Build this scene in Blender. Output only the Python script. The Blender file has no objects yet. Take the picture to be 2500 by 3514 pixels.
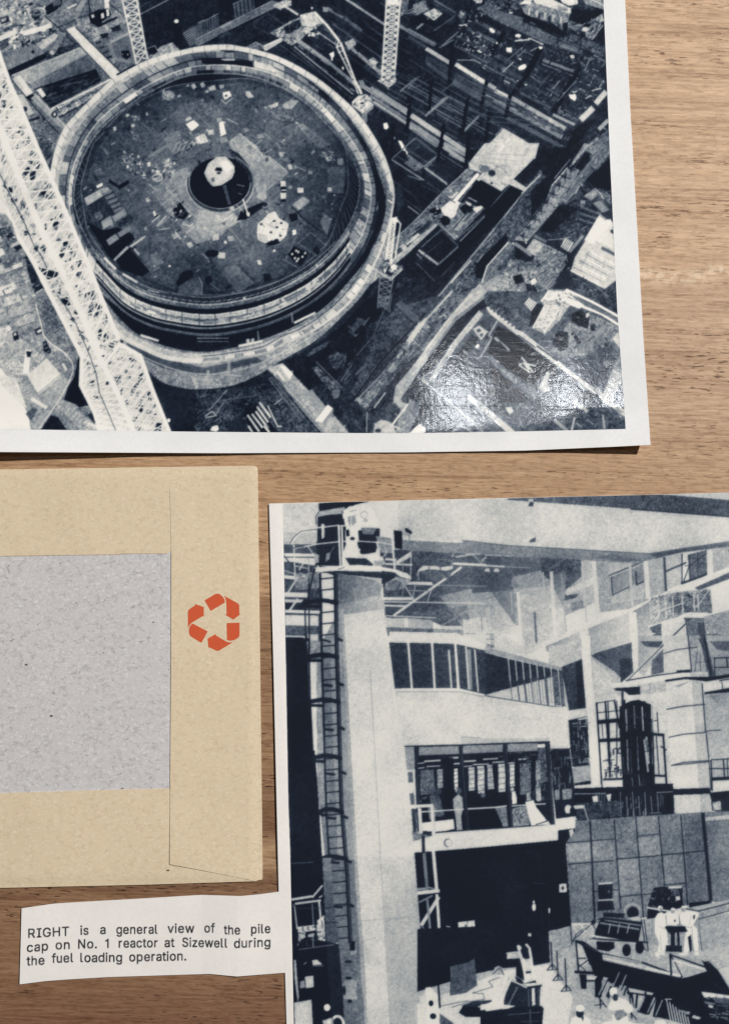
# Two old prints, a card-backed envelope and a captioned cutting laid out on a wooden table.
import bpy, math
import numpy as np
from mathutils import Vector

scene = bpy.context.scene
COL = scene.collection

# ------------------------------------------------------------------ camera, light, exposure
# Frame measured in the photograph's own pixels (2500 x 3514); about 11.4 px to the millimetre.
PW, PH = 2500.0, 3514.0
CAM_D, TILT, FRAME_H = .42, math.radians(4), .3095
K = FRAME_H / CAM_D / PH                       # view slope per pixel
cam_data = bpy.data.cameras.new("camera")
cam_data.sensor_fit = 'VERTICAL'; cam_data.sensor_height = 24
cam_data.lens = 24 * CAM_D / FRAME_H
cam_data.clip_start = .01; cam_data.clip_end = 20
camera = bpy.data.objects.new("camera", cam_data); COL.objects.link(camera)
camera.location = (0, -CAM_D * math.sin(TILT), CAM_D * math.cos(TILT))
camera.rotation_euler = (TILT, 0, 0)
scene.camera = camera

world = bpy.data.worlds.new("World"); scene.world = world; world.use_nodes = True
world.node_tree.nodes['Background'].inputs[0].default_value = (1.0, .985, .97, 1)
world.node_tree.nodes['Background'].inputs[1].default_value = .018


def lamp(name, loc, target, size, power, col, shape='DISK'):
    d = bpy.data.lights.new(name, 'AREA'); d.shape = shape; d.size = size; d.energy = power; d.color = col
    o = bpy.data.objects.new(name, d); COL.objects.link(o); o.location = loc
    v = np.array(target) - np.array(loc)
    o.rotation_euler = Vector(v).to_track_quat('-Z', 'Y').to_euler()
    return o


lamp("key_lamp", (2.0, 1.45, 3.1), (0, 0, 0), .11, 180.0, (1.0, .975, .945))
GLARE = (.95, .97, 1.0)
lamp("ceiling_lamp", (0.144, 0.274, 1.55), (.03, .03, 0), .04, .46, GLARE)
lamp("ceiling_lamp", (0.269, 0.280, 1.55), (.03, .03, 0), .04, .46, GLARE)

scene.view_settings.view_transform = 'Standard'; scene.view_settings.look = 'None'
scene.view_settings.exposure = 0; scene.view_settings.gamma = 1
scene.view_settings.use_curve_mapping = False


def P3(px, py, z=0.):                          # point of the table (or of a sheet lifted by z) under a frame pixel
    px, py = np.asarray(px, float), np.asarray(py, float)
    u, v = (px - PW / 2) * K, (PH / 2 - py) * K
    c, s = math.cos(TILT), math.sin(TILT)
    dx, dy, dz = u, v * c + s, v * s - c
    t = (z - CAM_D * c) / dz
    return np.stack([dx * t, -CAM_D * s + dy * t, np.zeros_like(px) + z], -1)


# ------------------------------------------------------------------ ink drawing
# The two prints are drawn here stroke by stroke into arrays of grey, which
# become the colour attribute of a finely divided sheet of paper.
class Ink:
    def __init__(s, x0, y0, x1, y1, step, base):
        s.x0, s.y0, s.step = x0, y0, step
        s.w = int(math.ceil((x1 - x0) / step)); s.h = int(math.ceil((y1 - y0) / step))
        s.g = np.full((s.h, s.w), base, np.float32)
        s.frame(0, 0, 1.0)

    def frame(s, ox, oy, k=2.137, seed=None):      # local drawing frame
        s.ox, s.oy, s.k = ox, oy, k
        s.rng = np.random.default_rng(seed if seed is not None else int(ox * 7 + oy * 13 + 5))

    def loc(s, pts):
        p = np.asarray(pts, np.float32).reshape(-1, 2)
        return np.stack([(p[:, 0] / s.k + s.ox - s.x0) / s.step, (p[:, 1] / s.k + s.oy - s.y0) / s.step], 1)

    def box(s, q, m):
        a = max(0, int(q[:, 0].min() - m)); b = min(s.w, int(q[:, 0].max() + m) + 2)
        c = max(0, int(q[:, 1].min() - m)); d = min(s.h, int(q[:, 1].max() + m) + 2)
        return a, b, c, d

    def put(s, cov, val, a, b, c, d):
        t = s.g[c:d, a:b]; t += cov * (val - t)

    def poly(s, g, *pts, g2=None, tex=0.0, o=1.0):  # g2: second tone, shaded from first point to the third
        q = s.loc(pts); a, b, c, d = s.box(q, 1)
        if b <= a or d <= c: return
        X, Y = np.meshgrid(np.arange(a, b) + .5, np.arange(c, d) + .5)
        m = np.zeros(X.shape, bool); n = len(q)
        for i in range(n):
            (xa, ya), (xb, yb) = q[i], q[(i + 1) % n]
            if ya == yb: continue
            m ^= ((ya > Y) != (yb > Y)) & (X < (xb - xa) * (Y - ya) / (yb - ya) + xa)
        v = g
        if g2 is not None:
            p, r = q[0], q[2]; l = r - p
            t = np.clip(((X - p[0]) * l[0] + (Y - p[1]) * l[1]) / max(1e-6, (l ** 2).sum()), 0, 1)
            v = g + (g2 - g) * t
        if tex: v = v + (.35 + 1.3 * (v * (1 - v) * 2 if np.isscalar(v) else .3)) * tex * NOISE[c:d, a:b]
        s.put(m * np.float32(o), v, a, b, c, d)

    def line(s, g, w, *pts, o=1.0):
        q = s.loc(pts); hw = max(w / s.k / s.step / 2, .25)
        for i in range(len(q) - 1):
            seg = q[i:i + 2]; a, b, c, d = s.box(seg, hw + 1)
            if b <= a or d <= c: continue
            X, Y = np.meshgrid(np.arange(a, b) + .5, np.arange(c, d) + .5)
            e = seg[1] - seg[0]; l2 = max(1e-6, float(e @ e))
            t = np.clip(((X - seg[0, 0]) * e[0] + (Y - seg[0, 1]) * e[1]) / l2, 0, 1)
            D = np.hypot(X - seg[0, 0] - t * e[0], Y - seg[0, 1] - t * e[1])
            cov = np.clip(hw + .5 - D, 0, 1)
            if len(q) == 2 and hw > 1.6:           # square ends on broad bars
                al = ((X - seg[0, 0]) * e[0] + (Y - seg[0, 1]) * e[1]) / math.sqrt(l2)
                cov = cov * np.clip(al + .5, 0, 1) * np.clip(math.sqrt(l2) - al + .5, 0, 1)
            s.put(cov * np.float32(o), g, a, b, c, d)

    def ell(s, g, cx, cy, rx, ry, w=None, rot=0, a0=0, a1=360):
        t = np.radians(np.linspace(a0, a1, 49)); cr, sr = math.cos(math.radians(rot)), math.sin(math.radians(rot))
        x, y = rx * np.cos(t), ry * np.sin(t)
        p = np.stack([cx + x * cr - y * sr, cy + x * sr + y * cr], 1).ravel().tolist()
        if w is None: s.poly(g, *p)
        else: s.line(g, w, *p)

    def scatter(s, reg, n, ang, ln, wd, gr, jit=8, cross=.35):   # short strokes strewn in a region
        q = np.asarray(reg, np.float32).reshape(-1, 2); r = s.rng
        lo, hi = q.min(0), q.max(0); k = 0; tries = 0
        while k < n and tries < n * 12:
            tries += 1
            x, y = r.uniform(lo[0], hi[0]), r.uniform(lo[1], hi[1])
            ins = False
            for i in range(len(q)):
                (xa, ya), (xb, yb) = q[i], q[(i + 1) % len(q)]
                if (ya > y) != (yb > y) and x < (xb - xa) * (y - ya) / (yb - ya) + xa: ins = not ins
            if not ins: continue
            k += 1
            t = math.radians(ang + r.normal(0, jit) + (90 if r.random() < cross else 0)); l = r.uniform(*ln) / 2
            s.line(r.uniform(*gr), r.uniform(*wd), x - l * math.cos(t), y - l * math.sin(t), x + l * math.cos(t), y + l * math.sin(t))

    def lattice(s, a0, a1, b0, b1, n, w, g, back=None, wc=None, x=True):  # braced mast between two chords
        if back is not None: s.poly(back, *a0, *a1, *b1, *b0)
        A = [(a0[0] + (a1[0] - a0[0]) * i / n, a0[1] + (a1[1] - a0[1]) * i / n) for i in range(n + 1)]
        B = [(b0[0] + (b1[0] - b0[0]) * i / n, b0[1] + (b1[1] - b0[1]) * i / n) for i in range(n + 1)]
        for i in range(n):
            s.line(g, w, *(A[i] + B[i + 1] if (i % 2 or x) else B[i] + A[i + 1]))
            if x: s.line(g, w, *(B[i] + A[i + 1]))
            s.line(g, w, *(A[i] + B[i]))
        s.line(g, wc or w * 1.4, *a0, *a1); s.line(g, wc or w * 1.4, *b0, *b1)

    def slats(s, g, w, n, p, q, r):            # n strokes from edge p->q, each running by vector r
        for i in range(n):
            t = (i + .5) / n
            x, y = p[0] + (q[0] - p[0]) * t, p[1] + (q[1] - p[1]) * t
            s.line(g, w, x, y, x + r[0], y + r[1])


def vnoise(h, w, cell, rng):
    gh, gw = int(h / cell) + 3, int(w / cell) + 3
    r = rng.standard_normal((gh, gw)).astype(np.float32)
    y = np.arange(h) / cell; x = np.arange(w) / cell
    yi, xi = y.astype(int), x.astype(int); fy = (y - yi)[:, None]; fx = (x - xi)[None]
    fy = fy * fy * (3 - 2 * fy); fx = fx * fx * (3 - 2 * fx)
    a = r[yi][:, xi]; b = r[yi][:, xi + 1]; c = r[yi + 1][:, xi]; d = r[yi + 1][:, xi + 1]
    return ((a * (1 - fx) + b * fx) * (1 - fy) + (c * (1 - fx) + d * fx) * fy).astype(np.float32)


def soften(g, n=1):
    for _ in range(n):
        p = np.pad(g, 1, mode='edge')
        g = (p[:-2, 1:-1] + p[2:, 1:-1] + p[1:-1, :-2] + p[1:-1, 2:] + 4 * p[1:-1, 1:-1]) / 8
    return g


def lens(g, mix, n, rg, dodge):
    """The soft spread of light in an old lens and enlarger, and uneven printing."""
    b = soften(g, n); h, w = g.shape
    d = dodge * (vnoise(h, w, 60, rg) + .7 * vnoise(h, w, 28, rg))
    g = g + mix * (b - g)
    return g + d * (.25 + 2.4 * g * (1 - g))


def spline(pts, closed=True, n=12):
    P = np.asarray(pts, float).reshape(-1, 2); m = len(P); out = []
    for i in range(m if closed else m - 1):
        if closed: p0, p1, p2, p3 = P[(i - 1) % m], P[i], P[(i + 1) % m], P[(i + 2) % m]
        else: p0, p1, p2, p3 = P[max(i - 1, 0)], P[i], P[i + 1], P[min(i + 2, m - 1)]
        for t in np.arange(n) / n:
            out.append(.5 * ((2 * p1) + (p2 - p0) * t + (2 * p0 - 5 * p1 + 4 * p2 - p3) * t * t + (3 * p1 - p0 - 3 * p2 + p3) * t ** 3))
    return np.array(out)


NOISE = sum(a * vnoise(1600, 1800, c, np.random.default_rng(c)) for a, c in ((.9, 2), (.6, 4), (.3, 9), (.2, 22), (.1, 60)))


def duotone(g):                                 # bluish black ink on warm white paper
    xs = [0, .15, .35, .6, .85, 1]
    t = np.array([[15, 21, 33], [34, 44, 60], [84, 95, 109], [147, 154, 160], [217, 216, 211], [243, 240, 234]], np.float32) / 255
    g = np.clip(g, 0, 1)
    c = np.stack([np.interp(g, xs, t[:, i]) for i in range(3)], -1)
    return np.where(c <= .04045, c / 12.92, ((c + .055) / 1.055) ** 2.4).astype(np.float32)
# ------------------------------------------------------------------ print 1: building site from the air
def draw_site():
    I = Ink(-90, -60, 2170, 1500, 1.3, .17)
    P, L, S, El = I.poly, I.line, I.scatter, I.ell
    # ---- upper left ground and halls
    I.frame(0, 0)
    P(.43, -200, -140, 1624, -140, 1624, 345, 1280, 400, 830, 600, 500, 930, 330, 1260, -200, 1260, tex=.09)
    nw = (-190, -130, 320, -130, 330, 110, 480, 190, 470, 250, 260, 340, -190, 420)
    P(.52, *nw, tex=.12)
    S(nw, 190, -22, (10, 70), (5, 22), (.6, .92)); S(nw, 130, -22, (10, 55), (5, 24), (.1, .33)); S(nw, 60, -22, (8, 30), (6, 16), (.75, .95))
    P(.28, 0, 300, 60, 280, 70, 330, 20, 370, -30, 370, tex=.1)
    P(.86, -60, 290, 120, 212, 132, 245, 0, 302, -60, 330); P(.89, 140, 235, 370, 172, 388, 200, 250, 245, 180, 262)
    P(.3, 20, 215, 120, 165, 130, 185, 30, 240, tex=.1)
    P(.74, 270, 330, 400, 240, 432, 260, 400, 300, 310, 366, tex=.08); P(.2, 240, 290, 270, 330, 310, 370, 290, 380, 230, 320)
    P(.8, 395, 95, 430, 85, 445, 110, 405, 120); P(.8, 490, 55, 560, 25, 565, 38, 500, 68); P(.75, 440, 112, 520, 75, 525, 88, 445, 122)
    P(.1, 330, 60, 380, 20, 450, -30, 460, 30, 410, 75, 350, 110, tex=.08); P(.34, 380, 15, 440, -10, 455, 28, 400, 52)
    L(.2, 10, 330, 115, 470, 240, 560, 330); L(.78, 14, 280, 60, 320, 60, 330, 85); L(.22, 8, 480, 180, 660, 100)
    P(.46, 380, 95, 560, 60, 640, 100, 470, 180, tex=.1)
    P(.5, 600, 0, 640, 0, 600, 80, 560, 70); I.slats(.75, 4, 7, (640, 0), (590, 75), (-40, 5))
    P(.5, 30, 420, 250, 320, 330, 385, 60, 512, tex=.05)
    for k in range(4): L(.38, 3, 60 + k * 55, 408 - k * 25, 100 + k * 58, 495 - k * 26)
    El(.12, 243, 380, 12, 14); P(.11, 60, 515, 330, 390, 345, 425, 75, 562)
    P(.24, 330, 380, 600, 300, 620, 345, 345, 445, tex=.12)
    P(.58, 366, 378, 468, 235, 490, 248, 398, 400); I.slats(.3, 9, 3, (380, 385), (478, 250), (20, 12)); P(.82, 362, 380, 385, 372, 400, 395, 380, 404)
    P(.63, 90, 555, 600, 345, 642, 395, 220, 615, tex=.06); L(.85, 6, 90, 552, 585, 350); L(.75, 5, 225, 608, 640, 405)
    P(.5, 220, 612, 640, 402, 705, 505, 245, 655, g2=.33, tex=.07)
    P(.4, 585, 470, 660, 430, 710, 500, 600, 540)
    P(.13, 245, 652, 705, 505, 745, 590, 370, 792, tex=.05); S((250, 660, 690, 530, 730, 590, 370, 780), 46, -24, (25, 90), (3, 8), (.25, .5), jit=4, cross=.06)
    El(.5, 690, 485, 14, 14)
    P(.62, 370, 800, 730, 620, 770, 665, 440, 850, tex=.15); L(.88, 14, 365, 808, 815, 580); L(.7, 8, 420, 850, 700, 690); L(.2, 7, 380, 828, 760, 640); L(.12, 9, 430, 862, 640, 752)
    S((380, 800, 740, 630, 770, 665, 440, 845), 36, -25, (15, 50), (5, 12), (.15, .9))
    P(.4, 60, 690, 230, 720, 430, 980, 330, 1250, 200, 1000, tex=.12); S((150, 720, 430, 960, 330, 1190, 230, 900), 40, -20, (15, 60), (5, 14), (.25, .7))
    P(.85, 100, 575, 150, 552, 245, 680, 188, 712); P(.06, 188, 712, 246, 682, 258, 712, 222, 740); P(.75, 95, 575, 120, 560, 180, 650, 150, 670)
    P(.88, 270, 660, 300, 645, 340, 700, 312, 716); P(.6, 225, 720, 272, 690, 500, 930, 470, 945, 430, 920, tex=.06); L(.82, 6, 250, 690, 495, 938); L(.12, 7, 90, 590, 330, 870, 440, 985)
    P(.7, 120, 700, 170, 690, 200, 740, 250, 830, 210, 850); El(.1, 185, 800, 18, 20); P(.12, 205, 880, 290, 850, 300, 870, 220, 895)
    L(.75, 7, 395, 1050, 365, 1140); El(.18, 400, 840, 22, 24); El(.9, 402, 838, 9, 12); P(.3, 280, 1050, 390, 1040, 370, 1160, 330, 1180, tex=.1)
    P(.55, 560, 140, 880, 70, 925, 170, 700, 300, 560, 190, tex=.12); S((560, 150, 880, 80, 920, 170, 700, 290), 46, -20, (8, 40), (4, 12), (.3, .8))
    P(.6, 690, 200, 780, 190, 800, 250, 720, 270, tex=.1); P(.12, 730, 250, 800, 240, 790, 270, 750, 285)
    P(.06, 650, 110, 720, 70, 800, 70, 820, 110, 760, 150, 720, 190, 665, 170); P(.92, 740, 100, 760, 94, 766, 130, 745, 136); P(.95, 780, 70, 800, 70, 802, 115, 784, 120); P(.85, 668, 110, 690, 105, 695, 130, 675, 132)
    P(.1, 700, 190, 862, 118, 862, 135, 722, 202); P(.88, 757, -140, 805, -140, 802, 60, 770, 60, tex=.08); L(.15, 8, 800, 20, 890, 100); L(.12, 10, 650, 0, 665, 110)
    P(.15, 810, 205, 880, 180, 890, 215, 830, 235, tex=.1); P(.42, 810, 300, 940, 240, 978, 380, 850, 412, tex=.05); P(.68, 808, 300, 938, 238, 945, 256, 815, 318); P(.55, 780, 320, 815, 310, 850, 410, 830, 420)
    P(.45, 672, 290, 722, 265, 822, 430, 782, 452); I.slats(.2, 14, 4, (690, 300), (795, 445), (40, -14)); P(.72, 680, 288, 725, 265, 732, 285, 690, 305); P(.6, 788, 440, 850, 418, 862, 450, 808, 482)
    P(.05, 890, 375, 945, 368, 960, 410, 930, 440, 895, 415); El(.95, 938, 400, 5, 5); L(.55, 22, 850, 440, 900, 440, 950, 455); El(.9, 900, 398, 4, 4)
    P(.86, 485, 215, 545, 195, 600, 250, 878, 530, 880, 545, 842, 590, 815, 575, tex=.05); L(.15, 8, 560, 205, 880, 520); L(.2, 6, 482, 225, 815, 575)
    P(.1, 850, 545, 985, 470, 1010, 480, 880, 570)
    P(.13, 1005, -140, 1624, -140, 1624, 345, 1370, 372, 1100, 425, 1050, 300, tex=.05); L(.5, 8, 1030, 105, 1230, 0, 1400, -90); L(.3, 5, 1010, 60, 1180, -30)
    P(.6, 1075, 430, 1180, 340, 1262, 310, 1322, 370, 1282, 396, 1120, 445, tex=.14); P(.1, 1080, 350, 1130, 330, 1160, 380, 1120, 405); L(.7, 5, 1085, 355, 1135, 335, 1165, 385); S((1080, 430, 1260, 315, 1310, 370, 1130, 430), 25, -30, (8, 30), (4, 9), (.2, .85))
    P(.05, 1275, 170, 1330, 190, 1330, 330, 1280, 310); El(.97, 1294, 156, 16, 14)
    P(.24, 1335, 230, 1450, 168, 1466, 300, 1390, 342); I.slats(.5, 8, 7, (1340, 240), (1395, 338), (112, -60)); P(.24, 1455, 170, 1602, 95, 1622, 230, 1478, 300); I.slats(.45, 15, 6, (1462, 172), (1600, 100), (20, 128)); L(.6, 8, 1455, 168, 1602, 95); L(.5, 5, 1465, 220, 1612, 148)
    P(.08, 1450, 200, 1470, 195, 1482, 300, 1460, 305); L(.5, 16, 1450, 330, 1624, 245); L(.3, 8, 1400, 340, 1624, 215)
    I.lattice((885, -60), (1002, 470), (993, -60), (1082, 432), 9, 9, .85, back=.3, wc=13)
    for k in range(8): t = k / 8; L(.62, 7, 885 + 117 * t + 20, 66 * k, 993 + 85 * t - 15, 66 * k + 30)
    # ---- upper middle: beams and concrete pump
    I.frame(700, 0)
    P(.13, 0, -140, 1700, -140, 1700, 1200, 1300, 1200, 1200, 900, 1000, 700, 800, 560, 500, 400, 0, 340, tex=.06)
    S((900, -20, 1624, -20, 1624, 1190, 1300, 1000, 1100, 700, 700, 350), 150, 33, (40, 160), (3, 9), (.07, .3), jit=3, cross=.25)
    P(.4, 212, 30, 360, -40, 372, 62, 228, 138); I.slats(.22, 13, 5, (220, 32), (362, -36), (10, 105)); L(.55, 7, 212, 30, 360, -40); P(.34, -60, 190, 100, 100, 112, 212, -60, 290); I.slats(.2, 8, 6, (-20, 170), (100, 104), (10, 108)); L(.55, 7, 0, 155, 102, 100)
    P(.42, -60, 290, 500, 5, 560, 20, 560, 40, -60, 335, tex=.06); L(.62, 6, -60, 288, 500, 5); L(.55, 5, 0, 312, 560, 28); P(.6, 120, 190, 200, 150, 212, 165, 130, 210)
    P(.2, 100, 260, 190, 215, 200, 310, 110, 330, tex=.1); P(.18, 190, 230, 520, 90, 560, 200, 480, 250, 210, 320, tex=.07)
    L(.36, 6, 360, 165, 470, 100, 600, 190); L(.36, 5, 365, 190, 470, 250); L(.3, 5, 420, 130, 540, 215); L(.3, 5, 360, 160, 380, 215)
    P(.66, 505, 40, 560, 12, 600, -5, 640, 5, 640, 40, 580, 60, 560, 75, tex=.15); L(.82, 16, 590, 45, 690, 108); L(.2, 6, 580, 60, 680, 125)
    for a in ((900, 55, 1160, 225, 22, .34), (905, 75, 1165, 240, 6, .2), (1020, -20, 1330, 185, 16, .52), (1430, 190, 1700, 350, 22, .43), (1180, 180, 1320, 270, 10, .3), (1440, 260, 1700, 400, 8, .25), (1050, 160, 1330, 350, 5, .3), (940, 175, 1310, 430, 7, .33), (690, 300, 910, 455, 30, .52), (910, 455, 1140, 645, 26, .48), (660, 340, 1090, 690, 10, .55), (640, 350, 1080, 720, 6, .35), (560, 330, 1000, 650, 5, .3), (1060, 335, 1300, 540, 26, .5), (1050, 400, 1290, 580, 5, .32), (1170, 635, 1500, 840, 28, .55), (1240, 750, 1480, 905, 26, .55), (1512, 850, 1720, 985, 34, .58), (1505, 920, 1720, 1060, 28, .5), (1160, 570, 1420, 760, 5, .3), (1400, 540, 1700, 720, 5, .3), (1450, 650, 1700, 800, 5, .28), (1390, 450, 1700, 640, 4, .26), (1180, 640, 1500, 860, 4, .15), (1400, 700, 1700, 890, 6, .1)):
        L(min(.82, a[5] * 1.22), a[4], *a[:4])
    S((700, 300, 1130, 640, 1080, 680, 680, 340), 40, 38, (20, 70), (4, 8), (.1, .62), jit=4, cross=.08)
    S((740, 270, 930, 200, 1330, 480, 1290, 580, 1050, 420), 60, 36, (15, 60), (4, 9), (.05, .42), jit=5, cross=.3)
    S((1160, 630, 1500, 850, 1480, 905, 1220, 740), 24, 33, (20, 60), (3, 7), (.2, .7), jit=4, cross=.1)
    S((1420, 200, 1624, 300, 1624, 700, 1420, 560), 24, 32, (30, 120), (3, 6), (.06, .3), jit=4, cross=.2); S((900, 60, 1320, 200, 1320, 400, 950, 180), 26, 33, (30, 120), (4, 9), (.06, .34), jit=4, cross=.15)
    P(.6, 1030, 310, 1090, 285, 1120, 320, 1060, 370, tex=.12)
    P(.6, 480, 240, 640, 150, 820, 85, 872, 170, 760, 240, 700, 300, 640, 335, 570, 290, tex=.16)
    S((500, 240, 640, 160, 820, 95, 860, 170, 700, 290, 640, 325), 70, -25, (10, 50), (5, 13), (.1, .85)); P(.18, 580, 200, 700, 140, 720, 190, 640, 240, 600, 250, tex=.15)
    P(.74, 700, 110, 815, 82, 872, 165, 790, 195, 720, 190, tex=.12); P(.12, 735, 280, 800, 240, 830, 250, 770, 300)
    P(.7, 420, 340, 565, 275, 578, 300, 450, 376); L(.9, 6, 430, 345, 570, 283); P(.35, 300, 350, 380, 305, 445, 345, 390, 375, tex=.1); L(.7, 5, 310, 348, 380, 308, 442, 345); L(.65, 4, 340, 352, 400, 325); P(.6, 870, 50, 910, 55, 905, 90, 870, 85)
    S((760, 235, 850, 235, 850, 265, 760, 265), 22, 0, (5, 12), (6, 12), (.8, 1), cross=.5)
    L(.88, 17, 815, 95, 900, 185, 990, 300); L(.4, 5, 830, 130, 960, 285); L(.72, 8, 835, 235, 975, 332); L(.85, 9, 990, 298, 970, 345, 1012, 332); L(.9, 15, 1000, 315, 1050, 440, 1112, 605); L(.85, 11, 972, 345, 1030, 460, 1085, 572)
    for k in range(5): L(.85, 6, 985 + 26 * k, 385 + 48 * k, 1020 + 22 * k, 372 + 50 * k)
    L(.9, 17, 1112, 600, 1155, 690); L(.85, 9, 1092, 590, 1132, 690); P(.55, 1130, 590, 1165, 585, 1185, 640, 1150, 650)
    P(.74, 1085, 745, 1130, 700, 1190, 690, 1242, 750, 1240, 775, 1160, 832, 1085, 775, tex=.15); S((1090, 745, 1190, 700, 1235, 760, 1160, 820), 26, -30, (8, 30), (5, 10), (.05, .98)); P(.5, 1155, 832, 1240, 775, 1240, 795, 1165, 850); I.lattice((1155, 835), (1175, 900), (1190, 830), (1190, 895), 3, 5, .55, back=.15)
    for f in ((915, 395, 950, 378, 955, 410, 940, 430, 945, 447, 930, 440, 932, 420), (1015, 483, 1026, 500, 1022, 517, 1008, 500), (1313, 905, 1340, 900, 1352, 935, 1332, 950, 1318, 940), (1420, 1030, 1447, 1035, 1475, 1090, 1485, 1105, 1498, 1140, 1490, 1155, 1478, 1110, 1450, 1098, 1440, 1070), (785, 50, 798, 55, 795, 70, 786, 66), (1393, 1000, 1400, 1012, 1392, 1028)): P(.99, *f)
    P(.76, 1205, 440, 1235, 420, 1280, 455, 1245, 480); S((1240, 480, 1300, 480, 1300, 540, 1260, 530), 14, 30, (8, 22), (5, 10), (.3, .8))
    P(.4, 1440, 0, 1500, 0, 1490, 90, 1440, 120, tex=.12); P(.5, 1520, 95, 1590, 10, 1700, -60, 1700, 60, 1540, 112, tex=.14); S((1520, 90, 1624, -20, 1624, 70, 1540, 110), 22, -30, (15, 60), (5, 10), (.15, .8)); L(.5, 10, 1560, 210, 1640, 130); L(.8, 5, 1480, 100, 1640, 60)
    I.lattice((1342, -60), (1302, 590), (1442, -60), (1392, 585), 14, 9, .84, back=.25, wc=15); L(.72, 8, 1392, 0, 1348, 590)
    P(.72, 1268, 592, 1320, 570, 1405, 572, 1406, 602, 1352, 642, tex=.15); S((1275, 590, 1400, 575, 1350, 635), 14, 30, (8, 26), (4, 8), (.1, .95)); L(.6, 8, 1345, 640, 1350, 655)
    P(.88, 1350, 0, 1420, -10, 1430, 30, 1380, 40, 1340, 20, tex=.1)
    P(.08, 1490, 690, 1520, 700, 1505, 950, 1480, 940)
    # ---- upper right: cellular foundation
    I.frame(1400, 0)
    P(.16, 30, -140, 1624, -140, 1624, 1197, 0, 1197, 0, 200, 300, 330, tex=.06)
    S((0, 300, 1440, 900, 1440, 1190, 0, 1190), 130, 30, (40, 160), (3, 9), (.06, .28), jit=3, cross=.25); S((480, 0, 1440, 0, 1440, 500, 1000, 330), 90, 27, (20, 90), (4, 14), (.1, .5), jit=6, cross=.3)
    for a in ((190, 225, 350, 110, 8, .42), (190, 0, 350, 95, 14, .4), (190, 30, 340, 115, 6, .3), (60, 212, 150, 140, 15, .6), (0, 100, 190, 215, 6, .3), (20, 90, 130, 20, 16, .45), (60, 110, 150, 60, 10, .55), (230, 350, 370, 230, 12, .5), (250, 340, 330, 290, 5, .75), (0, 80, 60, 50, 6, .6)): L(a[5], a[4], *a[:4])
    P(.5, 35, 30, 130, 5, 112, 85, 40, 82, tex=.12); P(.78, 108, 100, 190, 62, 252, 100, 190, 152, tex=.1); S((110, 100, 190, 65, 245, 100, 190, 145), 12, 30, (8, 25), (5, 9), (.2, .95)); P(.06, 30, 115, 110, 120, 200, 180, 190, 200, 40, 150)
    P(.4, 360, 110, 420, 80, 430, 110, 380, 140, tex=.12); S((360, 80, 560, 60, 560, 200, 400, 180), 40, 20, (6, 30), (4, 12), (.05, .9)); S((370, 165, 440, 165, 440, 190, 370, 190), 7, -20, (8, 16), (7, 11), (.85, 1))
    P(.7, 460, -20, 540, -20, 540, 20, 500, 25, tex=.15)
    P(.4, 500, 58, 620, 10, 660, 78, 905, 190, 1090, 275, 1085, 340, 990, 312, 640, 150, tex=.08); P(.4, 660, 75, 840, 130, 820, 210, 650, 150, tex=.05)
    P(.42, 1100, 300, 1272, 362, 1262, 396, 1095, 345); P(.3, 1080, 280, 1240, 250, 1440, 340, 1440, 420, 1280, 360, tex=.14); L(.6, 7, 1110, 330, 1262, 385)
    P(.3, 560, -60, 830, -60, 830, 60, 740, 90, 640, 60, 560, 30, tex=.18); P(.85, 738, 85, 768, 88, 762, 100, 740, 98)
    P(.5, 830, 55, 900, 15, 1000, 30, 1192, 82, 1162, 170, 1150, 240, 1060, 172, 860, 112, tex=.12); I.slats(.25, 22, 4, (850, 60), (1150, 150), (-12, 62)); I.slats(.75, 16, 5, (860, 55), (1150, 130), (-8, 50))
    P(.82, 900, -20, 1010, -30, 1190, 62, 1190, 100, 1060, 62, 930, 22, tex=.08); P(.82, 815, 30, 850, 0, 920, -20, 890, 30, tex=.12); P(.06, 830, 90, 1000, 170, 1140, 230, 1130, 255, 990, 200, 830, 120)
    P(.8, 1090, -40, 1245, -40, 1240, 30, 1180, 42, 1130, 20, tex=.12); P(.52, 1245, -60, 1440, -60, 1440, 72, 1300, 30, tex=.12); L(.82, 8, 1330, -10, 1440, 42); P(.11, 1190, 62, 1300, 70, 1430, 85, 1400, 135, 1262, 182, 1200, 150, tex=.07); P(.4, 1170, 150, 1280, 180, 1280, 230, 1170, 210, tex=.15)
    P(.56, 1290, 180, 1424, 98, 1432, 135, 1350, 292, 1300, 270, tex=.18); S((1280, 180, 1430, 100, 1430, 150, 1350, 290), 36, -50, (10, 40), (5, 12), (.1, .88)); El(.85, 1295, 215, 24, 17); El(.12, 1310, 185, 26, 14); L(.85, 6, 1345, 290, 1425, 185)
    for k in range(6): P(.42, 1095 + 12 * k, 40 + k * 8, 1100 + 12 * k, 38, 1110 + 12 * k, 80, 1100 + 12 * k, 82)
    S((1080, 180, 1440, 340, 1440, 560, 1240, 520, 1000, 330), 60, 26, (10, 60), (4, 12), (.12, .5)); P(.9, 1183, 406, 1212, 402, 1218, 425, 1192, 430); P(.11, 1130, 170, 1165, 160, 1160, 260, 1135, 255)
    g1 = (330, 330, 480, 130, 1000, 340, 1440, 560, 1440, 640, 1240, 870, 1050, 830, 640, 570)
    P(.2, *g1, tex=.06)
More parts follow.
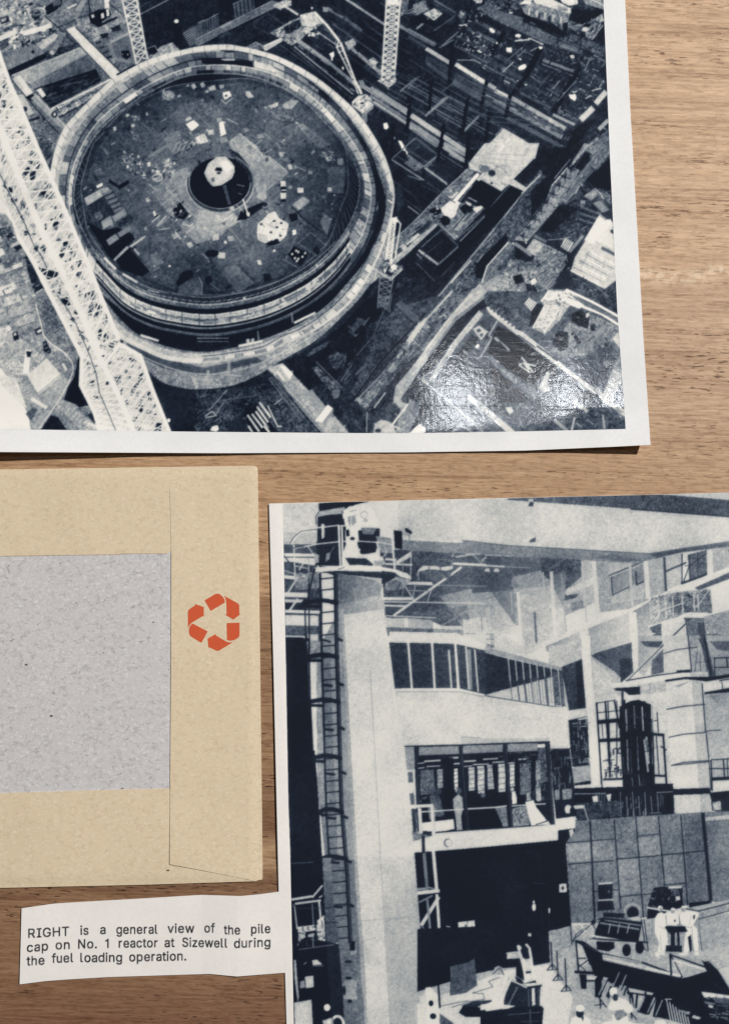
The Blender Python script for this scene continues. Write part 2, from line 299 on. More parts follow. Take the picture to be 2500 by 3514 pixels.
    for (x, y, u, v, w, g) in ((490, 150, 700, 262, 30, .37), (430, 205, 690, 330, 26, .38), (350, 262, 610, 392, 26, .3), (335, 330, 580, 460, 18, .36), (560, 270, 690, 335, 24, .42), (640, 405, 750, 455, 30, .3), (700, 350, 960, 460, 26, .24), (580, 440, 840, 580, 34, .27), (560, 480, 800, 610, 10, .4), (880, 540, 1160, 690, 30, .26), (840, 600, 1100, 740, 22, .28), (820, 680, 1040, 790, 16, .36), (985, 440, 1210, 522, 20, .58), (980, 470, 1120, 522, 8, .5), (1180, 545, 1240, 575, 8, .55), (1000, 640, 1120, 712, 8, .45), (920, 480, 1200, 600, 20, .25), (1250, 500, 1440, 610, 26, .27), (1210, 640, 1400, 720, 26, .26), (1070, 790, 1240, 880, 8, .5), (1080, 810, 1230, 890, 6, .42), (700, 590, 745, 612, 9, .7), (850, 370, 930, 420, 6, .5), (900, 560, 970, 605, 6, .5), (750, 470, 800, 500, 6, .5)): L(g, w, x, y, u, v)
    for (x, y, u, v, w, g) in ((972, 350, 868, 545, 42, .07), (705, 235, 600, 395, 34, .08), (1195, 600, 1060, 830, 44, .08), (880, 540, 760, 690, 26, .08), (1260, 500, 1170, 640, 30, .1), (690, 530, 770, 455, 10, .66), (720, 445, 832, 350, 9, .42), (800, 420, 860, 360, 8, .5), (940, 660, 1030, 550, 16, .34), (1000, 700, 1150, 560, 10, .36), (1090, 745, 1230, 590, 9, .45), (1060, 650, 1110, 590, 9, .6), (1290, 520, 1330, 430, 10, .5), (1400, 640, 1430, 590, 6, .8)): L(g, w, x, y, u, v)
    for k in range(11): L(.08, 5, 350 + 26 * k, 345 + 12.5 * k - (k % 3) * 4, 380 + 26 * k, 300 + 12.5 * k)
    S(g1, 150, 26, (5, 22), (3, 7), (.3, .78)); S(g1, 60, 26, (10, 40), (5, 12), (.04, .12), cross=.6); S((360, 200, 640, 300, 600, 440, 340, 340), 60, 26, (4, 14), (4, 8), (.5, .98))
    S((1000, 360, 1240, 420, 1200, 500, 1010, 420), 24, 70, (15, 45), (4, 8), (.05, .55))
    L(.92, 9, 780, 300, 890, 290); L(.9, 8, 985, 325, 900, 285, 880, 280); L(.8, 6, 895, 375, 940, 350); L(.85, 9, 1205, 680, 1235, 668); L(.8, 8, 1300, 722, 1335, 700); L(.8, 8, 1345, 665, 1410, 648); L(.75, 6, 360, 440, 480, 440, 530, 465); El(.9, 860, 622, 8, 6); El(.85, 800, 592, 6, 5)
    for f in ((592, 208, 610, 205, 637, 230, 630, 243, 610, 240, 597, 228), (780, 255, 810, 248, 828, 262, 815, 275, 785, 270), (720, 348, 757, 350, 757, 385, 720, 378), (803, 497, 825, 478, 855, 470, 868, 486, 850, 508, 812, 515), (950, 343, 975, 340, 987, 352, 965, 362), (1175, 690, 1200, 695, 1222, 688, 1232, 715, 1222, 742, 1185, 720), (505, 365, 540, 380, 535, 388, 505, 375), (800, 425, 830, 430, 825, 445), (645, 300, 660, 320, 640, 325)): P(.98, *f)
    L(.42, 34, 0, 225, 200, 330); L(.58, 8, 0, 212, 195, 322); L(.32, 20, 0, 270, 130, 345)
    for (x, y, u, v, w, g) in ((130, 355, 322, 472, 28, .74), (345, 470, 572, 612, 30, .82), (585, 618, 640, 650, 28, .62), (635, 665, 742, 715, 28, .8), (755, 718, 1150, 945, 32, .66), (1060, 840, 1220, 915, 20, .62), (560, 690, 770, 800, 12, .58), (620, 740, 775, 820, 20, .45), (770, 812, 1125, 1010, 26, .55), (320, 605, 720, 838, 26, .34), (720, 862, 1180, 1105, 30, .33), (130, 460, 300, 590, 26, .3)): L(g, w, x, y, u, v)
    for k in range(5): L(.42, 4, 130, 408 + 14 * k, 320, 515 + 14 * k); L(.43, 4, 335, 535 + 15 * k, 545, 655 + 15 * k); L(.45, 4, 770, 770 + 14 * k, 1130, 968 + 13 * k)
    S((760, 715, 1150, 940, 1120, 1010, 770, 810), 50, 29, (14, 40), (3, 9), (.1, .75), jit=5); S((340, 470, 740, 715, 560, 640), 16, 31, (5, 20), (3, 6), (.3, .5)); S((1130, 985, 1200, 1010, 1190, 1040, 1130, 1010), 8, 60, (8, 18), (6, 10), (.2, .4))
    for (x, y, u, v, w) in ((322, 330, 292, 700, 26), (574, 588, 522, 850, 24), (748, 688, 712, 860, 28), (175, 600, 142, 850, 16), (433, 728, 378, 1000, 20), (602, 820, 552, 1080, 18), (258, 950, 222, 1240, 28), (440, 1000, 420, 1197, 24), (12, 700, 5, 950, 14)): L(.06, w, x, y, u, v)
    for a in ((0, 430, 330, 640, 5, .26), (0, 545, 720, 960, 6, .3), (0, 620, 500, 900, 5, .26), (140, 830, 280, 705, 10, .42), (400, 975, 512, 850, 11, .48), (640, 990, 690, 940, 6, .45), (180, 880, 400, 1000, 6, .25), (0, 690, 300, 860, 5, .25), (290, 700, 640, 880, 5, .26), (400, 770, 700, 930, 8, .2), (270, 970, 360, 1020, 5, .4), (360, 1040, 560, 1130, 5, .35), (0, 585, 150, 670, 6, .32), (170, 690, 300, 770, 6, .34), (0, 760, 120, 830, 6, .32), (210, 830, 400, 940, 7, .34), (430, 880, 620, 985, 7, .34), (300, 760, 420, 830, 6, .3), (60, 640, 190, 560, 6, .25), (0, 650, 80, 560, 8, .3)): L(min(.8, a[5] * 1.35), a[4], *a[:4])
    S((0, 560, 700, 950, 500, 1000, 0, 800), 40, 31, (20, 90), (3, 6), (.08, .34), jit=3, cross=.25)
    for a in ((15, 848, 245, 1000, 27, .72), (5, 925, 222, 1075, 27, .58), (265, 1010, 422, 1112, 28, .7), (250, 1085, 405, 1190, 30, .62), (440, 1140, 555, 1085, 9, .7)): L(a[5], a[4], *a[:4])
    S((10, 850, 240, 1000, 400, 1110, 390, 1180, 0, 960), 22, 34, (4, 16), (3, 6), (.3, .45))
    plat = (700, 940, 950, 1090, 930, 1160, 880, 1240, 440, 1240, 450, 1190, 540, 1110)
    P(.75, *plat, tex=.05); L(.92, 9, 660, 1110, 740, 1015)
    for k in range(5): L(.6, 4, 650 - 40 * k, 990 + 38 * k, 900 - 40 * k, 1140 + 38 * k)
    for k in range(4): L(.63, 4, 760 + 60 * k, 980 + 35 * k, 600 + 60 * k, 1150 + 35 * k)
    for a in ((1262, 880, 1355, 790, 44, .75), (1372, 760, 1450, 670, 40, .76), (1395, 950, 1465, 880, 30, .68), (1060, 1100, 1110, 1130, 16, .5), (1090, 1150, 1130, 1170, 12, .5)): L(a[5], a[4], *a[:4])
    P(.4, 1225, 1240, 1300, 1110, 1475, 930, 1500, 1240, tex=.14); P(.12, 1240, 1160, 1290, 1100, 1350, 1140, 1300, 1240); L(.62, 10, 1215, 1197, 1300, 1090); L(.6, 18, 1310, 1080, 1390, 1010); S((1230, 1100, 1470, 900, 1470, 1197), 24, -45, (15, 60), (5, 10), (.15, .7))
    P(.09, 1225, 930, 1260, 910, 1380, 870, 1240, 1050, 1160, 1080, 1200, 980, tex=.06)
    # ---- right: walkways, retaining walls, yard
    I.frame(1400, 500)
    P(.12, -330, 400, 100, 0, 450, 30, 950, 20, 1290, 0, 1100, 300, 600, 1240, -330, 1240, tex=.05)
    S((-330, 300, 900, 20, 1100, 300, 600, 1200, -330, 1240), 130, -48, (30, 130), (3, 9), (.05, .26), jit=3, cross=.4)
    for a in ((-20, 30, 200, 150, 6, .3), (0, 70, 110, 150, 9, .6), (0, 85, 100, 165, 24, .3), (130, 165, 280, 275, 9, .6), (130, 160, 225, 70, 10, .42), (240, 60, 400, 160, 10, .35), (0, 220, 90, 250, 8, .4), (100, 290, 220, 350, 5, .3), (0, 445, 75, 500, 8, .6), (0, 330, 200, 420, 5, .2), (100, 0, 420, 200, 5, .25), (-250, 250, -60, 380, 6, .25)): L(a[5], a[4], *a[:4])
    for a in ((242, -20, 212, 110, 26), (434, 0, 400, 150, 24), (120, 150, 105, 270, 18)): L(.06, a[4], *a[:4])
    L(.62, 26, 260, -20, 420, 70); L(.5, 20, 300, 60, 400, 110)
    P(.75, 560, -20, 960, -20, 930, 90, 770, 245, 870, 310, 850, 335, 740, 285, 682, 332, 460, 232, 440, 130, tex=.06)
    for k in range(5): L(.58, 4, 560 - 10 * k, 60 + 30 * k, 860 - 60 * k, 70 + 42 * k)
    for k in range(5): L(.62, 4, 640 + 40 * k, 0, 500 + 60 * k, 200 + 14 * k)
    L(.92, 10, 655, 45, 700, 0); S((450, 120, 760, 160, 680, 320, 470, 230), 30, 30, (10, 40), (4, 8), (.35, .85)); El(.2, 612, 200, 28, 24); El(.4, 560, 170, 36, 26); El(.1, 610, 275, 9, 8); P(.12, 780, 235, 920, 95, 975, 130, 860, 290)
    wk = (430, 165, 545, 200, 360, 410, 560, 460, 345, 690, 220, 580, 100, 490, 260, 330)
    P(.42, *wk, tex=.14); S(wk, 60, -45, (14, 50), (5, 12), (.1, .8))
    P(.62, 350, 560, 470, 440, 552, 452, 350, 628, 320, 590, tex=.1); P(.06, 375, 455, 430, 418, 475, 445, 478, 480, 410, 505); P(.3, 395, 560, 470, 470, 490, 480, 420, 560); L(.25, 12, 330, 610, 440, 480); P(.85, 415, 405, 465, 425, 458, 445, 430, 432)
    L(.92, 26, 505, 215, 390, 350, 285, 470); L(.5, 6, 470, 290, 350, 440); L(.85, 10, 300, 375, 320, 380, 360, 340); P(.85, 235, 462, 300, 410, 345, 400, 380, 415, 340, 520, 310, 535, 260, 505, tex=.08); El(.06, 272, 550, 36, 36); El(.06, 200, 480, 45, 30); S((120, 480, 220, 430, 260, 560, 160, 530), 20, 0, (8, 22), (6, 10), (.05, .9))
    P(.88, 470, 460, 530, 440, 552, 452, 500, 490); L(.7, 8, 440, 380, 500, 410)
    P(.42, -330, 860, 0, 590, 120, 480, 225, 570, 0, 790, -330, 1060, tex=.1); P(.18, -330, 990, 0, 690, 150, 540, 180, 560, 0, 740, -330, 1040); P(.78, -60, 740, 70, 640, 85, 655, -40, 770); P(.68, -330, 1010, 0, 735, 200, 570, 215, 585, 0, 785, -330, 1060, tex=.05); L(.65, 6, -300, 850, 0, 598, 270, 320, 440, 170)
    S((-330, 870, 0, 600, 120, 500, 200, 570, 0, 780, -330, 1050), 60, -42, (15, 60), (4, 10), (.12, .75), jit=4, cross=.3)
    L(.65, 15, 240, 590, 345, 685); L(.34, 10, 345, 690, 565, 505); L(.5, 7, 225, 580, 340, 680)
    P(.04, 440, 340, 530, 250, 682, 332, 590, 455); L(.34, 6, 540, 255, 700, 345); P(.03, 600, 470, 740, 290, 850, 335, 640, 570, 470, 720, 240, 960, 190, 920)
    L(.3, 12, 600, 450, 745, 290)
    for a in ((75, 765, 220, 872, 18, .55), (220, 872, 365, 740, 14, .36), (95, 745, 245, 612, 12, .3), (240, 615, 365, 735, 8, .3), (120, 720, 215, 640, 6, .3), (150, 780, 260, 690, 5, .25), (60, 860, 190, 990, 8, .28), (380, 700, 560, 520, 10, .38), (60, 790, 100, 830, 10, .4), (240, 960, 340, 850, 7, .25), (100, 1040, 160, 1090, 12, .18), (0, 880, 140, 1000, 6, .2), (40, 870, 130, 790, 6, .22), (450, 690, 600, 540, 5, .2)): L(min(.8, a[5] * 1.25), a[4], *a[:4])
    wall = (640, 600, 970, 170, 985, 210, 1045, 260, 1010, 400, 760, 720, 580, 880, 530, 1000, 380, 1240, 100, 1240)
    P(.26, *wall, tex=.12); S(wall, 80, -55, (20, 90), (4, 12), (.1, .42), jit=6, cross=.05); P(.08, 500, 860, 640, 720, 720, 640, 735, 710, 580, 875, 540, 980, 490, 960, tex=.05); P(.1, 900, 330, 1040, 200, 1090, 240, 1010, 400, 900, 520, tex=.06)
    L(.58, 12, 110, 1240, 640, 598); L(.5, 8, 640, 595, 900, 270); L(.78, 9, 830, 350, 965, 215); L(.8, 9, 310, 1008, 460, 840); L(.72, 6, 505, 855, 560, 780); L(.6, 8, 700, 530, 800, 400); L(.45, 12, 520, 760, 650, 640); S((300, 1100, 640, 640, 660, 660, 350, 1060), 22, -50, (10, 40), (4, 9), (.3, .7))
    P(.4, 575, 885, 735, 705, 785, 725, 745, 895, 602, 1088, 530, 1010, tex=.09); L(.86, 10, 540, 1000, 578, 882, 732, 708); L(.7, 8, 602, 1086, 748, 888); L(.55, 6, 540, 1050, 600, 1085); P(.5, 540, 1030, 640, 950, 690, 950, 600, 1080, tex=.08); P(.25, 640, 920, 700, 860, 745, 800, 780, 730, 785, 810, 740, 900, tex=.1)
    P(.58, 525, 1005, 570, 1060, 400, 1240, 340, 1240, 420, 1130, g2=.45, tex=.04); L(.7, 10, 520, 1020, 350, 1200)
    P(.35, 1052, 292, 1166, 162, 1172, 205, 1090, 330, 1015, 405, tex=.08); L(.82, 9, 1052, 292, 1166, 160); L(.7, 5, 1052, 292, 1012, 400); L(.5, 10, 1070, 240, 1185, 100)
    strip = (780, 690, 1010, 420, 1290, -20, 1400, 20, 1255, 175, 1135, 400, 870, 705)
    P(.52, *strip, tex=.1); P(.12, 1295, 38, 1362, 70, 1270, 182, 1195, 160); L(.75, 7, 1190, 150, 1310, 0); L(.4, 5, 1215, 165, 1290, 45)
    for k in range(9):
        x, y = 815 + 44 * k, 660 - 62 * k; P(.16, x, y, x + 40, y - 22, x + 30, y + 24); L(.15, 7, x - 8, y - 10, x + 60, y + 16); L(.2, 6, x + 30, y - 30, x + 26, y + 34)
    L(.38, 56, 1130, 400, 1470, -20); L(.5, 8, 1110, 400, 1430, 0); L(.5, 6, 1160, 410, 1480, 30); S((1100, 420, 1400, 0, 1470, 0, 1180, 420), 40, -52, (15, 60), (5, 12), (.2, .65)); L(.8, 7, 1225, 350, 1250, 300)
    yard = (1100, 420, 1180, 410, 1480, 60, 1500, 330, 1440, 480, 1380, 540, 1290, 660, 1250, 720, 950, 650, 1090, 470)
    P(.22, *yard, tex=.1); S(yard, 50, -32, (20, 70), (5, 12), (.08, .45)); P(.05, 1310, 250, 1480, 90, 1490, 330, 1380, 310, tex=.06); P(.1, 960, 620, 1100, 440, 1160, 430, 1240, 460, 1130, 560, 1060, 640, tex=.07)
    P(.55, 1280, 372, 1372, 308, 1412, 352, 1340, 400, tex=.08); P(.5, 1350, 420, 1402, 402, 1472, 470, 1425, 492); P(.6, 1260, 400, 1300, 400, 1290, 445, 1265, 440); S((1370, 350, 1490, 340, 1490, 420, 1400, 390), 14, 35, (15, 50), (6, 12), (.1, .7))
    for k in range(7): L(.42 if k % 2 else .1, 9, 1245 + 4 * k, 560 - 22 * k, 1375 + 6 * k, 600 - 20 * k)
    P(.64, 860, 760, 920, 682, 1002, 722, 932, 812, tex=.08); L(.55, 26, 780, 715, 905, 805); L(.45, 20, 925, 660, 1010, 705); El(.98, 768, 716, 6, 6); El(.95, 862, 712, 7, 6); L(.75, 4, 1020, 692, 1140, 682, 1190, 668)
    P(.8, 1115, 740, 1150, 675, 1212, 710, 1170, 778); I.slats(.3, 5, 4, (1120, 740), (1165, 772), (40, -66)); L(.55, 22, 1180, 780, 1280, 660)
    P(.85, 1398, 508, 1440, 545, 1480, 540, 1500, 570, 1350, 725, 1288, 692, tex=.04); L(.55, 14, 1400, 505, 1450, 545); P(.72, 1350, 725, 1500, 560, 1530, 980, 1440, 1052, 1190, 922, 1220, 820, 1300, 690, tex=.06); P(.82, 1385, 700, 1470, 590, 1510, 640, 1500, 760)
    L(.3, 24, 1415, 748, 1515, 800); P(.2, 1475, 618, 1505, 615, 1508, 650, 1485, 640)
    for k in range(7): L(.5 if k % 2 else .88, 8, 1320 - 22 * k, 770 + 24 * k, 1520 - 18 * k, 880 + 24 * k)
    L(.5, 5, 1330, 770, 1260, 900); L(.5, 5, 1440, 830, 1400, 1010)
    P(.2, 1185, 925, 1440, 1055, 1525, 990, 1540, 1240, 1430, 1180, 1180, 1060, tex=.09); S((1190, 930, 1440, 1055, 1530, 1160, 1250, 1060), 26, 28, (15, 60), (4, 10), (.1, .5))
    gr = (750, 830, 900, 850, 1000, 720, 1160, 800, 1180, 900, 1080, 980, 950, 1100, 800, 1240, 560, 1240, 610, 1090)
    P(.44, *gr, tex=.16); S(gr, 70, -30, (12, 50), (5, 16), (.1, .65)); P(.1, 760, 960, 830, 940, 850, 1000, 790, 1020, tex=.08); P(.12, 860, 1010, 920, 1020, 960, 1090, 870, 1070, tex=.06); P(.85, 895, 990, 930, 970, 945, 1000, 905, 1025); L(.35, 14, 960, 900, 1050, 790); P(.5, 940, 1000, 1010, 940, 1080, 1000, 1020, 1060, tex=.06); I.slats(.3, 6, 5, (960, 1000), (1050, 1060), (45, -60)); P(.15, 1080, 980, 1180, 840, 1200, 850, 1100, 1000)
    P(.78, 850, 1165, 880, 1112, 942, 1150, 900, 1210); I.slats(.4, 5, 4, (855, 1165), (905, 1195), (32, -52)); L(.9, 16, 565, 1185, 600, 1210)
    # frames and beams between the ring and the platform
    I.frame(1270, 0, 1.0347)
    for a in ((0, 250, 190, 360, 3, .3), (100, 290, 290, 395, 3.5, .42), (110, 320, 330, 442, 3.5, .45), (140, 300, 385, 440, 3.5, .42), (165, 280, 405, 412, 3.5, .42), (230, 290, 420, 395, 3, .36), (60, 330, 200, 412, 3, .36), (0, 205, 160, 290, 3, .3), (250, 260, 470, 380, 3, .32), (280, 250, 480, 350, 3, .28), (300, 415, 400, 470, 3, .4), (105, 325, 165, 275, 6, .46), (195, 412, 275, 345, 7, .52), (325, 472, 385, 412, 7, .55), (60, 290, 100, 260, 5, .35), (250, 330, 300, 290, 5, .36),
              (0, 312, 132, 394, 15, .58), (0, 340, 128, 424, 10, .46), (145, 408, 345, 540, 15, .7), (140, 436, 250, 508, 12, .54), (258, 520, 345, 578, 14, .64), (0, 360, 120, 440, 4, .3), (150, 460, 240, 520, 4, .34),
              (75, 565, 160, 490, 5, .46), (160, 490, 262, 566, 4, .36), (75, 566, 190, 640, 5, .56), (190, 592, 252, 540, 5, .5), (192, 596, 272, 655, 4, .62), (90, 550, 180, 610, 4, .3), (120, 520, 220, 590, 3, .28), (80, 640, 160, 700, 4, .3), (100, 690, 180, 750, 4, .3), (205, 650, 300, 720, 4, .28)):
        L(a[5], a[4], *a[:4])
    P(.36, 118, 578, 150, 560, 190, 590, 160, 608, tex=.1); P(.22, 90, 665, 110, 655, 120, 720, 95, 760)
    for a in ((215, 295, 210, 392, 9), (345, 352, 326, 482, 10), (420, 398, 410, 505, 8), (140, 370, 130, 470, 11), (262, 440, 240, 560, 11), (350, 470, 338, 590, 11), (78, 440, 74, 560, 9)): L(.05, a[4], *a[:4])
    for k in range(9): L(.34, 2.6, 330 + 9 * k, 262 + 21 * k, 500 + 22 * k, 356 + 12 * k)
    # ---- lower right corner
    I.frame(1400, 1000, 1.933)
    P(.25, -600, 300, 0, 60, 440, 0, 1080, 0, 1450, 180, 1450, 960, -600, 960, tex=.08)
    S((-500, 400, 400, 0, 1420, 200, 1420, 930, -500, 930), 190, 38, (20, 90), (3, 10), (.08, .42), jit=5, cross=.45)
    S((420, 60, 800, 200, 700, 240, 520, 120), 30, 35, (15, 60), (5, 10), (.12, .5))
    P(.3, -300, 560, 0, 310, 250, 30, 430, 0, 290, 150, 70, 430, -100, 640, tex=.13); S((-200, 500, 0, 320, 230, 60, 400, 20, 270, 160, 60, 420, -80, 600), 60, -45, (15, 70), (5, 14), (.1, .65), jit=8, cross=.1); L(.68, 14, -120, 420, 0, 315, 235, 60, 290, 0)
    P(.6, 430, -20, 530, -10, 500, 30, 310, 175, 85, 485, 0, 660, -70, 700, -40, 580, 70, 430, 290, 150, tex=.04); L(.72, 12, 420, 20, 290, 155, 75, 440, -30, 600); L(.45, 14, 500, 40, 310, 190, 90, 490); P(.65, 285, 150, 310, 130, 320, 150, 300, 175)
    P(.1, 90, 500, 320, 195, 500, 50, 520, 100, 480, 130, 280, 360, 130, 560, tex=.05); P(.62, 470, 125, 498, 155, 330, 350, 165, 605, 135, 590, 280, 370, tex=.06); L(.74, 8, 470, 130, 290, 350, 140, 590); L(.14, 7, 375, 350, 220, 580); El(.2, 258, 440, 7, 7)
    P(.7, 428, 250, 470, 225, 528, 268, 482, 325); P(.22, 450, 255, 470, 245, 485, 262, 462, 275); P(.22, 470, 285, 492, 275, 500, 290, 482, 305); El(.97, 456, 362, 15, 15); P(.15, 350, 370, 430, 290, 470, 330, 300, 560, 240, 560); L(.7, 8, 365, 392, 398, 428); L(.6, 7, 330, 462, 358, 482); L(.65, 7, 272, 520, 312, 556); L(.6, 14, 588, 200, 535, 290, 555, 310, 480, 430)
    P(.09, 590, 230, 700, 280, 850, 370, 1010, 470, 970, 560, 900, 550, 820, 620, 660, 520, 520, 400, 560, 300, tex=.04); L(.68, 18, 572, 305, 668, 392); L(.12, 10, 600, 330, 660, 400)
    P(.72, 512, 100, 545, 120, 700, 245, 760, 270, 900, 380, 1090, 540, 1290, 680, 1440, 790, 1440, 835, 1280, 720, 1060, 550, 860, 400, 700, 275, 540, 150, tex=.05); L(.14, 7, 700, 290, 880, 425, 1060, 560); L(.1, 11, 850, 360, 990, 460); L(.4, 6, 1210, 640, 1440, 815); L(.2, 8, 730, 290, 840, 372)
    for k in range(8): El(.8, 530 + 24 * k, 112 + 18 * k, 9, 9)
    for a in ((748, 432, 830, 540), (735, 490, 810, 540), (780, 480, 848, 495), (730, 485, 755, 480), (760, 470, 800, 520)): L(.85, 11, *a)
    P(.42, 510, 430, 550, 420, 640, 510, 770, 610, 840, 640, 860, 690, 820, 690, 640, 560, tex=.1); S((510, 430, 550, 420, 770, 610, 860, 690, 820, 690, 640, 560), 30, 42, (10, 35), (5, 12), (.25, .65)); P(.08, 540, 520, 600, 530, 690, 620, 640, 650, 560, 590, tex=.05)
    P(.7, 858, 640, 920, 525, 940, 545, 925, 600, 935, 660, 905, 675); P(.4, 820, 690, 880, 640, 900, 690, 830, 720, tex=.12)
    L(.66, 15, 95, 590, 250, 710, 490, 925); L(.7, 40, 400, 700, 540, 810, 690, 940); L(.3, 6, 440, 760, 620, 930); L(.5, 14, 410, 840, 490, 930); L(.75, 18, 85, 570, 130, 620)
    S((150, 620, 420, 720, 640, 930, 300, 930), 30, 30, (12, 60), (5, 12), (.2, .6)); S((0, 700, 1400, 600, 1430, 930, -200, 930), 90, 38, (14, 60), (3, 9), (.25, .66)); P(.14, 500, 640, 700, 640, 840, 740, 620, 740, tex=.06)
    tb = (880, 65, 925, -10, 1065, -10, 1175, 85, 1130, 115, 1070, 90, 1000, 195, 905, 285, 820, 245, 905, 95)
    P(.6, *tb, tex=.14); I.lattice((905, 90), (825, 240), (1000, 110), (905, 270), 4, 6, .78); P(.78, 885, 62, 925, 0, 1060, 0, 1090, 60, 1010, 85, 960, 60, tex=.15); S((890, 60, 930, 0, 1060, 0, 1130, 90, 980, 90), 30, 30, (8, 30), (5, 10), (.1, .98)); P(.85, 1050, 70, 1100, 60, 1160, 80, 1140, 112, 1080, 95)
    L(.94, 15, 1050, -10, 1220, 70, 1400, 170); L(.9, 15, 1155, 100, 1280, 150, 1400, 225); P(.3, 1070, 20, 1180, 70, 1390, 180, 1395, 200, 1170, 95); L(.95, 8, 930, 0, 880, 65); P(.8, 768, 82, 800, 42, 852, 76, 815, 132); I.slats(.4, 5, 4, (772, 84), (812, 125), (34, -42)); P(.08, 815, 130, 850, 80, 900, 90, 830, 220, 800, 240)
    P(.42, 1040, 240, 1130, 130, 1260, 170, 1395, 240, 1395, 300, 1200, 420, 1040, 440, 940, 400, tex=.13); P(.08, 1080, 150, 1140, 120, 1200, 170, 1190, 250, 1130, 230, 1080, 200, tex=.05); P(.08, 990, 260, 1060, 270, 1060, 380, 1010, 400, 950, 350, tex=.06); L(.07, 26, 1085, 275, 1140, 345); El(.12, 1225, 240, 20, 26); P(.75, 1175, 150, 1195, 140, 1200, 160, 1180, 178)
    L(.48, 34, 1195, 355, 1305, 220); L(.3, 6, 1190, 330, 1290, 210); S((1050, 240, 1390, 240, 1250, 420, 1040, 420), 30, -50, (12, 50), (5, 12), (.15, .5)); L(.6, 12, 1285, 362, 1360, 415)
    P(.72, 1345, 322, 1395, 268, 1406, 385, 1360, 340); P(.3, 1300, 300, 1350, 310, 1420, 400, 1420, 560, 1290, 500, tex=.15); P(.6, 1290, 680, 1345, 540, 1400, 420, 1418, 590, 1355, 725, g2=.5, tex=.04); L(.5, 40, 1300, 490, 1330, 470); L(.65, 18, 1350, 520, 1420, 560)
    P(.92, -30, 960, 30, 910, 78, 878, 108, 918, 100, 945); P(.6, -60, 960, 0, 740, 40, 680, 70, 750, 0, 880, tex=.06); L(.12, 24, 0, 930, 70, 860); P(.2, 60, 660, 110, 740, 90, 800, 0, 690, tex=.1)
    for k in range(5): L(.5, 5, 455 + 24 * k, 890 - 4 * k, 500 + 22 * k, 832)
    P(.76, 640, 770, 685, 765, 695, 800, 672, 818); L(.7, 28, 1095, 730, 1190, 798); L(.72, 13, 1102, 835, 1082, 922); L(.6, 12, 1288, 815, 1300, 912); L(.58, 22, 965, 850, 1055, 925); L(.5, 8, 760, 900, 740, 860); S((1050, 560, 1420, 700, 1420, 900, 1100, 900), 24, 40, (14, 60), (5, 12), (.12, .45)); P(.08, 1050, 690, 1180, 660, 1270, 690, 1150, 720, tex=.06)
    # ---- below the ring
    I.frame(700, 1000)
    P(.17, -100, 700, 460, 560, 740, 430, 1000, 250, 1150, 100, 1300, -100, 1624, -100, 1624, 200, 1150, 800, 1090, 1060, -100, 1060, tex=.09)
    S((560, 560, 1300, 0, 1624, 100, 1100, 1040, 760, 700), 110, -50, (15, 70), (4, 12), (.07, .34), jit=8, cross=.4)
    P(.1, 560, 520, 740, 440, 1000, 260, 1150, 100, 1290, 0, 1300, 160, 1100, 480, 980, 640, 760, 720, tex=.06)
    P(.3, 1050, 250, 1130, 190, 1200, 220, 1110, 330, tex=.08); L(.5, 6, 1060, 290, 1110, 330, 1210, 190); P(.08, 1060, 240, 1110, 190, 1120, 210, 1075, 262); P(.06, 1100, 300, 1160, 240, 1170, 255, 1115, 320)
    P(.22, 1180, 260, 1330, 180, 1480, 240, 1330, 420, 1200, 420, tex=.1); L(.4, 8, 1320, 130, 1240, 330, 1110, 480); P(.28, 740, 470, 800, 420, 920, 360, 900, 400, 770, 480, tex=.05); P(.26, 910, 480, 960, 440, 1050, 470, 1020, 570, 940, 560, tex=.14)
    S((900, 440, 1130, 380, 1100, 600, 920, 620), 40, -50, (8, 30), (5, 12), (.08, .45)); L(.4, 8, 1000, 660, 1080, 540); L(.36, 14, 1110, 610, 1190, 530); L(.36, 10, 1030, 650, 1075, 600)
    P(.34, 790, 560, 830, 550, 990, 700, 960, 775, 850, 640, tex=.12); L(.45, 7, 822, 515, 1010, 705); L(.1, 6, 835, 510, 1020, 690); P(.42, 940, 720, 1000, 720, 985, 780, 950, 790, tex=.06)
    P(.34, 1290, 240, 1420, 110, 1624, 60, 1624, 180, 1490, 330, 1130, 790, 1080, 740, tex=.1, o=.6); L(.04, 9, 1100, 790, 1300, 510, 1560, 230, 1624, 160); L(.05, 5, 1110, 800, 1320, 520); L(.55, 10, 1120, 800, 1420, 480); L(.35, 50, 1420, 80, 1560, 210)
    wl = (1120, 830, 1400, 480, 1480, 340, 1624, 190, 1624, 300, 1500, 440, 1300, 700, 1190, 860)
    P(.4, *wl, tex=.14); S(wl, 70, -50, (12, 50), (5, 16), (.12, .75)); P(.72, 1485, 355, 1560, 250, 1624, 190, 1624, 225, 1500, 400); El(.6, 1130, 805, 26, 30); L(.6, 9, 1245, 850, 1390, 660); L(.6, 9, 1110, 940, 1130, 830); P(.2, 1240, 820, 1450, 560, 1624, 420, 1624, 600, 1500, 760, 1380, 780, 1300, 900, 1200, 900, tex=.1); L(.7, 10, 1245, 855, 1330, 740)
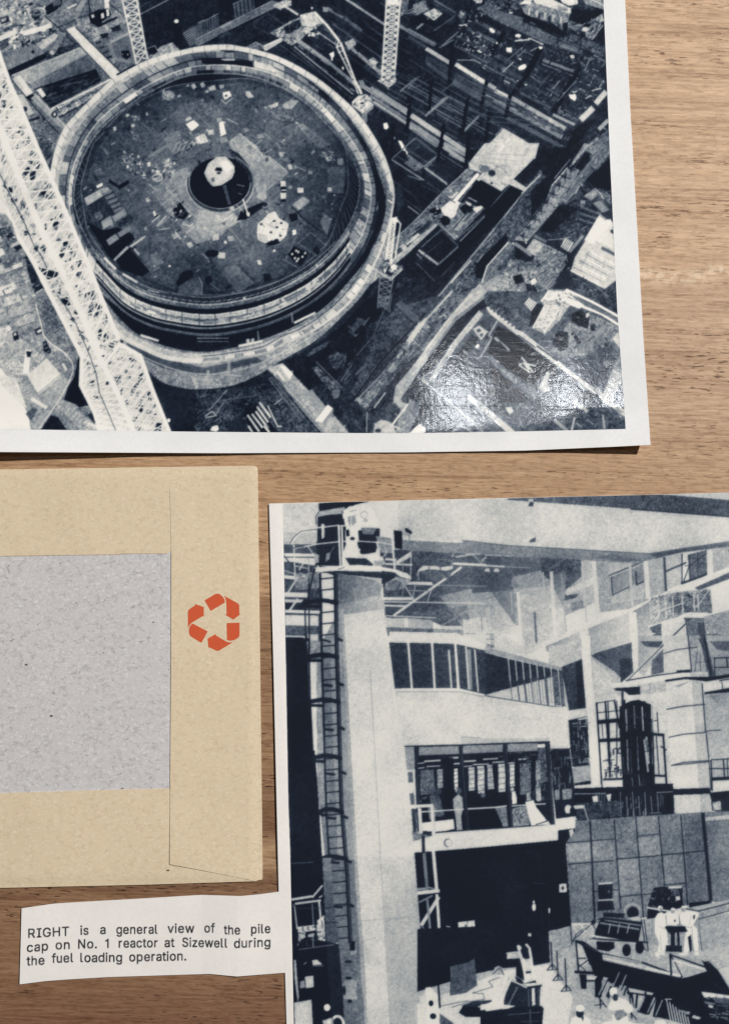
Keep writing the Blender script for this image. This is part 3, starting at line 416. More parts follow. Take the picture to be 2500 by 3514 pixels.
    P(.63, 1400, 700, 1530, 545, 1590, 540, 1580, 580, 1460, 760, 1440, 800, 1385, 820, tex=.06); P(.7, 1530, 545, 1624, 420, 1640, 500, 1585, 570); L(.66, 44, 1410, 790, 1440, 830, 1490, 850); P(.5, 1440, 850, 1590, 800, 1570, 880, 1490, 1060, 1400, 1060, tex=.1); L(.86, 14, 1490, 830, 1400, 950, 1340, 1030); P(.7, 1235, 1060, 1250, 970, 1300, 940, 1370, 960, 1420, 1060, tex=.06); El(.2, 1275, 1020, 22, 14); L(.75, 12, 1340, 970, 1440, 1010); P(.92, 1530, 1035, 1570, 975, 1624, 1000, 1624, 1035)
    L(.62, 8, 1195, 890, 1190, 1035); P(.22, 1000, 860, 1120, 800, 1180, 880, 1190, 1060, 1060, 1060, tex=.1)
    rd = (455, 560, 585, 525, 770, 725, 905, 855, 1085, 1060, 885, 1060, 700, 850, 560, 660)
    P(.64, *rd, tex=.08); S(rd, 40, 46, (14, 60), (4, 12), (.42, .85), jit=6); L(.08, 7, 570, 515, 640, 590, 770, 725); L(.4, 8, 690, 820, 900, 1060); L(.75, 6, 480, 560, 720, 830); P(.97, 558, 545, 592, 545, 652, 602, 626, 645); P(.85, 525, 590, 545, 580, 590, 640, 585, 665); P(.6, 720, 750, 790, 720, 880, 830, 820, 870, tex=.05); P(.94, 818, 945, 905, 830, 945, 858, 862, 962); P(.55, 870, 960, 945, 860, 950, 875, 885, 985)
    P(.26, 470, 620, 550, 660, 700, 860, 870, 1060, 780, 1060, 640, 900, 490, 690, tex=.1)
    for k in range(4): L(.48, 7, 478 + 18 * k, 640 - 8 * k, 700 + 26 * k, 935 - 20 * k)
    gl = (-60, 730, 150, 720, 470, 670, 720, 960, 780, 1060, -60, 1060)
    P(.24, *gl, tex=.13); S(gl, 46, -40, (20, 80), (4, 10), (.1, .5)); P(.2, 180, 960, 260, 910, 320, 1000, 310, 1060, 170, 1060); L(.42, 10, 130, 800, 400, 760); L(.34, 18, 400, 740, 440, 850); P(.08, 300, 860, 400, 840, 560, 1060, 340, 1060, tex=.05); L(.6, 8, 40, 870, 170, 720); L(.5, 12, 90, 900, 150, 800)
    for a in ((318, 905, 405, 1030), (350, 897, 430, 1000), (378, 878, 470, 1005), (388, 845, 470, 960), (405, 812, 490, 925), (325, 985, 355, 1035), (440, 985, 480, 1035)): L(.86, 15, *a); L(.2, 5, a[0] + 11, a[1] - 4, a[2] + 11, a[3] - 4)
    L(.85, 9, 468, 840, 540, 990, 570, 990); L(.7, 9, 515, 830, 570, 785); L(.8, 8, 10, 915, 60, 880, 90, 910, 15, 925); P(.93, 45, 1020, 58, 992, 100, 980, 110, 1012, 90, 1030)
    P(.15, 1255, 0, 1390, -60, 1370, 60, 1340, 160, 1280, 120)
    I.lattice((1283, -40), (1270, 110), (1345, -30), (1325, 135), 4, 7, .42); L(.4, 9, 1385, -40, 1355, 150); L(.34, 6, 1350, 20, 1375, 10); L(.34, 6, 1335, 90, 1365, 80)
    # ---- lower left ground
    I.frame(0, 1000)
    P(.52, -200, -600, 400, -40, 620, 480, 620, 720, 760, 1060, -200, 1060, tex=.1)
    P(.9, -200, 540, 0, 560, 100, 680, 205, 900, 240, 1060, -200, 1060, tex=.04); P(.66, -200, 230, 60, 270, 200, 380, 330, 480, 220, 640, 100, 680, 0, 560, -200, 540, tex=.1); P(.78, -60, 600, 120, 640, 200, 860, 60, 740, tex=.08)
    S((0, 380, 350, 420, 200, 700, 60, 640), 30, 30, (10, 50), (3, 8), (.5, .85)); El(.55, 40, 440, 36, 26, 5)
    P(.4, 290, 110, 380, 20, 590, 440, 480, 440, 360, 370, tex=.13); S((300, 110, 390, 60, 560, 420, 400, 380), 36, 30, (10, 45), (4, 9), (.2, .68))
    P(.82, 200, 612, 345, 488, 442, 602, 272, 742, tex=.03); P(.68, 272, 742, 442, 602, 452, 622, 290, 765); L(.9, 7, 275, 735, 440, 600); P(.55, 140, 610, 200, 612, 290, 765, 400, 820, 340, 960, 210, 840, tex=.08); L(.85, 9, 115, 605, 200, 600); P(.6, 300, 770, 460, 615, 530, 660, 450, 790, 350, 850, tex=.06)
    P(.92, 188, 425, 232, 430, 212, 603, 170, 600); P(.1, 192, 438, 234, 440, 226, 482, 200, 482); L(.84, 26, 230, 785, 345, 855); P(.3, 190, 900, 240, 850, 280, 865, 230, 950, tex=.06); P(.92, 170, 935, 215, 935, 220, 970, 180, 980); P(.6, 220, 1010, 340, 870, 380, 870, 290, 1010); P(.85, 450, 530, 470, 525, 497, 575, 482, 582)
    P(.1, 575, 480, 610, 505, 605, 690, 655, 810, 650, 835, 570, 852, 470, 792, 500, 700, 545, 630, 560, 560); P(.63, 400, 830, 452, 790, 560, 830, 650, 940, 760, 960, 750, 1060, 600, 1020, tex=.08)
    P(.45, 560, 860, 670, 830, 730, 950, 690, 970, tex=.1); P(.15, 640, 910, 700, 870, 735, 970, 690, 965); L(.8, 16, 620, 955, 740, 1005); P(.12, 375, 905, 430, 925, 520, 1060, 270, 1060); L(.4, 5, 420, 900, 640, 1000)
    for k in range(8): L(.45, 4, 440 + 26 * k, 870 + 16 * k, 470 + 26 * k, 840 + 16 * k)
    L(.85, 8, 265, 100, 300, 230, 320, 320, 372, 382, 480, 455, 530, 520, 540, 570, 515, 650, 440, 790, 290, 1005); L(.3, 4, 280, 110, 312, 240, 334, 318, 382, 376); P(.1, 315, 370, 340, 360, 380, 440, 360, 460, 320, 440, tex=.1); I.slats(.5, 6, 3, (330, 370), (370, 450), (-22, 12))
    P(.1, 90, 305, 128, 290, 142, 350, 105, 362); P(.92, 20, 218, 42, 212, 48, 235, 25, 242); P(.9, 45, 260, 75, 245, 85, 280, 60, 292); P(.12, 40, 190, 75, 178, 80, 200, 50, 212); P(.1, 130, 130, 160, 120, 172, 150, 145, 160); P(.12, 250, 280, 300, 260, 315, 300, 270, 325); P(.85, 270, 290, 300, 275, 310, 290, 280, 308); P(.8, 100, 310, 118, 300, 124, 320, 106, 328); S((0, 150, 240, 110, 240, 380, 40, 300), 36, -30, (8, 30), (4, 9), (.15, .9))
    I.frame(0, 500)
    for (x, y, w, h, g) in ((-60, 700, 110, 60, .7), (50, 690, 110, 60, .78), (20, 520, 60, 60, .8), (-40, 770, 60, 50, .85), (30, 800, 140, 60, .55), (-60, 900, 150, 60, .7), (60, 960, 130, 60, .62), (-60, 1060, 160, 60, .82), (90, 1060, 120, 50, .5), (0, 1130, 140, 60, .66), (140, 1120, 120, 56, .6), (20, 860, 80, 40, .4), (200, 1080, 110, 60, .5), (-60, 830, 60, 40, .3), (90, 880, 70, 30, .86), (60, 1210, 160, 60, .6), (-40, 1260, 110, 60, .58), (120, 1280, 120, 50, .66)):
        P(g, x, y, x + w, y - w * .35, x + w + h * .45, y + h - w * .35, x + h * .45, y + h, tex=.06); L(.28, 4, x + h * .45, y + h, x + w + h * .45, y + h - w * .35)
    P(.16, 190, 720, 250, 850, 300, 1000, 330, 1050, 250, 1080, 200, 900, tex=.08); L(.7, 6, 210, 950, 190, 1010, 240, 1110, 250, 1050); S((-60, 450, 100, 500, 260, 900, 300, 1100, -60, 1200), 80, -22, (10, 50), (4, 12), (.15, .85))
    # ---- the ring wall
    I.frame(0, 0, 1.0, seed=11)
    base_out = spline([700, 1239, 817, 1225, 915, 1206, 976, 1173, 1046, 1145, 1121, 1098, 1190, 1040, 1240, 975, 1292, 880, 1325, 790, 1341, 720, 1346, 670, 1336, 612, 1308, 530, 1261, 449, 1215, 388, 1168, 342, 1093, 281, 1009, 229, 925, 192, 817, 166, 760, 161, 680, 168, 599, 187, 530, 207, 468, 234, 388, 281, 299, 365, 234, 435, 205, 496, 187, 560, 180, 640, 190, 740, 225, 870, 280, 980, 350, 1080, 412, 1150, 496, 1196, 580, 1229])
    skirt = spline([700, 1335, 800, 1322, 880, 1290, 960, 1240, 1080, 1170, 1180, 1080, 1260, 990, 1310, 900, 1330, 760, 1200, 700, 600, 700, 380, 1100, 440, 1200, 540, 1300, 620, 1330])
    P(.55, *skirt.ravel(), tex=.1); P(.3, 430, 1150, 560, 1230, 700, 1262, 880, 1225, 900, 1240, 700, 1290, 560, 1265, 440, 1200)
    S((560, 1300, 700, 1320, 900, 1280, 900, 1250, 700, 1290, 520, 1270), 16, 0, (20, 60), (5, 12), (.5, .7))
    L(.7, 3.5, *spline([470, 1215, 600, 1268, 720, 1284, 850, 1262, 950, 1218, 1060, 1160, 1140, 1105], False).ravel())
    P(.7, *base_out.ravel(), tex=.06)
    def loop(pts): return spline(pts)
    def inner(f, cx=745, cy=640):           # shrink the rim outline towards the centre, less at the far side
        q = base_out.copy(); q[:, 0] = cx + (q[:, 0] - cx) * (1 - f); return q
    rimL = loop([760, 200, 860, 210, 960, 240, 1060, 300, 1150, 375, 1225, 470, 1270, 560, 1290, 650, 1283, 740, 1250, 840, 1190, 930, 1110, 1000, 1010, 1055, 900, 1090, 790, 1112, 700, 1122, 600, 1112, 500, 1090, 400, 1035, 320, 960, 255, 840, 228, 720, 232, 600, 262, 500, 320, 410, 410, 330, 520, 260, 640, 212])
    lo_out = loop([1341, 690, 1325, 790, 1280, 890, 1220, 970, 1130, 1060, 1010, 1130, 900, 1178, 790, 1205, 700, 1214, 600, 1204, 500, 1170, 420, 1120, 340, 1030, 285, 940, 240, 840, 205, 720, 205, 610, 260, 480, 400, 310, 600, 205, 760, 180, 930, 210, 1100, 300, 1230, 440, 1315, 590])
    P(.5, *lo_out.ravel(), tex=.1)
    pit = loop([1322, 690, 1308, 780, 1262, 880, 1205, 955, 1115, 1052, 1005, 1122, 895, 1166, 790, 1196, 700, 1208, 600, 1196, 510, 1166, 440, 1122, 360, 1030, 300, 930, 250, 830, 216, 720, 216, 620, 270, 500, 410, 330, 600, 230, 760, 205, 930, 232, 1090, 318, 1210, 450, 1290, 580])
    P(.09, *pit.ravel(), tex=.04)
    # light outer slope of the upper rim (far side)
    wallT = loop([760, 176, 860, 186, 960, 220, 1060, 280, 1150, 355, 1225, 450, 1275, 540, 1300, 640, 1297, 740, 1262, 840, 1200, 935, 1115, 1010, 1010, 1066, 900, 1100, 790, 1124, 700, 1134, 600, 1124, 500, 1100, 395, 1045, 310, 965, 240, 840, 205, 720, 205, 600, 240, 490, 300, 400, 390, 310, 500, 240, 620, 190])
    P(.5, *wallT.ravel(), tex=.1)
    L(.12, 7, *np.vstack([wallT[:150]]).ravel()); L(.82, 15, *base_out[330:470].ravel())
    P(.5, *rimL.ravel(), tex=.1)
    lo = loop([760, 223, 860, 233, 960, 264, 1060, 325, 1140, 400, 1205, 480, 1252, 565, 1272, 650, 1264, 735, 1230, 830, 1170, 915, 1090, 980, 1000, 1034, 900, 1068, 790, 1094, 700, 1104, 600, 1093, 500, 1062, 405, 1012, 325, 930, 268, 840, 240, 720, 243, 610, 275, 515, 335, 420, 430, 340, 540, 275, 650, 232])
    P(.62, *lo.ravel(), tex=.1)
    mid = loop([760, 240, 860, 250, 960, 283, 1050, 340, 1125, 410, 1190, 490, 1232, 565, 1250, 640, 1240, 720, 1205, 800, 1140, 890, 1060, 955, 980, 1005, 890, 1040, 790, 1062, 700, 1072, 600, 1062, 500, 1030, 410, 975, 330, 900, 275, 800, 250, 710, 252, 620, 285, 520, 345, 435, 440, 350, 550, 285, 650, 248])
    P(.33, *mid.ravel(), tex=.09)
    wk = loop([760, 252, 860, 262, 955, 295, 1045, 350, 1115, 420, 1175, 490, 1215, 560, 1233, 630, 1222, 710, 1185, 790, 1125, 868, 1050, 935, 970, 985, 890, 1015, 790, 1036, 700, 1044, 600, 1034, 510, 1005, 425, 960, 350, 895, 290, 800, 258, 710, 258, 630, 290, 530, 350, 440, 445, 360, 555, 295, 650, 260])
    P(.12, *wk.ravel(), tex=.05)
    fl = loop([760, 274, 830, 269, 887, 276, 999, 314, 1065, 356, 1112, 393, 1145, 435, 1184, 509, 1194, 600, 1191, 655, 1168, 715, 1140, 799, 1105, 852, 999, 942, 897, 983, 794, 1008, 700, 1012, 590, 1004, 487, 963, 402, 926, 365, 884, 323, 823, 299, 781, 284, 697, 279, 640, 288, 600, 318, 500, 345, 470, 421, 384, 529, 323, 608, 292])
    P(.2, *fl.ravel(), tex=.05)
    for k in range(14):                          # floor lighting drawn in: the slab paler towards its middle
        f = .96 - .045 * k; P(.26 + .012 * k, *np.stack([735 + (fl[:, 0] - 735) * f, 655 + (fl[:, 1] - 655) * f], 1).ravel(), tex=.05)
    # panels and stays along the wall bands
    def at(c, k, open_=False): return c[min(int(k * len(c)), len(c) - 1)] if open_ else c[int(k * len(c)) % len(c)]
    def band(c0, c1, n, lo_, hi_, w, lines=None, a=0., b=1., op=False):
        r = I.rng; k = a
        while k < b:
            dk = (1 / n) * r.uniform(.5, 1.6)
            p, q, s_, t = at(c0, k, op), at(c0, k + dk, op), at(c1, k + dk, op), at(c1, k, op)
            if r.random() < w: P(r.uniform(lo_, hi_), *p, *q, *s_, *t)
            if lines is not None: L(lines, 2.6, *p, *t)
            k += dk
    band(lo, mid, 95, .35, .9, .85, .25); band(rimL, lo, 80, .3, .66, .7, .22); band(wallT, rimL, 90, .3, .75, .7, .25, a=.42, b=1.12); band(mid, wk, 90, .14, .5, .65, .1, a=.45, b=1.08)
    band(wallT, rimL, 60, .1, .3, .8, None, a=.12, b=.42)
    n = len(rimL)
    for c, g, w in ((lo, .86, 3), (wk, .6, 3), (rimL, .15, 4)): L(g, w, *np.vstack([c, c[:1]]).ravel())
    top = np.vstack([base_out[int(.29 * len(base_out)):int(.84 * len(base_out))]])
    L(.85, 17, *top.ravel())
    for k in np.linspace(.3, .83, 40): p = at(base_out, k); L(.5, 2.2, p[0], p[1] - 9, p[0] + (745 - p[0]) * .03, p[1] + 11)
    nb = int(.29 * len(base_out)); L(.8, 15, *base_out[int(.10 * len(base_out)):nb + 6].ravel()); L(.68, 15, *base_out[:int(.11 * len(base_out))].ravel())
    bi = np.array([(745 + (x - 745) * .975, y - 10) for x, y in base_out]); band(base_out[:nb], np.vstack([bi[:nb]]), 34, .45, .92, .9, .3, op=True)
    L(.2, 3, *(bi[:nb] - (8, 7)).ravel())
    P(.06, 690, 200, 770, 200, 866, 212, 872, 232, 800, 222, 695, 218); P(.78, 872, 210, 925, 222, 960, 245, 940, 248, 873, 230, tex=.05); P(.7, 758, 201, 806, 202, 806, 208, 760, 207)
    # near side of the wall: pale rail band, then dark recess with dotted ledge
    nearA = spline([330, 905, 420, 1000, 510, 1048, 600, 1070, 700, 1082, 790, 1074, 890, 1052, 985, 1015, 1075, 962, 1150, 895, 1200, 830], False)
    P(.06, *np.vstack([nearA + (0, -20), nearA[::-1] + (0, -4)]).ravel()); P(.42, *np.vstack([nearA + (0, -34), nearA[::-1] + (0, -22)]).ravel(), tex=.1); L(.75, 4, *(nearA + (0, -36)).ravel()); L(.6, 3.5, *(nearA + (0, -46)).ravel())
    P(.54, *np.vstack([nearA, nearA[::-1] + (2, 32)]).ravel(), tex=.12)
    P(.74, *np.vstack([nearA + (0, 3), nearA[::-1] + (0, 12)]).ravel(), tex=.1); P(.66, *np.vstack([nearA + (1, 22), nearA[::-1] + (2, 31)]).ravel(), tex=.1); L(.9, 4, *nearA.ravel()); L(.86, 4, *(nearA + (2, 32)).ravel())
    for k in np.arange(20, len(nearA) - 2, 1.0):
        p = nearA[int(k)]; L(.28, 3, p[0], p[1] + 16, p[0] + 4, p[1] + 16)
    for k in range(4, len(nearA), 7): p = nearA[k]; L(.25, 2.5, p[0], p[1] - 8, p[0] + 1, p[1] + 32)
    for _ in range(40):
        k = int(I.rng.integers(2, len(nearA) - 8)); y = I.rng.uniform(5, 28); L(I.rng.uniform(.3, .92), I.rng.uniform(3, 8), *(nearA[k:k + int(I.rng.integers(2, 7))] + (0, y)).ravel())
    L(.06, 6, *(nearA + (2, 38)).ravel()); L(.55, 5, *(nearA + (2, 44)).ravel()); P(.05, *np.vstack([nearA + (2, 48), nearA[::-1] + (4, 62)]).ravel()); L(.42, 5, *(nearA + (4, 65)).ravel())
    for k in range(0, len(nearA), 1): p = nearA[k] + (4, 70); L(.5, 3.5, p[0], p[1], p[0] + 3, p[1])
    for p in ((1009, 1108, 1082, 1073), (818, 1188, 900, 1170), (482, 1150, 545, 1170)): L(.85, 8, *p)
    for k in range(12): L(.6, 3, 678 + 9 * k, 1160, 683 + 9 * k, 1161); L(.5, 3, 680 + 9 * k, 1172, 685 + 9 * k, 1172)
    L(.5, 5, 1000, 1072, 1004, 1108); L(.5, 5, 884, 1135, 888, 1170); P(.75, 845, 1163, 856, 1163, 856, 1176, 845, 1177); P(.7, 862, 1162, 872, 1161, 872, 1174, 862, 1175)
    # gantry between wall and floor
    for k in np.linspace(0, 1, 120, endpoint=False):
        if .1 < k < .93:
            p, q = at(wk, k), at(fl, k); q2 = at(fl, k + .006); L(.34, 2.6, *p, *q); L(.3, 2.2, *p, *q2)
    L(.42, 3, *np.vstack([fl, fl[:1]]).ravel()); L(.56, 2.6, *(nearA[18:110] + (-3, -62)).ravel())
    S(np.vstack([fl, ]).ravel(), 130, -35, (5, 18), (3, 9), (.3, .75)); S(fl.ravel(), 90, -35, (6, 26), (3, 9), (.1, .32)); S(fl.ravel(), 40, 35, (20, 60), (1.6, 2.6), (.3, .6))
    # ---- inside the ring
    I.frame(0, 0)
    El(.55, 1235, 700, 44, 34); S((1195, 670, 1280, 670, 1280, 750, 1200, 730), 16, 20, (8, 26), (4, 9), (.15, .85)); P(.36, 1240, 850, 1440, 715, 1505, 760, 1280, 922, tex=.05); P(.38, 1440, 810, 1560, 730, 1624, 830, 1600, 880, tex=.08); L(.55, 5, 1430, 820, 1540, 930)
    P(.92, 1362, 912, 1420, 880, 1462, 918, 1405, 962); P(.7, 1355, 880, 1390, 852, 1410, 870, 1370, 890); P(.3, 1405, 962, 1462, 920, 1490, 940, 1420, 990)
    for k in range(6): L(.5, 4, 1090, 1160 - k * 4, 1240, 1070 - k * 4); El(.5, 1350, 1060, 130 - 13 * k, 88 - 9 * k, 6 if k % 2 else 9, 20, 40, 235)
    for k in range(5): L(.62, 13, 1270 + 34 * k, 1110 - 4 * k, 1300 + 34 * k, 1050 - 2 * k)
    S((1260, 1000, 1530, 940, 1560, 1100, 1300, 1140), 40, -30, (10, 40), (5, 12), (.1, .82)); P(.8, 1430, 1010, 1500, 980, 1530, 1040, 1450, 1060, tex=.15)
    for f in ((920, 840, 940, 832, 952, 848, 930, 860), (960, 915, 980, 905, 992, 925, 968, 935), (830, 935, 850, 925, 855, 955, 838, 962), (1400, 625, 1425, 610, 1440, 640, 1420, 655), (1465, 615, 1490, 600, 1505, 630, 1480, 645), (1505, 665, 1530, 660, 1530, 680, 1508, 682), (1545, 630, 1575, 625, 1585, 660, 1550, 660), (1530, 955, 1565, 952, 1566, 985, 1532, 985), (1068, 830, 1080, 822, 1090, 845, 1078, 850)): P(.75, *f)
    L(.5, 6, 1040, 900, 1110, 960); L(.4, 5, 850, 1010, 930, 1085); P(.5, 965, 850, 1030, 845, 1030, 880, 985, 885, tex=.15); P(.4, 970, 985, 1020, 985, 1010, 1030, 975, 1020, tex=.15); P(.32, 1135, 880, 1165, 895, 1150, 920, 1130, 905); S((880, 1150, 1030, 1140, 1030, 1250, 900, 1250), 26, 0, (8, 24), (8, 15), (.1, .9)); P(.45, 760, 1080, 800, 1120, 790, 1140, 770, 1120)
    I.frame(700, 0)
    for f, g in (((110, 900, 140, 888, 162, 982, 122, 1002), .95), ((135, 680, 185, 668, 202, 702, 150, 732), .88), ((30, 640, 75, 630, 70, 665, 40, 668), .7), ((110, 625, 145, 620, 145, 645, 120, 650), .65), ((305, 670, 330, 668, 368, 712, 325, 720, 308, 700), .72), ((470, 775, 545, 748, 540, 778, 495, 798), .72), ((570, 770, 640, 728, 692, 742, 640, 802, 590, 795), .55), ((30, 955, 70, 952, 70, 985, 32, 988), .75), ((90, 865, 130, 862, 130, 890, 95, 895), .6), ((120, 1010, 170, 1000, 170, 1045, 125, 1050), .6), ((285, 945, 310, 935, 332, 955, 305, 970), .62), ((385, 985, 430, 980, 440, 1010, 395, 1015), .6)): P(g, *f, tex=.06)
    P(.1, 150, 700, 165, 690, 175, 705, 158, 712); L(.75, 5, 125, 730, 160, 760, 210, 720); P(.38, 710, 960, 755, 930, 925, 1062, 850, 1092, tex=.05); P(.5, 690, 915, 720, 905, 760, 940, 720, 960); P(.34, 450, 800, 560, 780, 640, 860, 540, 890, tex=.12); P(.26, 560, 900, 680, 840, 700, 880, 600, 930, tex=.12)
    S((450, 780, 700, 800, 760, 1000, 560, 930), 40, 35, (8, 40), (3, 9), (.12, .55)); L(.8, 5, 170, 870, 250, 912); L(.6, 5, 445, 980, 490, 1020)
    slab = (175, 1040, 262, 975, 560, 1205, 625, 1270, 560, 1320, 470, 1390, 400, 1440, 330, 1270)
    P(.6, *slab, tex=.06); L(.82, 4, 262, 980, 610, 1260); L(.78, 4, 330, 1095, 420, 1030); L(.75, 4, 400, 1160, 500, 1090); L(.78, 4, 470, 1260, 560, 1190); L(.8, 4, 330, 1050, 560, 1240); El(.45, 335, 1080, 22, 14); El(.3, 460, 1170, 14, 14); P(.35, 395, 1090, 440, 1075, 470, 1140, 440, 1140, tex=.1); S(slab, 24, 40, (8, 26), (3, 8), (.35, .85))
    I.frame(0, 500)
    slab = (1110, 345, 1240, 210, 1380, 150, 1480, 300, 1430, 420, 1624, 500, 1700, 560, 1624, 660, 1440, 722, 1300, 570)
    P(.54, *slab, tex=.06)
    for k in range(8): L(.4, 8, 1130 + 30 * k, 330 + 42 * k, 1250 + 26 * k, 240 + 40 * k, o=.6)
    L(.82, 4, 1220, 310, 1540, 630); L(.72, 4, 1175, 440, 1340, 330); L(.8, 4, 1370, 640, 1460, 560); L(.75, 4, 1340, 560, 1450, 620); L(.85, 5, 1480, 650, 1540, 630); P(.4, 1455, 620, 1500, 615, 1510, 650, 1465, 650, tex=.1); P(.07, 1270, 470, 1320, 410, 1345, 450, 1385, 500, 1350, 540, 1290, 530, tex=.06); S((1240, 410, 1400, 410, 1400, 560, 1250, 540), 40, -50, (8, 26), (5, 11), (.1, .98)); L(.85, 6, 1340, 575, 1390, 590, 1420, 570)
    S((880, 60, 1060, 60, 1060, 250, 900, 140), 40, 10, (8, 26), (9, 16), (.1, .92)); S((1080, 90, 1290, 110, 1290, 250, 1100, 260), 50, 20, (12, 40), (10, 20), (.12, .9)); El(.75, 1155, 235, 36, 24, 8)
    P(.3, 790, 195, 855, 165, 935, 248, 872, 290, tex=.04); P(.06, 800, 240, 870, 292, 940, 250, 950, 275, 880, 320, 800, 270)
    P(.2, 610, 370, 800, 290, 935, 500, 760, 615, 680, 510, tex=.06); P(.66, 618, 385, 735, 318, 758, 368, 640, 440); P(.6, 735, 318, 792, 300, 812, 335, 755, 350); P(.45, 752, 350, 815, 320, 932, 495, 860, 520); I.slats(.2, 14, 5, (755, 355), (858, 515), (66, -28)); P(.6, 742, 555, 812, 512, 832, 568, 760, 614); P(.56, 822, 520, 912, 462, 932, 500, 842, 560); P(.45, 690, 500, 740, 480, 760, 530, 715, 550, tex=.1)
    P(.06, 640, 560, 760, 620, 860, 600, 960, 640, 990, 680, 840, 850, 780, 790); P(.44, 780, 692, 850, 645, 876, 682, 802, 732); P(.44, 860, 642, 942, 590, 962, 622, 880, 672); P(.93, 705, 296, 750, 270, 756, 292, 716, 312); P(.22, 850, 560, 960, 500, 970, 560, 880, 600, tex=.1)
    for a in ((838, 842, 938, 742, 20, .62), (952, 746, 1065, 665, 15, .74), (765, 820, 850, 905, 17, .84), (900, 940, 1008, 1002, 15, .84), (1090, 1060, 1165, 1075, 8, .7), (1115, 560, 1175, 510, 12, .72), (1150, 590, 1220, 515, 12, .75), (1165, 590, 1245, 520, 10, .6), (1165, 615, 1245, 605, 6, .8), (1285, 630, 1325, 685, 10, .8), (1115, 800, 1135, 890, 8, .75), (1090, 280, 1140, 320, 8, .7), (740, 170, 690, 190, 6, .5), (1060, 310, 1180, 440, 4, .5), (950, 360, 1020, 320, 6, .5), (985, 760, 1020, 800, 20, .6), (1120, 920, 1150, 900, 6, .6), (1480, 790, 1530, 830, 6, .7)): L(a[5], a[4], *a[:4])
    for f, g in (((1065, 385, 1090, 375, 1102, 405, 1078, 418), .72), ((1120, 480, 1135, 475, 1148, 510, 1130, 520), .85), ((1055, 600, 1075, 590, 1082, 615, 1062, 620), .6), ((1255, 650, 1290, 645, 1305, 672, 1275, 685), .66), ((1368, 715, 1400, 705, 1418, 735, 1390, 752), .76), ((1560, 660, 1605, 640, 1606, 690, 1562, 692), .85), ((1040, 800, 1090, 790, 1130, 870, 1110, 925), .32), ((1100, 820, 1150, 770, 1200, 860, 1140, 890), .42), ((1590, 785, 1624, 780, 1624, 825, 1600, 825), .75), ((1300, 1090, 1320, 1020, 1450, 960, 1482, 1000, 1482, 1092), .38), ((1180, 750, 1220, 740, 1235, 770, 1205, 785), .42)): P(g, *f, tex=.05)
    P(.06, 1335, 930, 1400, 910, 1420, 950, 1310, 1030, 1290, 1010, tex=.05); P(.08, 1530, 780, 1600, 770, 1590, 810, 1540, 815); P(.08, 1500, 980, 1540, 950, 1560, 990, 1520, 1020); El(.9, 1245, 883, 9, 8); El(.85, 1360, 667, 7, 7); P(.04, 850, 840, 960, 740, 1100, 920, 1040, 960, 900, 910); L(.45, 4, 960, 760, 1110, 930); L(.7, 5, 1460, 965, 1482, 1010, 1480, 1090); L(.1, 6, 860, 905, 1040, 995, 1260, 1085)
    # the central pedestal
    I.frame(700, 500)
    El(.05, 130, 280, 240, 195); El(.72, 118, 275, 248, 215, 9, 0, -5, 190); El(.25, 118, 275, 235, 204, 16, 0, -5, 190); El(.62, 116, 272, 224, 190, 7, 0, -5, 190); El(.05, 112, 270, 212, 182)
    P(.2, 230, 60, 300, 110, 345, 190, 362, 260, 335, 270, 300, 180, 230, 100, tex=.08); P(.14, 180, 20, 260, 60, 330, 150, 345, 230, 280, 130, 190, 70); I.slats(.3, 12, 5, (180, 30), (300, 120), (8, 45)); I.slats(.32, 9, 4, (-20, 30), (60, -10), (6, 60)); El(.48, 118, 275, 246, 213, 10, 0, -62, 10)
    P(.66, -40, 470, 60, 490, 200, 482, 280, 545, 150, 620, 0, 690, -60, 600, tex=.06); P(.62, 380, 372, 450, 312, 462, 385, 430, 405); L(.7, 5, -20, 545, 40, 510); L(.86, 6, 90, 510, 135, 555, 215, 500); L(.8, 5, 0, 590, 60, 640); L(.7, 6, 60, 610, 190, 585); El(.4, 145, 572, 14, 12)
    P(.05, 270, 480, 440, 410, 470, 430, 310, 540, 240, 550, tex=.04); L(.12, 16, 310, 530, 460, 425); L(.85, 10, 285, 390, 325, 510); L(.7, 6, 235, 430, 290, 485); P(.9, 310, 490, 335, 488, 335, 520, 315, 515)
    P(.78, 0, 200, 30, 130, 90, 85, 160, 80, 200, 120, 222, 150, 225, 190, 205, 240, 130, 290, 70, 298, 30, 262, tex=.03); P(.72, 130, 290, 205, 240, 222, 180, 180, 230, 110, 270); P(.76, 70, 100, 110, 80, 165, 85, 130, 110, tex=.05); P(.7, 10, 190, 50, 260, 80, 290, 60, 296, 25, 255); P(.93, 120, 120, 170, 110, 210, 160, 170, 200, 140, 170); P(.06, 78, 180, 92, 158, 128, 162, 136, 186, 100, 188); P(.2, 92, 195, 125, 190, 118, 210, 95, 208); P(.35, 48, 240, 75, 230, 80, 262, 60, 265)
    I.lattice((140, 295), (180, 430), (158, 290), (195, 430), 6, 4, .4); P(.1, 190, 300, 320, 290, 250, 380, 200, 400); L(.7, 5, 240, 285, 295, 297); L(.6, 5, 255, 350, 280, 358); El(.7, 205, 460, 18, 15)
    # lumps, crates and sheets on the floor
    P(.84, 388, 640, 392, 570, 430, 545, 470, 500, 505, 485, 522, 478, 548, 530, 622, 575, 602, 660, 545, 712, 470, 722, 395, 690, tex=.07); P(.05, 500, 690, 540, 680, 560, 712, 480, 738, 450, 715); S((395, 560, 600, 560, 590, 680, 420, 690), 34, -35, (10, 34), (5, 11), (.55, .98)); P(.66, 440, 560, 520, 590, 540, 610, 500, 605); P(.66, 400, 640, 460, 655, 470, 710, 400, 690)
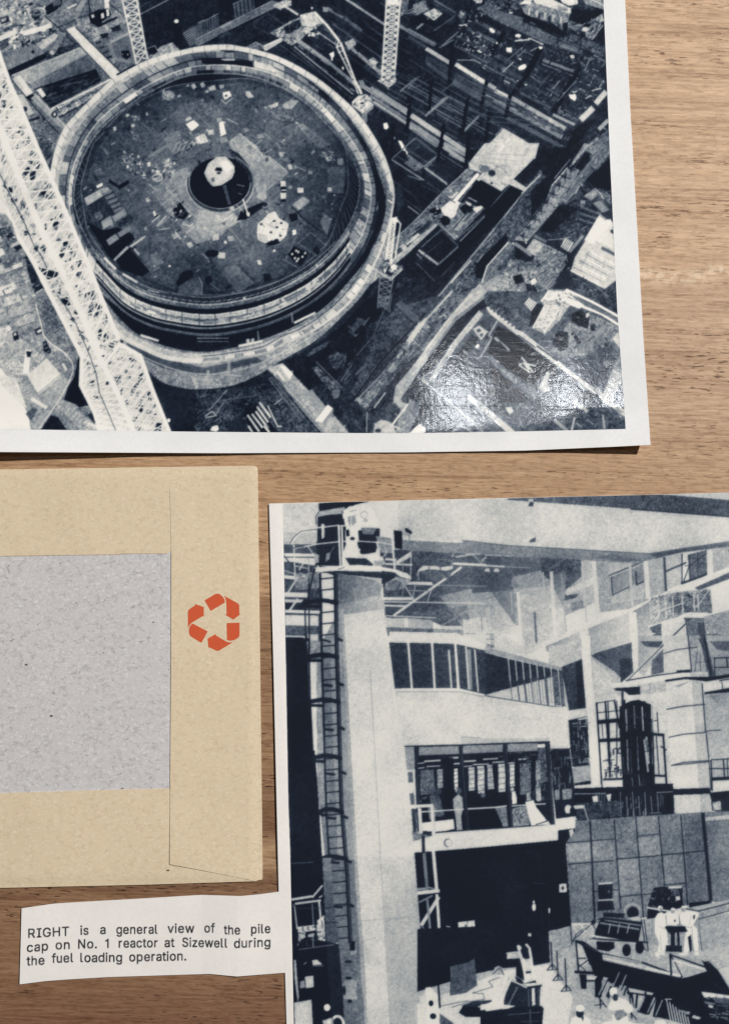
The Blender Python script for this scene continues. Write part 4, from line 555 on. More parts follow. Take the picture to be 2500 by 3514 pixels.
    for (x, y) in ((420, 575), (515, 552), (565, 568), (535, 598), (490, 635), (560, 660)): El(.1, x, y, 11, 8)
    for f, g in (((560, 260, 598, 258, 600, 298, 562, 300), .85), ((560, 345, 600, 345, 602, 388, 562, 390), .85), ((684, 310, 728, 308, 728, 345, 686, 346), .88), ((645, 620, 672, 615, 678, 648, 652, 658), .97), ((60, 655, 105, 648, 108, 690, 62, 696), .76), ((172, 662, 218, 660, 220, 698, 176, 702), .68), ((105, 785, 155, 785, 156, 825, 108, 826), .78), ((645, 435, 722, 370, 776, 405, 700, 472), .64), ((910, 158, 1035, 150, 1025, 350, 905, 345), .36), ((850, 560, 880, 490, 937, 540, 900, 655), .44), ((730, 480, 830, 440, 850, 500, 790, 560), .34), ((120, 922, 212, 858, 372, 1002, 250, 1082), .38), ((270, 870, 380, 850, 440, 900, 500, 980, 400, 1010), .3), ((610, 140, 640, 135, 652, 170, 625, 178), .75), ((545, 50, 575, 45, 585, 75, 560, 85), .7), ((580, 90, 610, 85, 618, 112, 590, 116), .55), ((885, 85, 930, 78, 942, 105, 905, 115), .68), ((975, 95, 1020, 92, 1022, 140, 980, 140), .5), ((765, 185, 790, 182, 792, 208, 768, 210), .6), ((615, 298, 640, 292, 648, 312, 622, 320), .65), ((390, 840, 415, 838, 425, 875, 395, 870), .82), ((860, 370, 895, 365, 890, 390, 865, 392), .45), ((520, 385, 580, 440, 570, 455, 520, 400), .5), ((905, 305, 935, 305, 935, 335, 905, 335), .8)): P(g, *f, tex=.04)
    P(.05, 562, 302, 600, 302, 602, 345, 562, 343); L(.85, 10, 565, 328, 600, 325); P(.05, 562, 392, 600, 390, 598, 410, 565, 412); P(.08, 620, 500, 680, 495, 690, 540, 640, 560, tex=.04); L(.1, 7, 645, 450, 760, 560, 900, 660); L(.12, 6, 250, 870, 380, 1010); L(.1, 6, 905, 350, 1025, 360); L(.7, 5, 660, 145, 745, 185); L(.65, 5, 190, 610, 270, 705); L(.6, 5, 690, 520, 745, 580); L(.6, 5, 575, 830, 680, 890); L(.6, 5, 600, 830, 640, 745); S((840, 30, 960, 30, 960, 120, 850, 70), 16, 25, (10, 36), (4, 9), (.2, .75)); L(.75, 5, 500, 780, 520, 770); El(.97, 515, 770, 10, 9); El(.9, 157, 708, 11, 11)
    P(.24, 690, 712, 782, 635, 882, 720, 800, 785); L(.55, 4, 690, 712, 782, 637, 900, 735); L(.5, 4, 690, 715, 830, 810)
    P(.04, 610, 800, 660, 735, 765, 790, 712, 885); 
    for (x, y) in ((645, 795), (675, 770), (690, 780), (665, 825), (690, 830), (720, 815), (740, 788), (680, 845)): P(.85, x - 9, y - 6, x + 7, y - 10, x + 10, y + 6, x - 5, y + 10)
    El(.05, 825, 770, 22, 26); L(.3, 5, 810, 790, 845, 750); El(.98, 828, 880, 4, 10); El(.97, 297, 1120, 11, 7); El(.1, 60, 790, 48, 26); L(.3, 4, 150, 920, 220, 1000, 270, 990)
    P(.1, 430, 940, 480, 935, 500, 985, 440, 1000); S((420, 440, 560, 400, 560, 480, 440, 480), 20, 30, (10, 30), (4, 9), (.2, .55))
    # ---- light mast and platform on the right of the ring
    P(.1, 1290, 930, 1440, 950, 1370, 1100, 1280, 1100); I.lattice((1375, 530), (1330, 835), (1405, 535), (1370, 850), 8, 8, .88, wc=13); L(.9, 10, 1405, 530, 1440, 575, 1425, 660, 1400, 820); P(.92, 1380, 530, 1412, 520, 1420, 560, 1385, 570)
    P(.45, 1245, 905, 1330, 860, 1455, 880, 1450, 910, 1370, 990, 1290, 950, tex=.15); P(.12, 1300, 890, 1380, 880, 1430, 895, 1370, 960, 1310, 930); S((1300, 850, 1420, 850, 1420, 930, 1310, 930), 26, 20, (8, 30), (6, 13), (.2, .98)); L(.72, 10, 1245, 905, 1370, 985, 1452, 905); I.lattice((1290, 960), (1272, 1190), (1385, 985), (1340, 1200), 5, 6, .5); El(.9, 1390, 890, 24, 20)
    # ---- long white crane boom at the left
    I.frame(0, 500)
    P(.76, *[v for v in (-200, -800, -40, -780, 70, -468, 160, -268, 262, 0, 432, 380, 632, 850, 772, 1197, 862, 1410, 892, 1440, 1022, 1540, 1110, 1790, 1232, 2090, 1236, 2140, 744, 2140, 690, 1950, 592, 1750, 605, 1540, 355, 1070, 255, 860, 64, 540, -200, 60)], tex=.08)
    P(.72, -200, 120, -10, 260, 90, 560, 60, 600, -200, 620, tex=.1)
    r = np.random.default_rng(3)
    def chord(c, t):
        c = np.asarray(c, float).reshape(-1, 2); l = np.r_[0, np.cumsum(np.hypot(*np.diff(c, axis=0).T))]; u = t * l[-1]
        return np.interp(u, l, c[:, 0]), np.interp(u, l, c[:, 1])
    R_ = (-40, -780, 0, -669, 70, -468, 160, -268, 268, -8, 440, 380, 640, 850, 780, 1197, 868, 1412)
    M_ = (-230, -740, -125, -440, -25, -190, 75, 60, 160, 270, 260, 520, 420, 850, 540, 1110, 640, 1330, 760, 1540)
    Lc = (-330, -250, -150, 120, 60, 540, 250, 860, 355, 1070, 600, 1540)
    for k in range(120):                         # gaps between the braces
        t = r.random(); u, v = r.uniform(.12, .88), r.random()
        xa, ya = chord(R_, t); xb, yb = chord(M_, t)
        x, y = xa + (xb - xa) * u, ya + (yb - ya) * u; a = r.uniform(8, 30); b = r.uniform(10, 34)
        P(r.uniform(.06, .5), x - a, y, x, y - b, x + a * .8, y - b * .2, x + a * .3, y + b)
    for k in range(70):
        t = r.random(); u = r.uniform(.2, .85); xa, ya = chord(Lc, t); xb, yb = chord(M_, t)
        x, y = xa + (xb - xa) * u, ya + (yb - ya) * u; a = r.uniform(8, 24); b = r.uniform(8, 22)
        P(r.uniform(.2, .6), x - a, y, x, y - b, x + a * .8, y - b * .2, x + a * .3, y + b)
    for f in ((215, 190, 265, 180, 262, 240, 225, 260), (370, 540, 410, 520, 435, 570, 395, 600), (325, 610, 345, 595, 345, 625, 328, 640), (270, 120, 290, 110, 300, 150, 280, 160), (165, 240, 190, 230, 190, 280, 165, 270), (300, 340, 340, 325, 340, 370, 315, 380), (455, 700, 500, 690, 500, 740, 470, 745), (150, 420, 175, 425, 190, 460, 165, 450), (60, 300, 90, 310, 100, 350, 75, 340), (170, 620, 195, 625, 205, 660, 180, 655), (260, 880, 300, 890, 430, 930, 420, 960, 360, 990, 300, 920), (290, 740, 330, 740, 340, 790, 300, 770), (450, 1140, 490, 1100, 520, 1170, 480, 1185), (615, 1045, 625, 1040, 635, 1075, 625, 1080), (540, 1200, 590, 1210, 580, 1245, 545, 1230), (570, 1350, 610, 1365, 615, 1400, 580, 1390), (500, 940, 480, 930, 475, 965, 495, 970), (560, 850, 600, 830, 600, 880, 575, 900), (640, 1080, 690, 1060, 700, 1100, 660, 1110), (770, 1230, 800, 1225, 800, 1250, 780, 1255)): P(.1, *f)
    n = 30
    for k in range(n):                           # braces of the near face, then of the far face
        t0, t1 = k / n, (k + 1) / n
        a0, b0, a1, b1, c0, c1 = chord(R_, t0), chord(M_, t0), chord(R_, t1), chord(M_, t1), chord(Lc, t0), chord(Lc, t1)
        L(.93, 10, *a0, *b1); L(.93, 10, *b0, *a1); L(.82, 6, *a0, *b0); L(.8, 7, *a0, *chord(M_, min(1, t1 + .05)))
        L(.9, 10, *c0, *b1); L(.86, 7, *b0, *c1); L(.85, 6, *c0, *chord(M_, min(1, t1 + .06))); L(.85, 6, *a1, *chord(M_, min(1, t1 + .09)))
    L(.95, 27, *R_); L(.9, 46, *M_); L(.95, 30, *Lc); L(.93, 40, -330, -200, -60, 250, 120, 640)
    P(.88, -200, 180, 0, 250, 40, 400, 60, 540, -60, 470, tex=.04)
    L(.14, 6, -40, 150, 0, 205, 60, 330, 165, 530, 250, 730, 300, 800, 345, 895)
    for (x, y) in ((40, 300), (95, 400), (165, 530), (210, 640), (265, 760)): L(.15, 11, x - 14, y - 12, x + 10, y + 14)
    for (x, y) in ((235, 220), (240, 610), (320, 765), (170, 440)): I.slats(.2, 4, 3, (x - 20, y - 20), (x + 12, y + 16), (14, -26))
    P(.3, -60, 480, 40, 500, 90, 560, 130, 700, 60, 740, -60, 720, tex=.15, o=.5); S((-60, 480, 60, 500, 130, 680, -60, 700), 30, -20, (10, 50), (5, 14), (.2, .85))
    I.frame(0, 1000)
    R2 = (880, 385, 1030, 470, 1120, 720, 1240, 1020, 1255, 1060); M2 = (640, 300, 760, 540, 860, 740, 960, 980, 1000, 1080); L2 = (600, 470, 592, 690, 690, 880, 745, 1060)
    for k in range(60):
        t = r.random(); u = r.uniform(.1, .9); xa, ya = chord(R2, t); xb, yb = chord(M2, t)
        x, y = xa + (xb - xa) * u, ya + (yb - ya) * u; a = r.uniform(8, 22); b = r.uniform(8, 24)
        P(r.uniform(.12, .5), x - a, y, x, y - b, x + a * .8, y, x, y + b)
    for f in ((1015, 610, 1050, 600, 1045, 650, 1015, 640), (945, 490, 980, 485, 1000, 510, 960, 515), (850, 630, 875, 620, 880, 660, 855, 690), (1085, 770, 1115, 765, 1110, 800, 1090, 800), (1030, 850, 1050, 860, 1040, 890, 1020, 880), (1150, 965, 1190, 960, 1180, 1010, 1130, 1020), (600, 490, 628, 505, 610, 515, 595, 505), (640, 520, 670, 530, 660, 560, 640, 565), (685, 540, 715, 545, 705, 560, 690, 555), (690, 585, 710, 590, 700, 610, 685, 600), (640, 680, 690, 650, 700, 680, 670, 695), (685, 765, 720, 760, 720, 785, 690, 780), (735, 870, 770, 865, 765, 885, 745, 885), (800, 510, 820, 505, 815, 530, 795, 535), (880, 360, 905, 360, 905, 380, 885, 385), (1000, 660, 1030, 640, 1020, 680, 1005, 690), (920, 800, 940, 790, 930, 830, 918, 820), (780, 660, 800, 665, 790, 690, 775, 680)): P(.09, *f)
    for k in range(16):
        t0, t1 = k / 16, (k + 1) / 16
        a0, b0, a1, b1, c0, c1 = chord(R2, t0), chord(M2, t0), chord(R2, t1), chord(M2, t1), chord(L2, t0), chord(L2, t1)
        L(.9, 8, *a0, *chord(M2, min(1, t1 + .2))); L(.88, 7, *a0, *chord(M2, min(1, t1 + .32))); L(.88, 8, *b0, *a1); L(.9, 11, *c0, *b1); L(.88, 8, *b0, *c1); L(.86, 7, *c0, *chord(M2, min(1, t1 + .15)))
    L(.95, 26, *R2); L(.94, 34, *M2); L(.95, 26, *L2); L(.94, 18, 870, 400, 760, 540); L(.92, 14, 610, 475, 760, 545); L(.94, 24, 868, 380, 1030, 475)
    L(.2, 6, 420, 30, 470, 90, 560, 240, 660, 470, 705, 600, 730, 740, 790, 880, 850, 1020); El(.95, 1238, 945, 12, 14)
    for k in range(7): L(.9, 9, 600 + 22 * k, 720 + 46 * k, 618 + 22 * k, 738 + 46 * k)
    g = soften(I.g, 2)
    g = (g[0::2, 0::2][:I.h // 2, :I.w // 2] + g[1::2, 0::2][:I.h // 2, :I.w // 2] + g[0::2, 1::2][:I.h // 2, :I.w // 2] + g[1::2, 1::2][:I.h // 2, :I.w // 2]) / 4
    h, w = g.shape; rg = np.random.default_rng(5)
    g = lens(g, .3, 24, rg, .045)
    xx = np.clip((np.arange(w) - 520) / 200., 0, 1)[None]; yy = np.clip((np.arange(h) - 200) / 260., 0, 1)[:, None]
    g = g + (.025 + .06 * yy) * xx * np.clip(g * 4, .2, 1)       # tones lifted towards the right, most at the lower right
    mt = .2 + 2.6 * g * (1 - g)
    g = (g - .5) * 1.26 + .51
    g = g + mt * (.03 * vnoise(h, w, 2, rg) + .03 * vnoise(h, w, 4, rg) + .02 * vnoise(h, w, 10, rg) + .012 * rg.standard_normal((h, w)))
    return np.clip(g, .02, 1).astype(np.float32), I.x0 + I.step, I.y0 + I.step, I.step * 2
# ------------------------------------------------------------------ print 2: reactor hall, halftone magazine picture
def draw_hall():
    I = Ink(950, 1670, 2640, 3640, 1.3, .84)
    P, L, S, El = I.poly, I.line, I.scatter, I.ell
    # ---- roof beam, roof space and far wall
    I.frame(1740, 1680)
    P(.33, -600, 480, 900, 520, 1000, 500, 700, 800, 300, 980, -600, 1000, g2=.8, tex=.05)  # roof space fades paler to the right, page sheen drawn into the tone
    I.frame(900, 1680)
    P(.2, 860, 440, 1640, 440, 1640, 1000, 1000, 1000, 900, 930, g2=.4, tex=.08)
    P(.5, 1300, 780, 1640, 700, 1900, 1060, 1500, 1060, g2=.82, tex=.07); P(.42, 1100, 900, 1500, 850, 1520, 960, 1100, 960, tex=.08, o=.6)
    I.frame(1740, 1680)
    P(.3, -260, 480, 620, 510, 560, 640, 300, 720, -260, 760, g2=.5, tex=.06)
    P(.6, 40, 640, 640, 500, 700, 800, 60, 1000, g2=.74, tex=.07); P(.36, 240, 500, 540, 505, 540, 640, 420, 740, 250, 620, tex=.08); P(.45, 330, 620, 430, 600, 420, 860, 340, 860, g2=.7, tex=.07); P(.7, 80, 730, 330, 700, 420, 900, 440, 1100, 120, 1180, g2=.8, tex=.06)
    P(.62, 620, 510, 1000, 520, 1040, 860, 680, 900, tex=.06); P(.7, 740, 540, 1000, 520, 1000, 800, 760, 840, tex=.05)
    # upper windows
    P(.7, 440, 730, 660, 630, 670, 800, 480, 860, tex=.05); P(.34, 425, 775, 520, 765, 500, 795, 415, 815, tex=.06); P(.55, 460, 830, 550, 810, 560, 870, 470, 890, tex=.06)
    P(.8, 430, 735, 625, 640, 625, 690, 435, 780, tex=.04); P(.78, 150, 870, 325, 790, 325, 830, 160, 905, tex=.04); P(.72, 735, 600, 890, 530, 890, 565, 735, 630, tex=.04)
    P(.5, 760, 640, 890, 590, 895, 700, 775, 760, g2=.62, tex=.05); P(.56, 905, 590, 1000, 540, 1005, 660, 910, 700, tex=.05); L(.28, 12, 760, 640, 770, 780); L(.27, 10, 775, 770, 895, 712); L(.2, 12, 940, 700, 1000, 672); L(.26, 14, 940, 600, 945, 700); L(.3, 10, 740, 632, 990, 530); L(.5, 8, 910, 540, 1000, 535)
    P(.68, 1020, 510, 1150, 490, 1160, 750, 1040, 790, tex=.05); P(.72, 1150, 490, 1280, 470, 1280, 690, 1160, 740, tex=.05); L(.24, 18, 1148, 495, 1160, 745); L(.24, 14, 1160, 600, 1310, 535); L(.16, 9, 1278, 470, 1278, 690); P(.36, 1320, 480, 1460, 440, 1462, 640, 1330, 670, tex=.1); L(.15, 18, 1270, 690, 1470, 620); L(.16, 8, 1285, 690, 1330, 560, 1455, 470); L(.16, 8, 1330, 480, 1340, 660); L(.18, 6, 1390, 460, 1395, 640); L(.18, 6, 1300, 560, 1460, 540)
    I.slats(.3, 5, 4, (1340, 520), (1450, 480), (10, 120)); P(.64, 1500, 440, 1624, 420, 1760, 400, 1760, 600, 1505, 630, tex=.05); L(.2, 10, 1620, 440, 1640, 470)
    for (x, y, u, v, w, g) in ((320, 600, 350, 1080, 26, .84), (630, 525, 665, 945, 30, .82), (1010, 515, 1030, 800, 34, .84), (1480, 440, 1485, 640, 44, .8), (258, 605, 300, 1120, 13, .76), (545, 525, 580, 980, 14, .76), (895, 550, 915, 850, 18, .76), (75, 750, 105, 1180, 22, .84), (25, 750, 35, 920, 9, .7), (395, 620, 430, 1040, 10, .68), (200, 900, 210, 1120, 14, .42), (215, 935, 285, 1050, 4, .7)): L(g, w, x, y, u, v)
    L(.4, 9, 200, 900, 215, 1130); L(.5, 7, 470, 880, 570, 860)
    # sill beams running down to the left
    P(.82, -20, 1260, 250, 1130, 540, 1010, 900, 870, 1300, 690, 1640, 560, 1640, 600, 1330, 720, 1020, 830, 920, 900, 590, 1030, 280, 1150, 60, 1250, tex=.04); P(.3, 1370, 720, 1640, 600, 1640, 650, 1400, 740, tex=.05)
    P(.6, 590, 1020, 890, 900, 900, 1110, 620, 1240, 590, 1150, g2=.78, tex=.05); P(.5, 280, 1150, 530, 1040, 530, 1090, 290, 1190, g2=.75, tex=.05); P(.74, 300, 1180, 540, 1080, 560, 1240, 300, 1240, tex=.04); P(.5, 920, 890, 1040, 830, 1050, 1060, 960, 1090, g2=.72, tex=.06)
    P(.83, 540, 1040, 595, 1050, 605, 1260, 545, 1260, tex=.04); P(.83, 890, 905, 945, 900, 960, 1260, 915, 1260, tex=.04); P(.85, 960, 1090, 1130, 1030, 1140, 1260, 960, 1260, g2=.6, tex=.05); P(.28, 970, 1100, 1130, 1040, 1130, 1260, 1060, 1200, tex=.05); P(.3, 640, 1200, 910, 1120, 912, 1260, 640, 1260, tex=.05)
    # crane carriage on the right-hand column
    P(.6, 1045, 800, 1150, 770, 1320, 740, 1490, 730, 1510, 920, 1320, 900, 1050, 1000, tex=.14); P(.4, 1180, 790, 1300, 750, 1400, 800, 1390, 900, 1200, 900, tex=.14); P(.42, 1380, 760, 1480, 740, 1500, 900, 1400, 900, tex=.12)
    S((1050, 800, 1320, 745, 1400, 900, 1060, 980), 70, -20, (10, 46), (3, 8), (.25, .85), jit=20, cross=.45)
    L(.86, 13, 1035, 1005, 1170, 970, 1340, 905); L(.86, 12, 1340, 905, 1515, 915); L(.84, 8, 1110, 890, 1295, 830); L(.84, 9, 1490, 735, 1510, 925); L(.82, 6, 1390, 860, 1480, 730); L(.8, 7, 1055, 850, 1115, 900, 1060, 985)
    for x in (1110, 1160, 1215, 1285, 1370, 1400): L(.82, 8, x, 960 - (x - 1100) * .25, x - 6, 800 - (x - 1100) * .1)
    P(.3, 1040, 1010, 1130, 980, 1130, 1060, 1060, 1050, tex=.1); P(.4, 1290, 940, 1440, 940, 1470, 1200, 1310, 1000, tex=.1); P(.82, 1125, 1000, 1300, 960, 1310, 1240, 1135, 1240, tex=.04); P(.45, 1310, 960, 1440, 950, 1480, 1240, 1320, 1240, tex=.08); P(.62, 1440, 930, 1640, 880, 1640, 1240, 1480, 1240, tex=.08); L(.2, 9, 1080, 1200, 1310, 980); L(.25, 8, 1312, 990, 1325, 1240); P(.28, 1390, 980, 1440, 970, 1480, 1240, 1430, 1240, tex=.06); P(.4, 1460, 1060, 1560, 1060, 1640, 1100, 1640, 1200, 1500, 1120, tex=.08); El(.8, 1470, 1048, 9, 9); L(.2, 6, 1170, 1190, 1310, 1155, 1400, 1155)
    # upper edge of the roof beam
    P(.78, -800, 60, 0, 66, 450, 90, 1000, 148, 1640, 200, 1640, 380, 1040, 470, 0, 410, -400, 380, -800, 352, tex=.045)
    P(.3, 0, 64, 450, 47, 1080, 30, 1640, 78, 1640, 205, 1050, 152, 450, 108, 0, 76, tex=.08); L(.14, 10, 900, 143, 1640, 200); P(.78, 1080, 28, 1640, 10, 1640, 74, tex=.03)
    P(.5, -330, 370, 0, 412, 1040, 470, 1640, 378, 1640, 420, 1290, 460, 1000, 525, 870, 535, 0, 485, -330, 470, tex=.06); L(.3, 6, -330, 372, 0, 410, 1040, 470, 1640, 378); P(.4, 640, 500, 870, 533, 1000, 520, 760, 470, tex=.05); P(.32, 1040, 475, 1640, 385, 1640, 415, 1290, 455, 1100, 500, tex=.05)
    P(.75, 150, 70, 185, 66, 195, 95, 165, 100); P(.2, 165, 90, 192, 92, 190, 125, 150, 122); P(.28, 165, 370, 205, 348, 208, 385, 160, 388); El(.4, 822, 368, 5, 4); El(.4, 942, 374, 5, 4); L(.5, 8, 470, 470, 300, 590)
    # roof trusses and lamps
    I.frame(1600, 1680)
    L(.82, 13, -100, 545, 280, 565); L(.6, 8, 280, 565, 470, 575); L(.6, 6, -100, 490, 60, 480, 100, 540); L(.7, 7, 145, 478, 105, 545); L(.6, 5, 40, 480, 110, 540); L(.5, 5, 350, 510, 330, 560); P(.82, 130, 600, 140, 578, 165, 580, 172, 605); P(.82, 195, 602, 205, 578, 232, 580, 242, 604); L(.75, 12, -10, 468, 100, 472); L(.4, 5, 0, 705, 100, 702)
    P(.5, 310, 700, 340, 640, 380, 700, 370, 730, tex=.1); L(.55, 6, 140, 810, 260, 740); L(.6, 8, -20, 895, 60, 860); L(.75, 20, 155, 870, 175, 1040); L(.6, 8, 125, 860, 135, 1000); P(.78, -300, 1010, 170, 1010, 230, 1040, 420, 1160, 500, 1200, -200, 1240, tex=.04)
    L(.5, 5, 0, 1055, 195, 1060, 200, 1140); L(.4, 5, 0, 1090, 195, 1098); L(.4, 5, 180, 1060, 185, 1140); P(.5, 0, 1100, 200, 1140, 200, 1160, 60, 1150, tex=.08)
    I.frame(900, 1680)
    for a in ((1050, 685, 1245, 690, 22, .83), (1250, 700, 1640, 710, 10, .5), (880, 800, 1110, 800, 22, .83), (890, 822, 1640, 835, 9, .78), (890, 850, 1060, 855, 14, .82), (890, 925, 1270, 940, 10, .72), (960, 925, 1460, 568, 17, .82), (1380, 540, 1640, 552, 14, .84), (1420, 495, 1560, 470, 12, .7), (1040, 700, 1110, 810, 9, .75), (1120, 700, 1100, 800, 8, .7), (1060, 740, 1220, 745, 8, .6), (1250, 700, 1210, 815, 8, .7), (1040, 700, 1020, 790, 6, .6), (1430, 930, 1560, 858, 9, .6), (1300, 1005, 1430, 930, 9, .6), (900, 510, 980, 515, 16, .83), (900, 545, 1100, 552, 14, .82), (980, 540, 1100, 460, 26, .8), (890, 490, 915, 450, 8, .8), (1140, 460, 1000, 540, 8, .75), (1090, 460, 1085, 640, 7, .75), (1030, 520, 1030, 590, 8, .6), (1380, 500, 1400, 470, 8, .7), (1600, 520, 1640, 500, 8, .7)): L(a[5], a[4], *a[:4])
    P(.8, 1130, 640, 1140, 590, 1180, 555, 1240, 548, 1300, 570, 1400, 558, 1380, 600, 1300, 590, 1220, 585, 1150, 600); P(.36, 1150, 600, 1220, 590, 1330, 600, 1400, 580, 1370, 650, 1200, 660, tex=.08); L(.7, 5, 1140, 600, 1145, 660); L(.2, 5, 1225, 555, 1210, 610); L(.2, 5, 1300, 570, 1320, 620)
    P(.3, 1090, 460, 1380, 470, 1400, 540, 1280, 560, 1120, 560, tex=.09)
    P(.76, 890, 940, 1100, 945, 1250, 960, 1250, 1020, 905, 1010, g2=.66, tex=.05); L(.83, 24, 1055, 940, 1055, 1010); P(.36, 905, 1008, 1250, 1022, 1250, 1075, 918, 1072, tex=.07); P(.86, 1250, 968, 1305, 995, 1308, 1045, 1275, 1050, 1250, 1030); P(.55, 1250, 1020, 1640, 1040, 1640, 1090, 1250, 1075, tex=.06); P(.75, 1470, 960, 1640, 930, 1640, 1120, 1480, 1100, g2=.82, tex=.05); L(.82, 14, 1475, 950, 1480, 1080); L(.6, 10, 1600, 880, 1610, 1050); L(.5, 5, 1480, 1055, 1640, 1060); P(.8, 1560, 1060, 1640, 1030, 1640, 1120, 1560, 1110)
    # ---- left edge behind the column
    P(.74, 147, 105, 420, 100, 420, 420, 150, 420, tex=.05); P(.62, 150, 310, 400, 320, 400, 420, 150, 420, g2=.7, tex=.05)
    P(.22, 150, 402, 420, 400, 420, 470, 155, 468, tex=.06); P(.24, 155, 520, 400, 560, 440, 760, 440, 1200, 168, 1200, tex=.08); P(.5, 230, 610, 420, 610, 420, 720, 240, 740, tex=.12)
    P(.12, 160, 800, 330, 800, 330, 880, 165, 900, tex=.05)
    for a in ((153, 478, 410, 482, 20, .83), (155, 512, 380, 516, 34, .8), (157, 640, 240, 648, 24, .82), (160, 770, 330, 774, 34, .83), (163, 815, 300, 818, 22, .78), (165, 892, 420, 900, 22, .84), (150, 590, 240, 620, 10, .6), (155, 480, 240, 590, 9, .16), (330, 410, 370, 470, 8, .7), (270, 590, 340, 480, 10, .75), (185, 760, 260, 640, 14, .75), (200, 885, 260, 800, 16, .78), (240, 560, 340, 580, 8, .7), (340, 500, 340, 600, 8, .7), (155, 495, 400, 497, 8, .14), (160, 660, 230, 664, 8, .12), (165, 908, 400, 914, 6, .15)): L(a[5], a[4], *a[:4])
    P(.8, 165, 920, 410, 925, 412, 1000, 167, 995, tex=.04); P(.3, 166, 995, 410, 1000, 410, 1060, 167, 1056, tex=.07); P(.76, 330, 1060, 410, 1062, 410, 1110, 335, 1108); L(.84, 10, 168, 1075, 305, 1078, 308, 1110); P(.1, 168, 1085, 300, 1085, 320, 1130, 320, 1260, 170, 1260, tex=.04); P(.4, 340, 1110, 430, 1110, 430, 1260, 340, 1260, tex=.1)
    # ---- column head and gallery
    P(.05, 412, 100, 560, 88, 780, 88, 690, 118, 640, 120, 600, 150, 415, 165, tex=.03); P(.64, 415, 160, 600, 128, 620, 165, 590, 180, 500, 185, 412, 205, tex=.06); P(.08, 405, 200, 500, 182, 600, 178, 612, 270, 612, 400, 560, 560, 400, 400, tex=.04); L(.1, 7, 412, 165, 392, 200, 395, 250)
    P(.8, 432, 250, 455, 255, 455, 350, 436, 362); P(.12, 395, 380, 570, 390, 575, 560, 430, 560, 385, 555, 400, 480, tex=.05); P(.66, 380, 470, 415, 480, 412, 535, 385, 540, tex=.06); P(.55, 470, 470, 500, 460, 490, 510, 460, 535, tex=.08); L(.5, 5, 500, 460, 525, 420); P(.1, 415, 560, 560, 580, 560, 600, 430, 600)
    P(.88, 600, 150, 680, 112, 760, 92, 800, 130, 830, 190, 860, 280, 860, 340, 700, 330, 640, 340, 605, 260, 590, 180, tex=.035); El(.6, 745, 185, 24, 24, 4); El(.5, 755, 225, 12, 8, 4); P(.6, 620, 200, 680, 190, 690, 240, 640, 280, tex=.1); L(.4, 4, 640, 160, 690, 150); L(.12, 8, 585, 160, 605, 280); P(.9, 588, 180, 606, 178, 606, 210, 590, 212)
    P(.1, 700, 300, 860, 280, 860, 350, 830, 460, 720, 480, 690, 380, tex=.05); P(.45, 720, 280, 840, 280, 810, 330, 740, 330, tex=.1); P(.88, 605, 300, 640, 290, 650, 340, 700, 290, 706, 370, 690, 400, 700, 430, 720, 440, 700, 480, 620, 490, 610, 380, tex=.04); P(.06, 610, 300, 635, 290, 640, 340, 615, 345); El(.06, 660, 360, 18, 12); P(.8, 830, 380, 870, 370, 865, 440, 850, 470, tex=.05); L(.08, 12, 830, 335, 865, 370, 865, 430); P(.85, 612, 400, 690, 400, 705, 470, 880, 490, 900, 545, 820, 560, 770, 505, 620, 500, tex=.04); P(.14, 605, 500, 760, 505, 810, 545, 810, 560, 640, 555, tex=.04); P(.6, 815, 520, 890, 520, 880, 560, 820, 560, tex=.05)
    P(.06, 962, 298, 1022, 305, 1030, 440, 970, 430); P(.55, 830, 340, 960, 360, 960, 470, 870, 460, tex=.07); P(.12, 1040, 285, 1060, 282, 1098, 310, 1090, 330, 1050, 310); L(.5, 5, 1022, 320, 1080, 335); L(.45, 5, 1075, 330, 1080, 460); P(.5, 1025, 370, 1640, 400, 1640, 472, 1100, 452, 1025, 440, tex=.05)
    L(.82, 9, 215, 400, 235, 360, 290, 310, 400, 280, 560, 262); L(.16, 5, 205, 390, 230, 350, 285, 305, 400, 290); L(.84, 9, 575, 265, 700, 266, 850, 280, 945, 298); L(.84, 8, 240, 432, 400, 400, 560, 382); L(.82, 8, 590, 380, 700, 378, 860, 388, 965, 408); L(.87, 17, 560, 262, 574, 560); L(.12, 5, 570, 300, 580, 560); L(.86, 13, 582, 270, 590, 540, 610, 560); L(.86, 14, 945, 300, 970, 590); L(.8, 9, 230, 400, 240, 640); L(.25, 5, 170, 410, 230, 430, 300, 420); L(.85, 7, 650, 180, 650, 300)
    # gallery deck
    P(.14, 430, 600, 560, 595, 970, 605, 970, 655, 900, 690, 800, 695, 700, 680, 560, 640, tex=.05); P(.87, 382, 572, 560, 560, 700, 552, 860, 565, 975, 585, 1060, 615, 1090, 645, 1088, 660, 1010, 640, 970, 608, 860, 592, 700, 588, 560, 594, 390, 606, tex=.02); P(.62, 980, 640, 1088, 662, 1060, 700, 1000, 740, 910, 735, 900, 690, tex=.08); P(.4, 905, 680, 980, 660, 1020, 680, 1000, 740, 920, 735, tex=.07); L(.2, 5, 430, 610, 700, 600, 960, 620); L(.3, 5, 555, 585, 600, 570)
    # ---- the big pale column
    I.frame(0, 0, 1.0)
    P(.7, 1145, 1968, 1310, 1985, 1305, 2030, 1320, 2080, 1320, 2200, 1345, 2380, 1380, 2640, 1405, 2760, 1420, 2950, 1440, 3100, 1460, 3330, 1480, 3640, 1250, 3640, 1240, 3330, 1215, 2950, 1190, 2500, 1170, 2220, tex=.03)
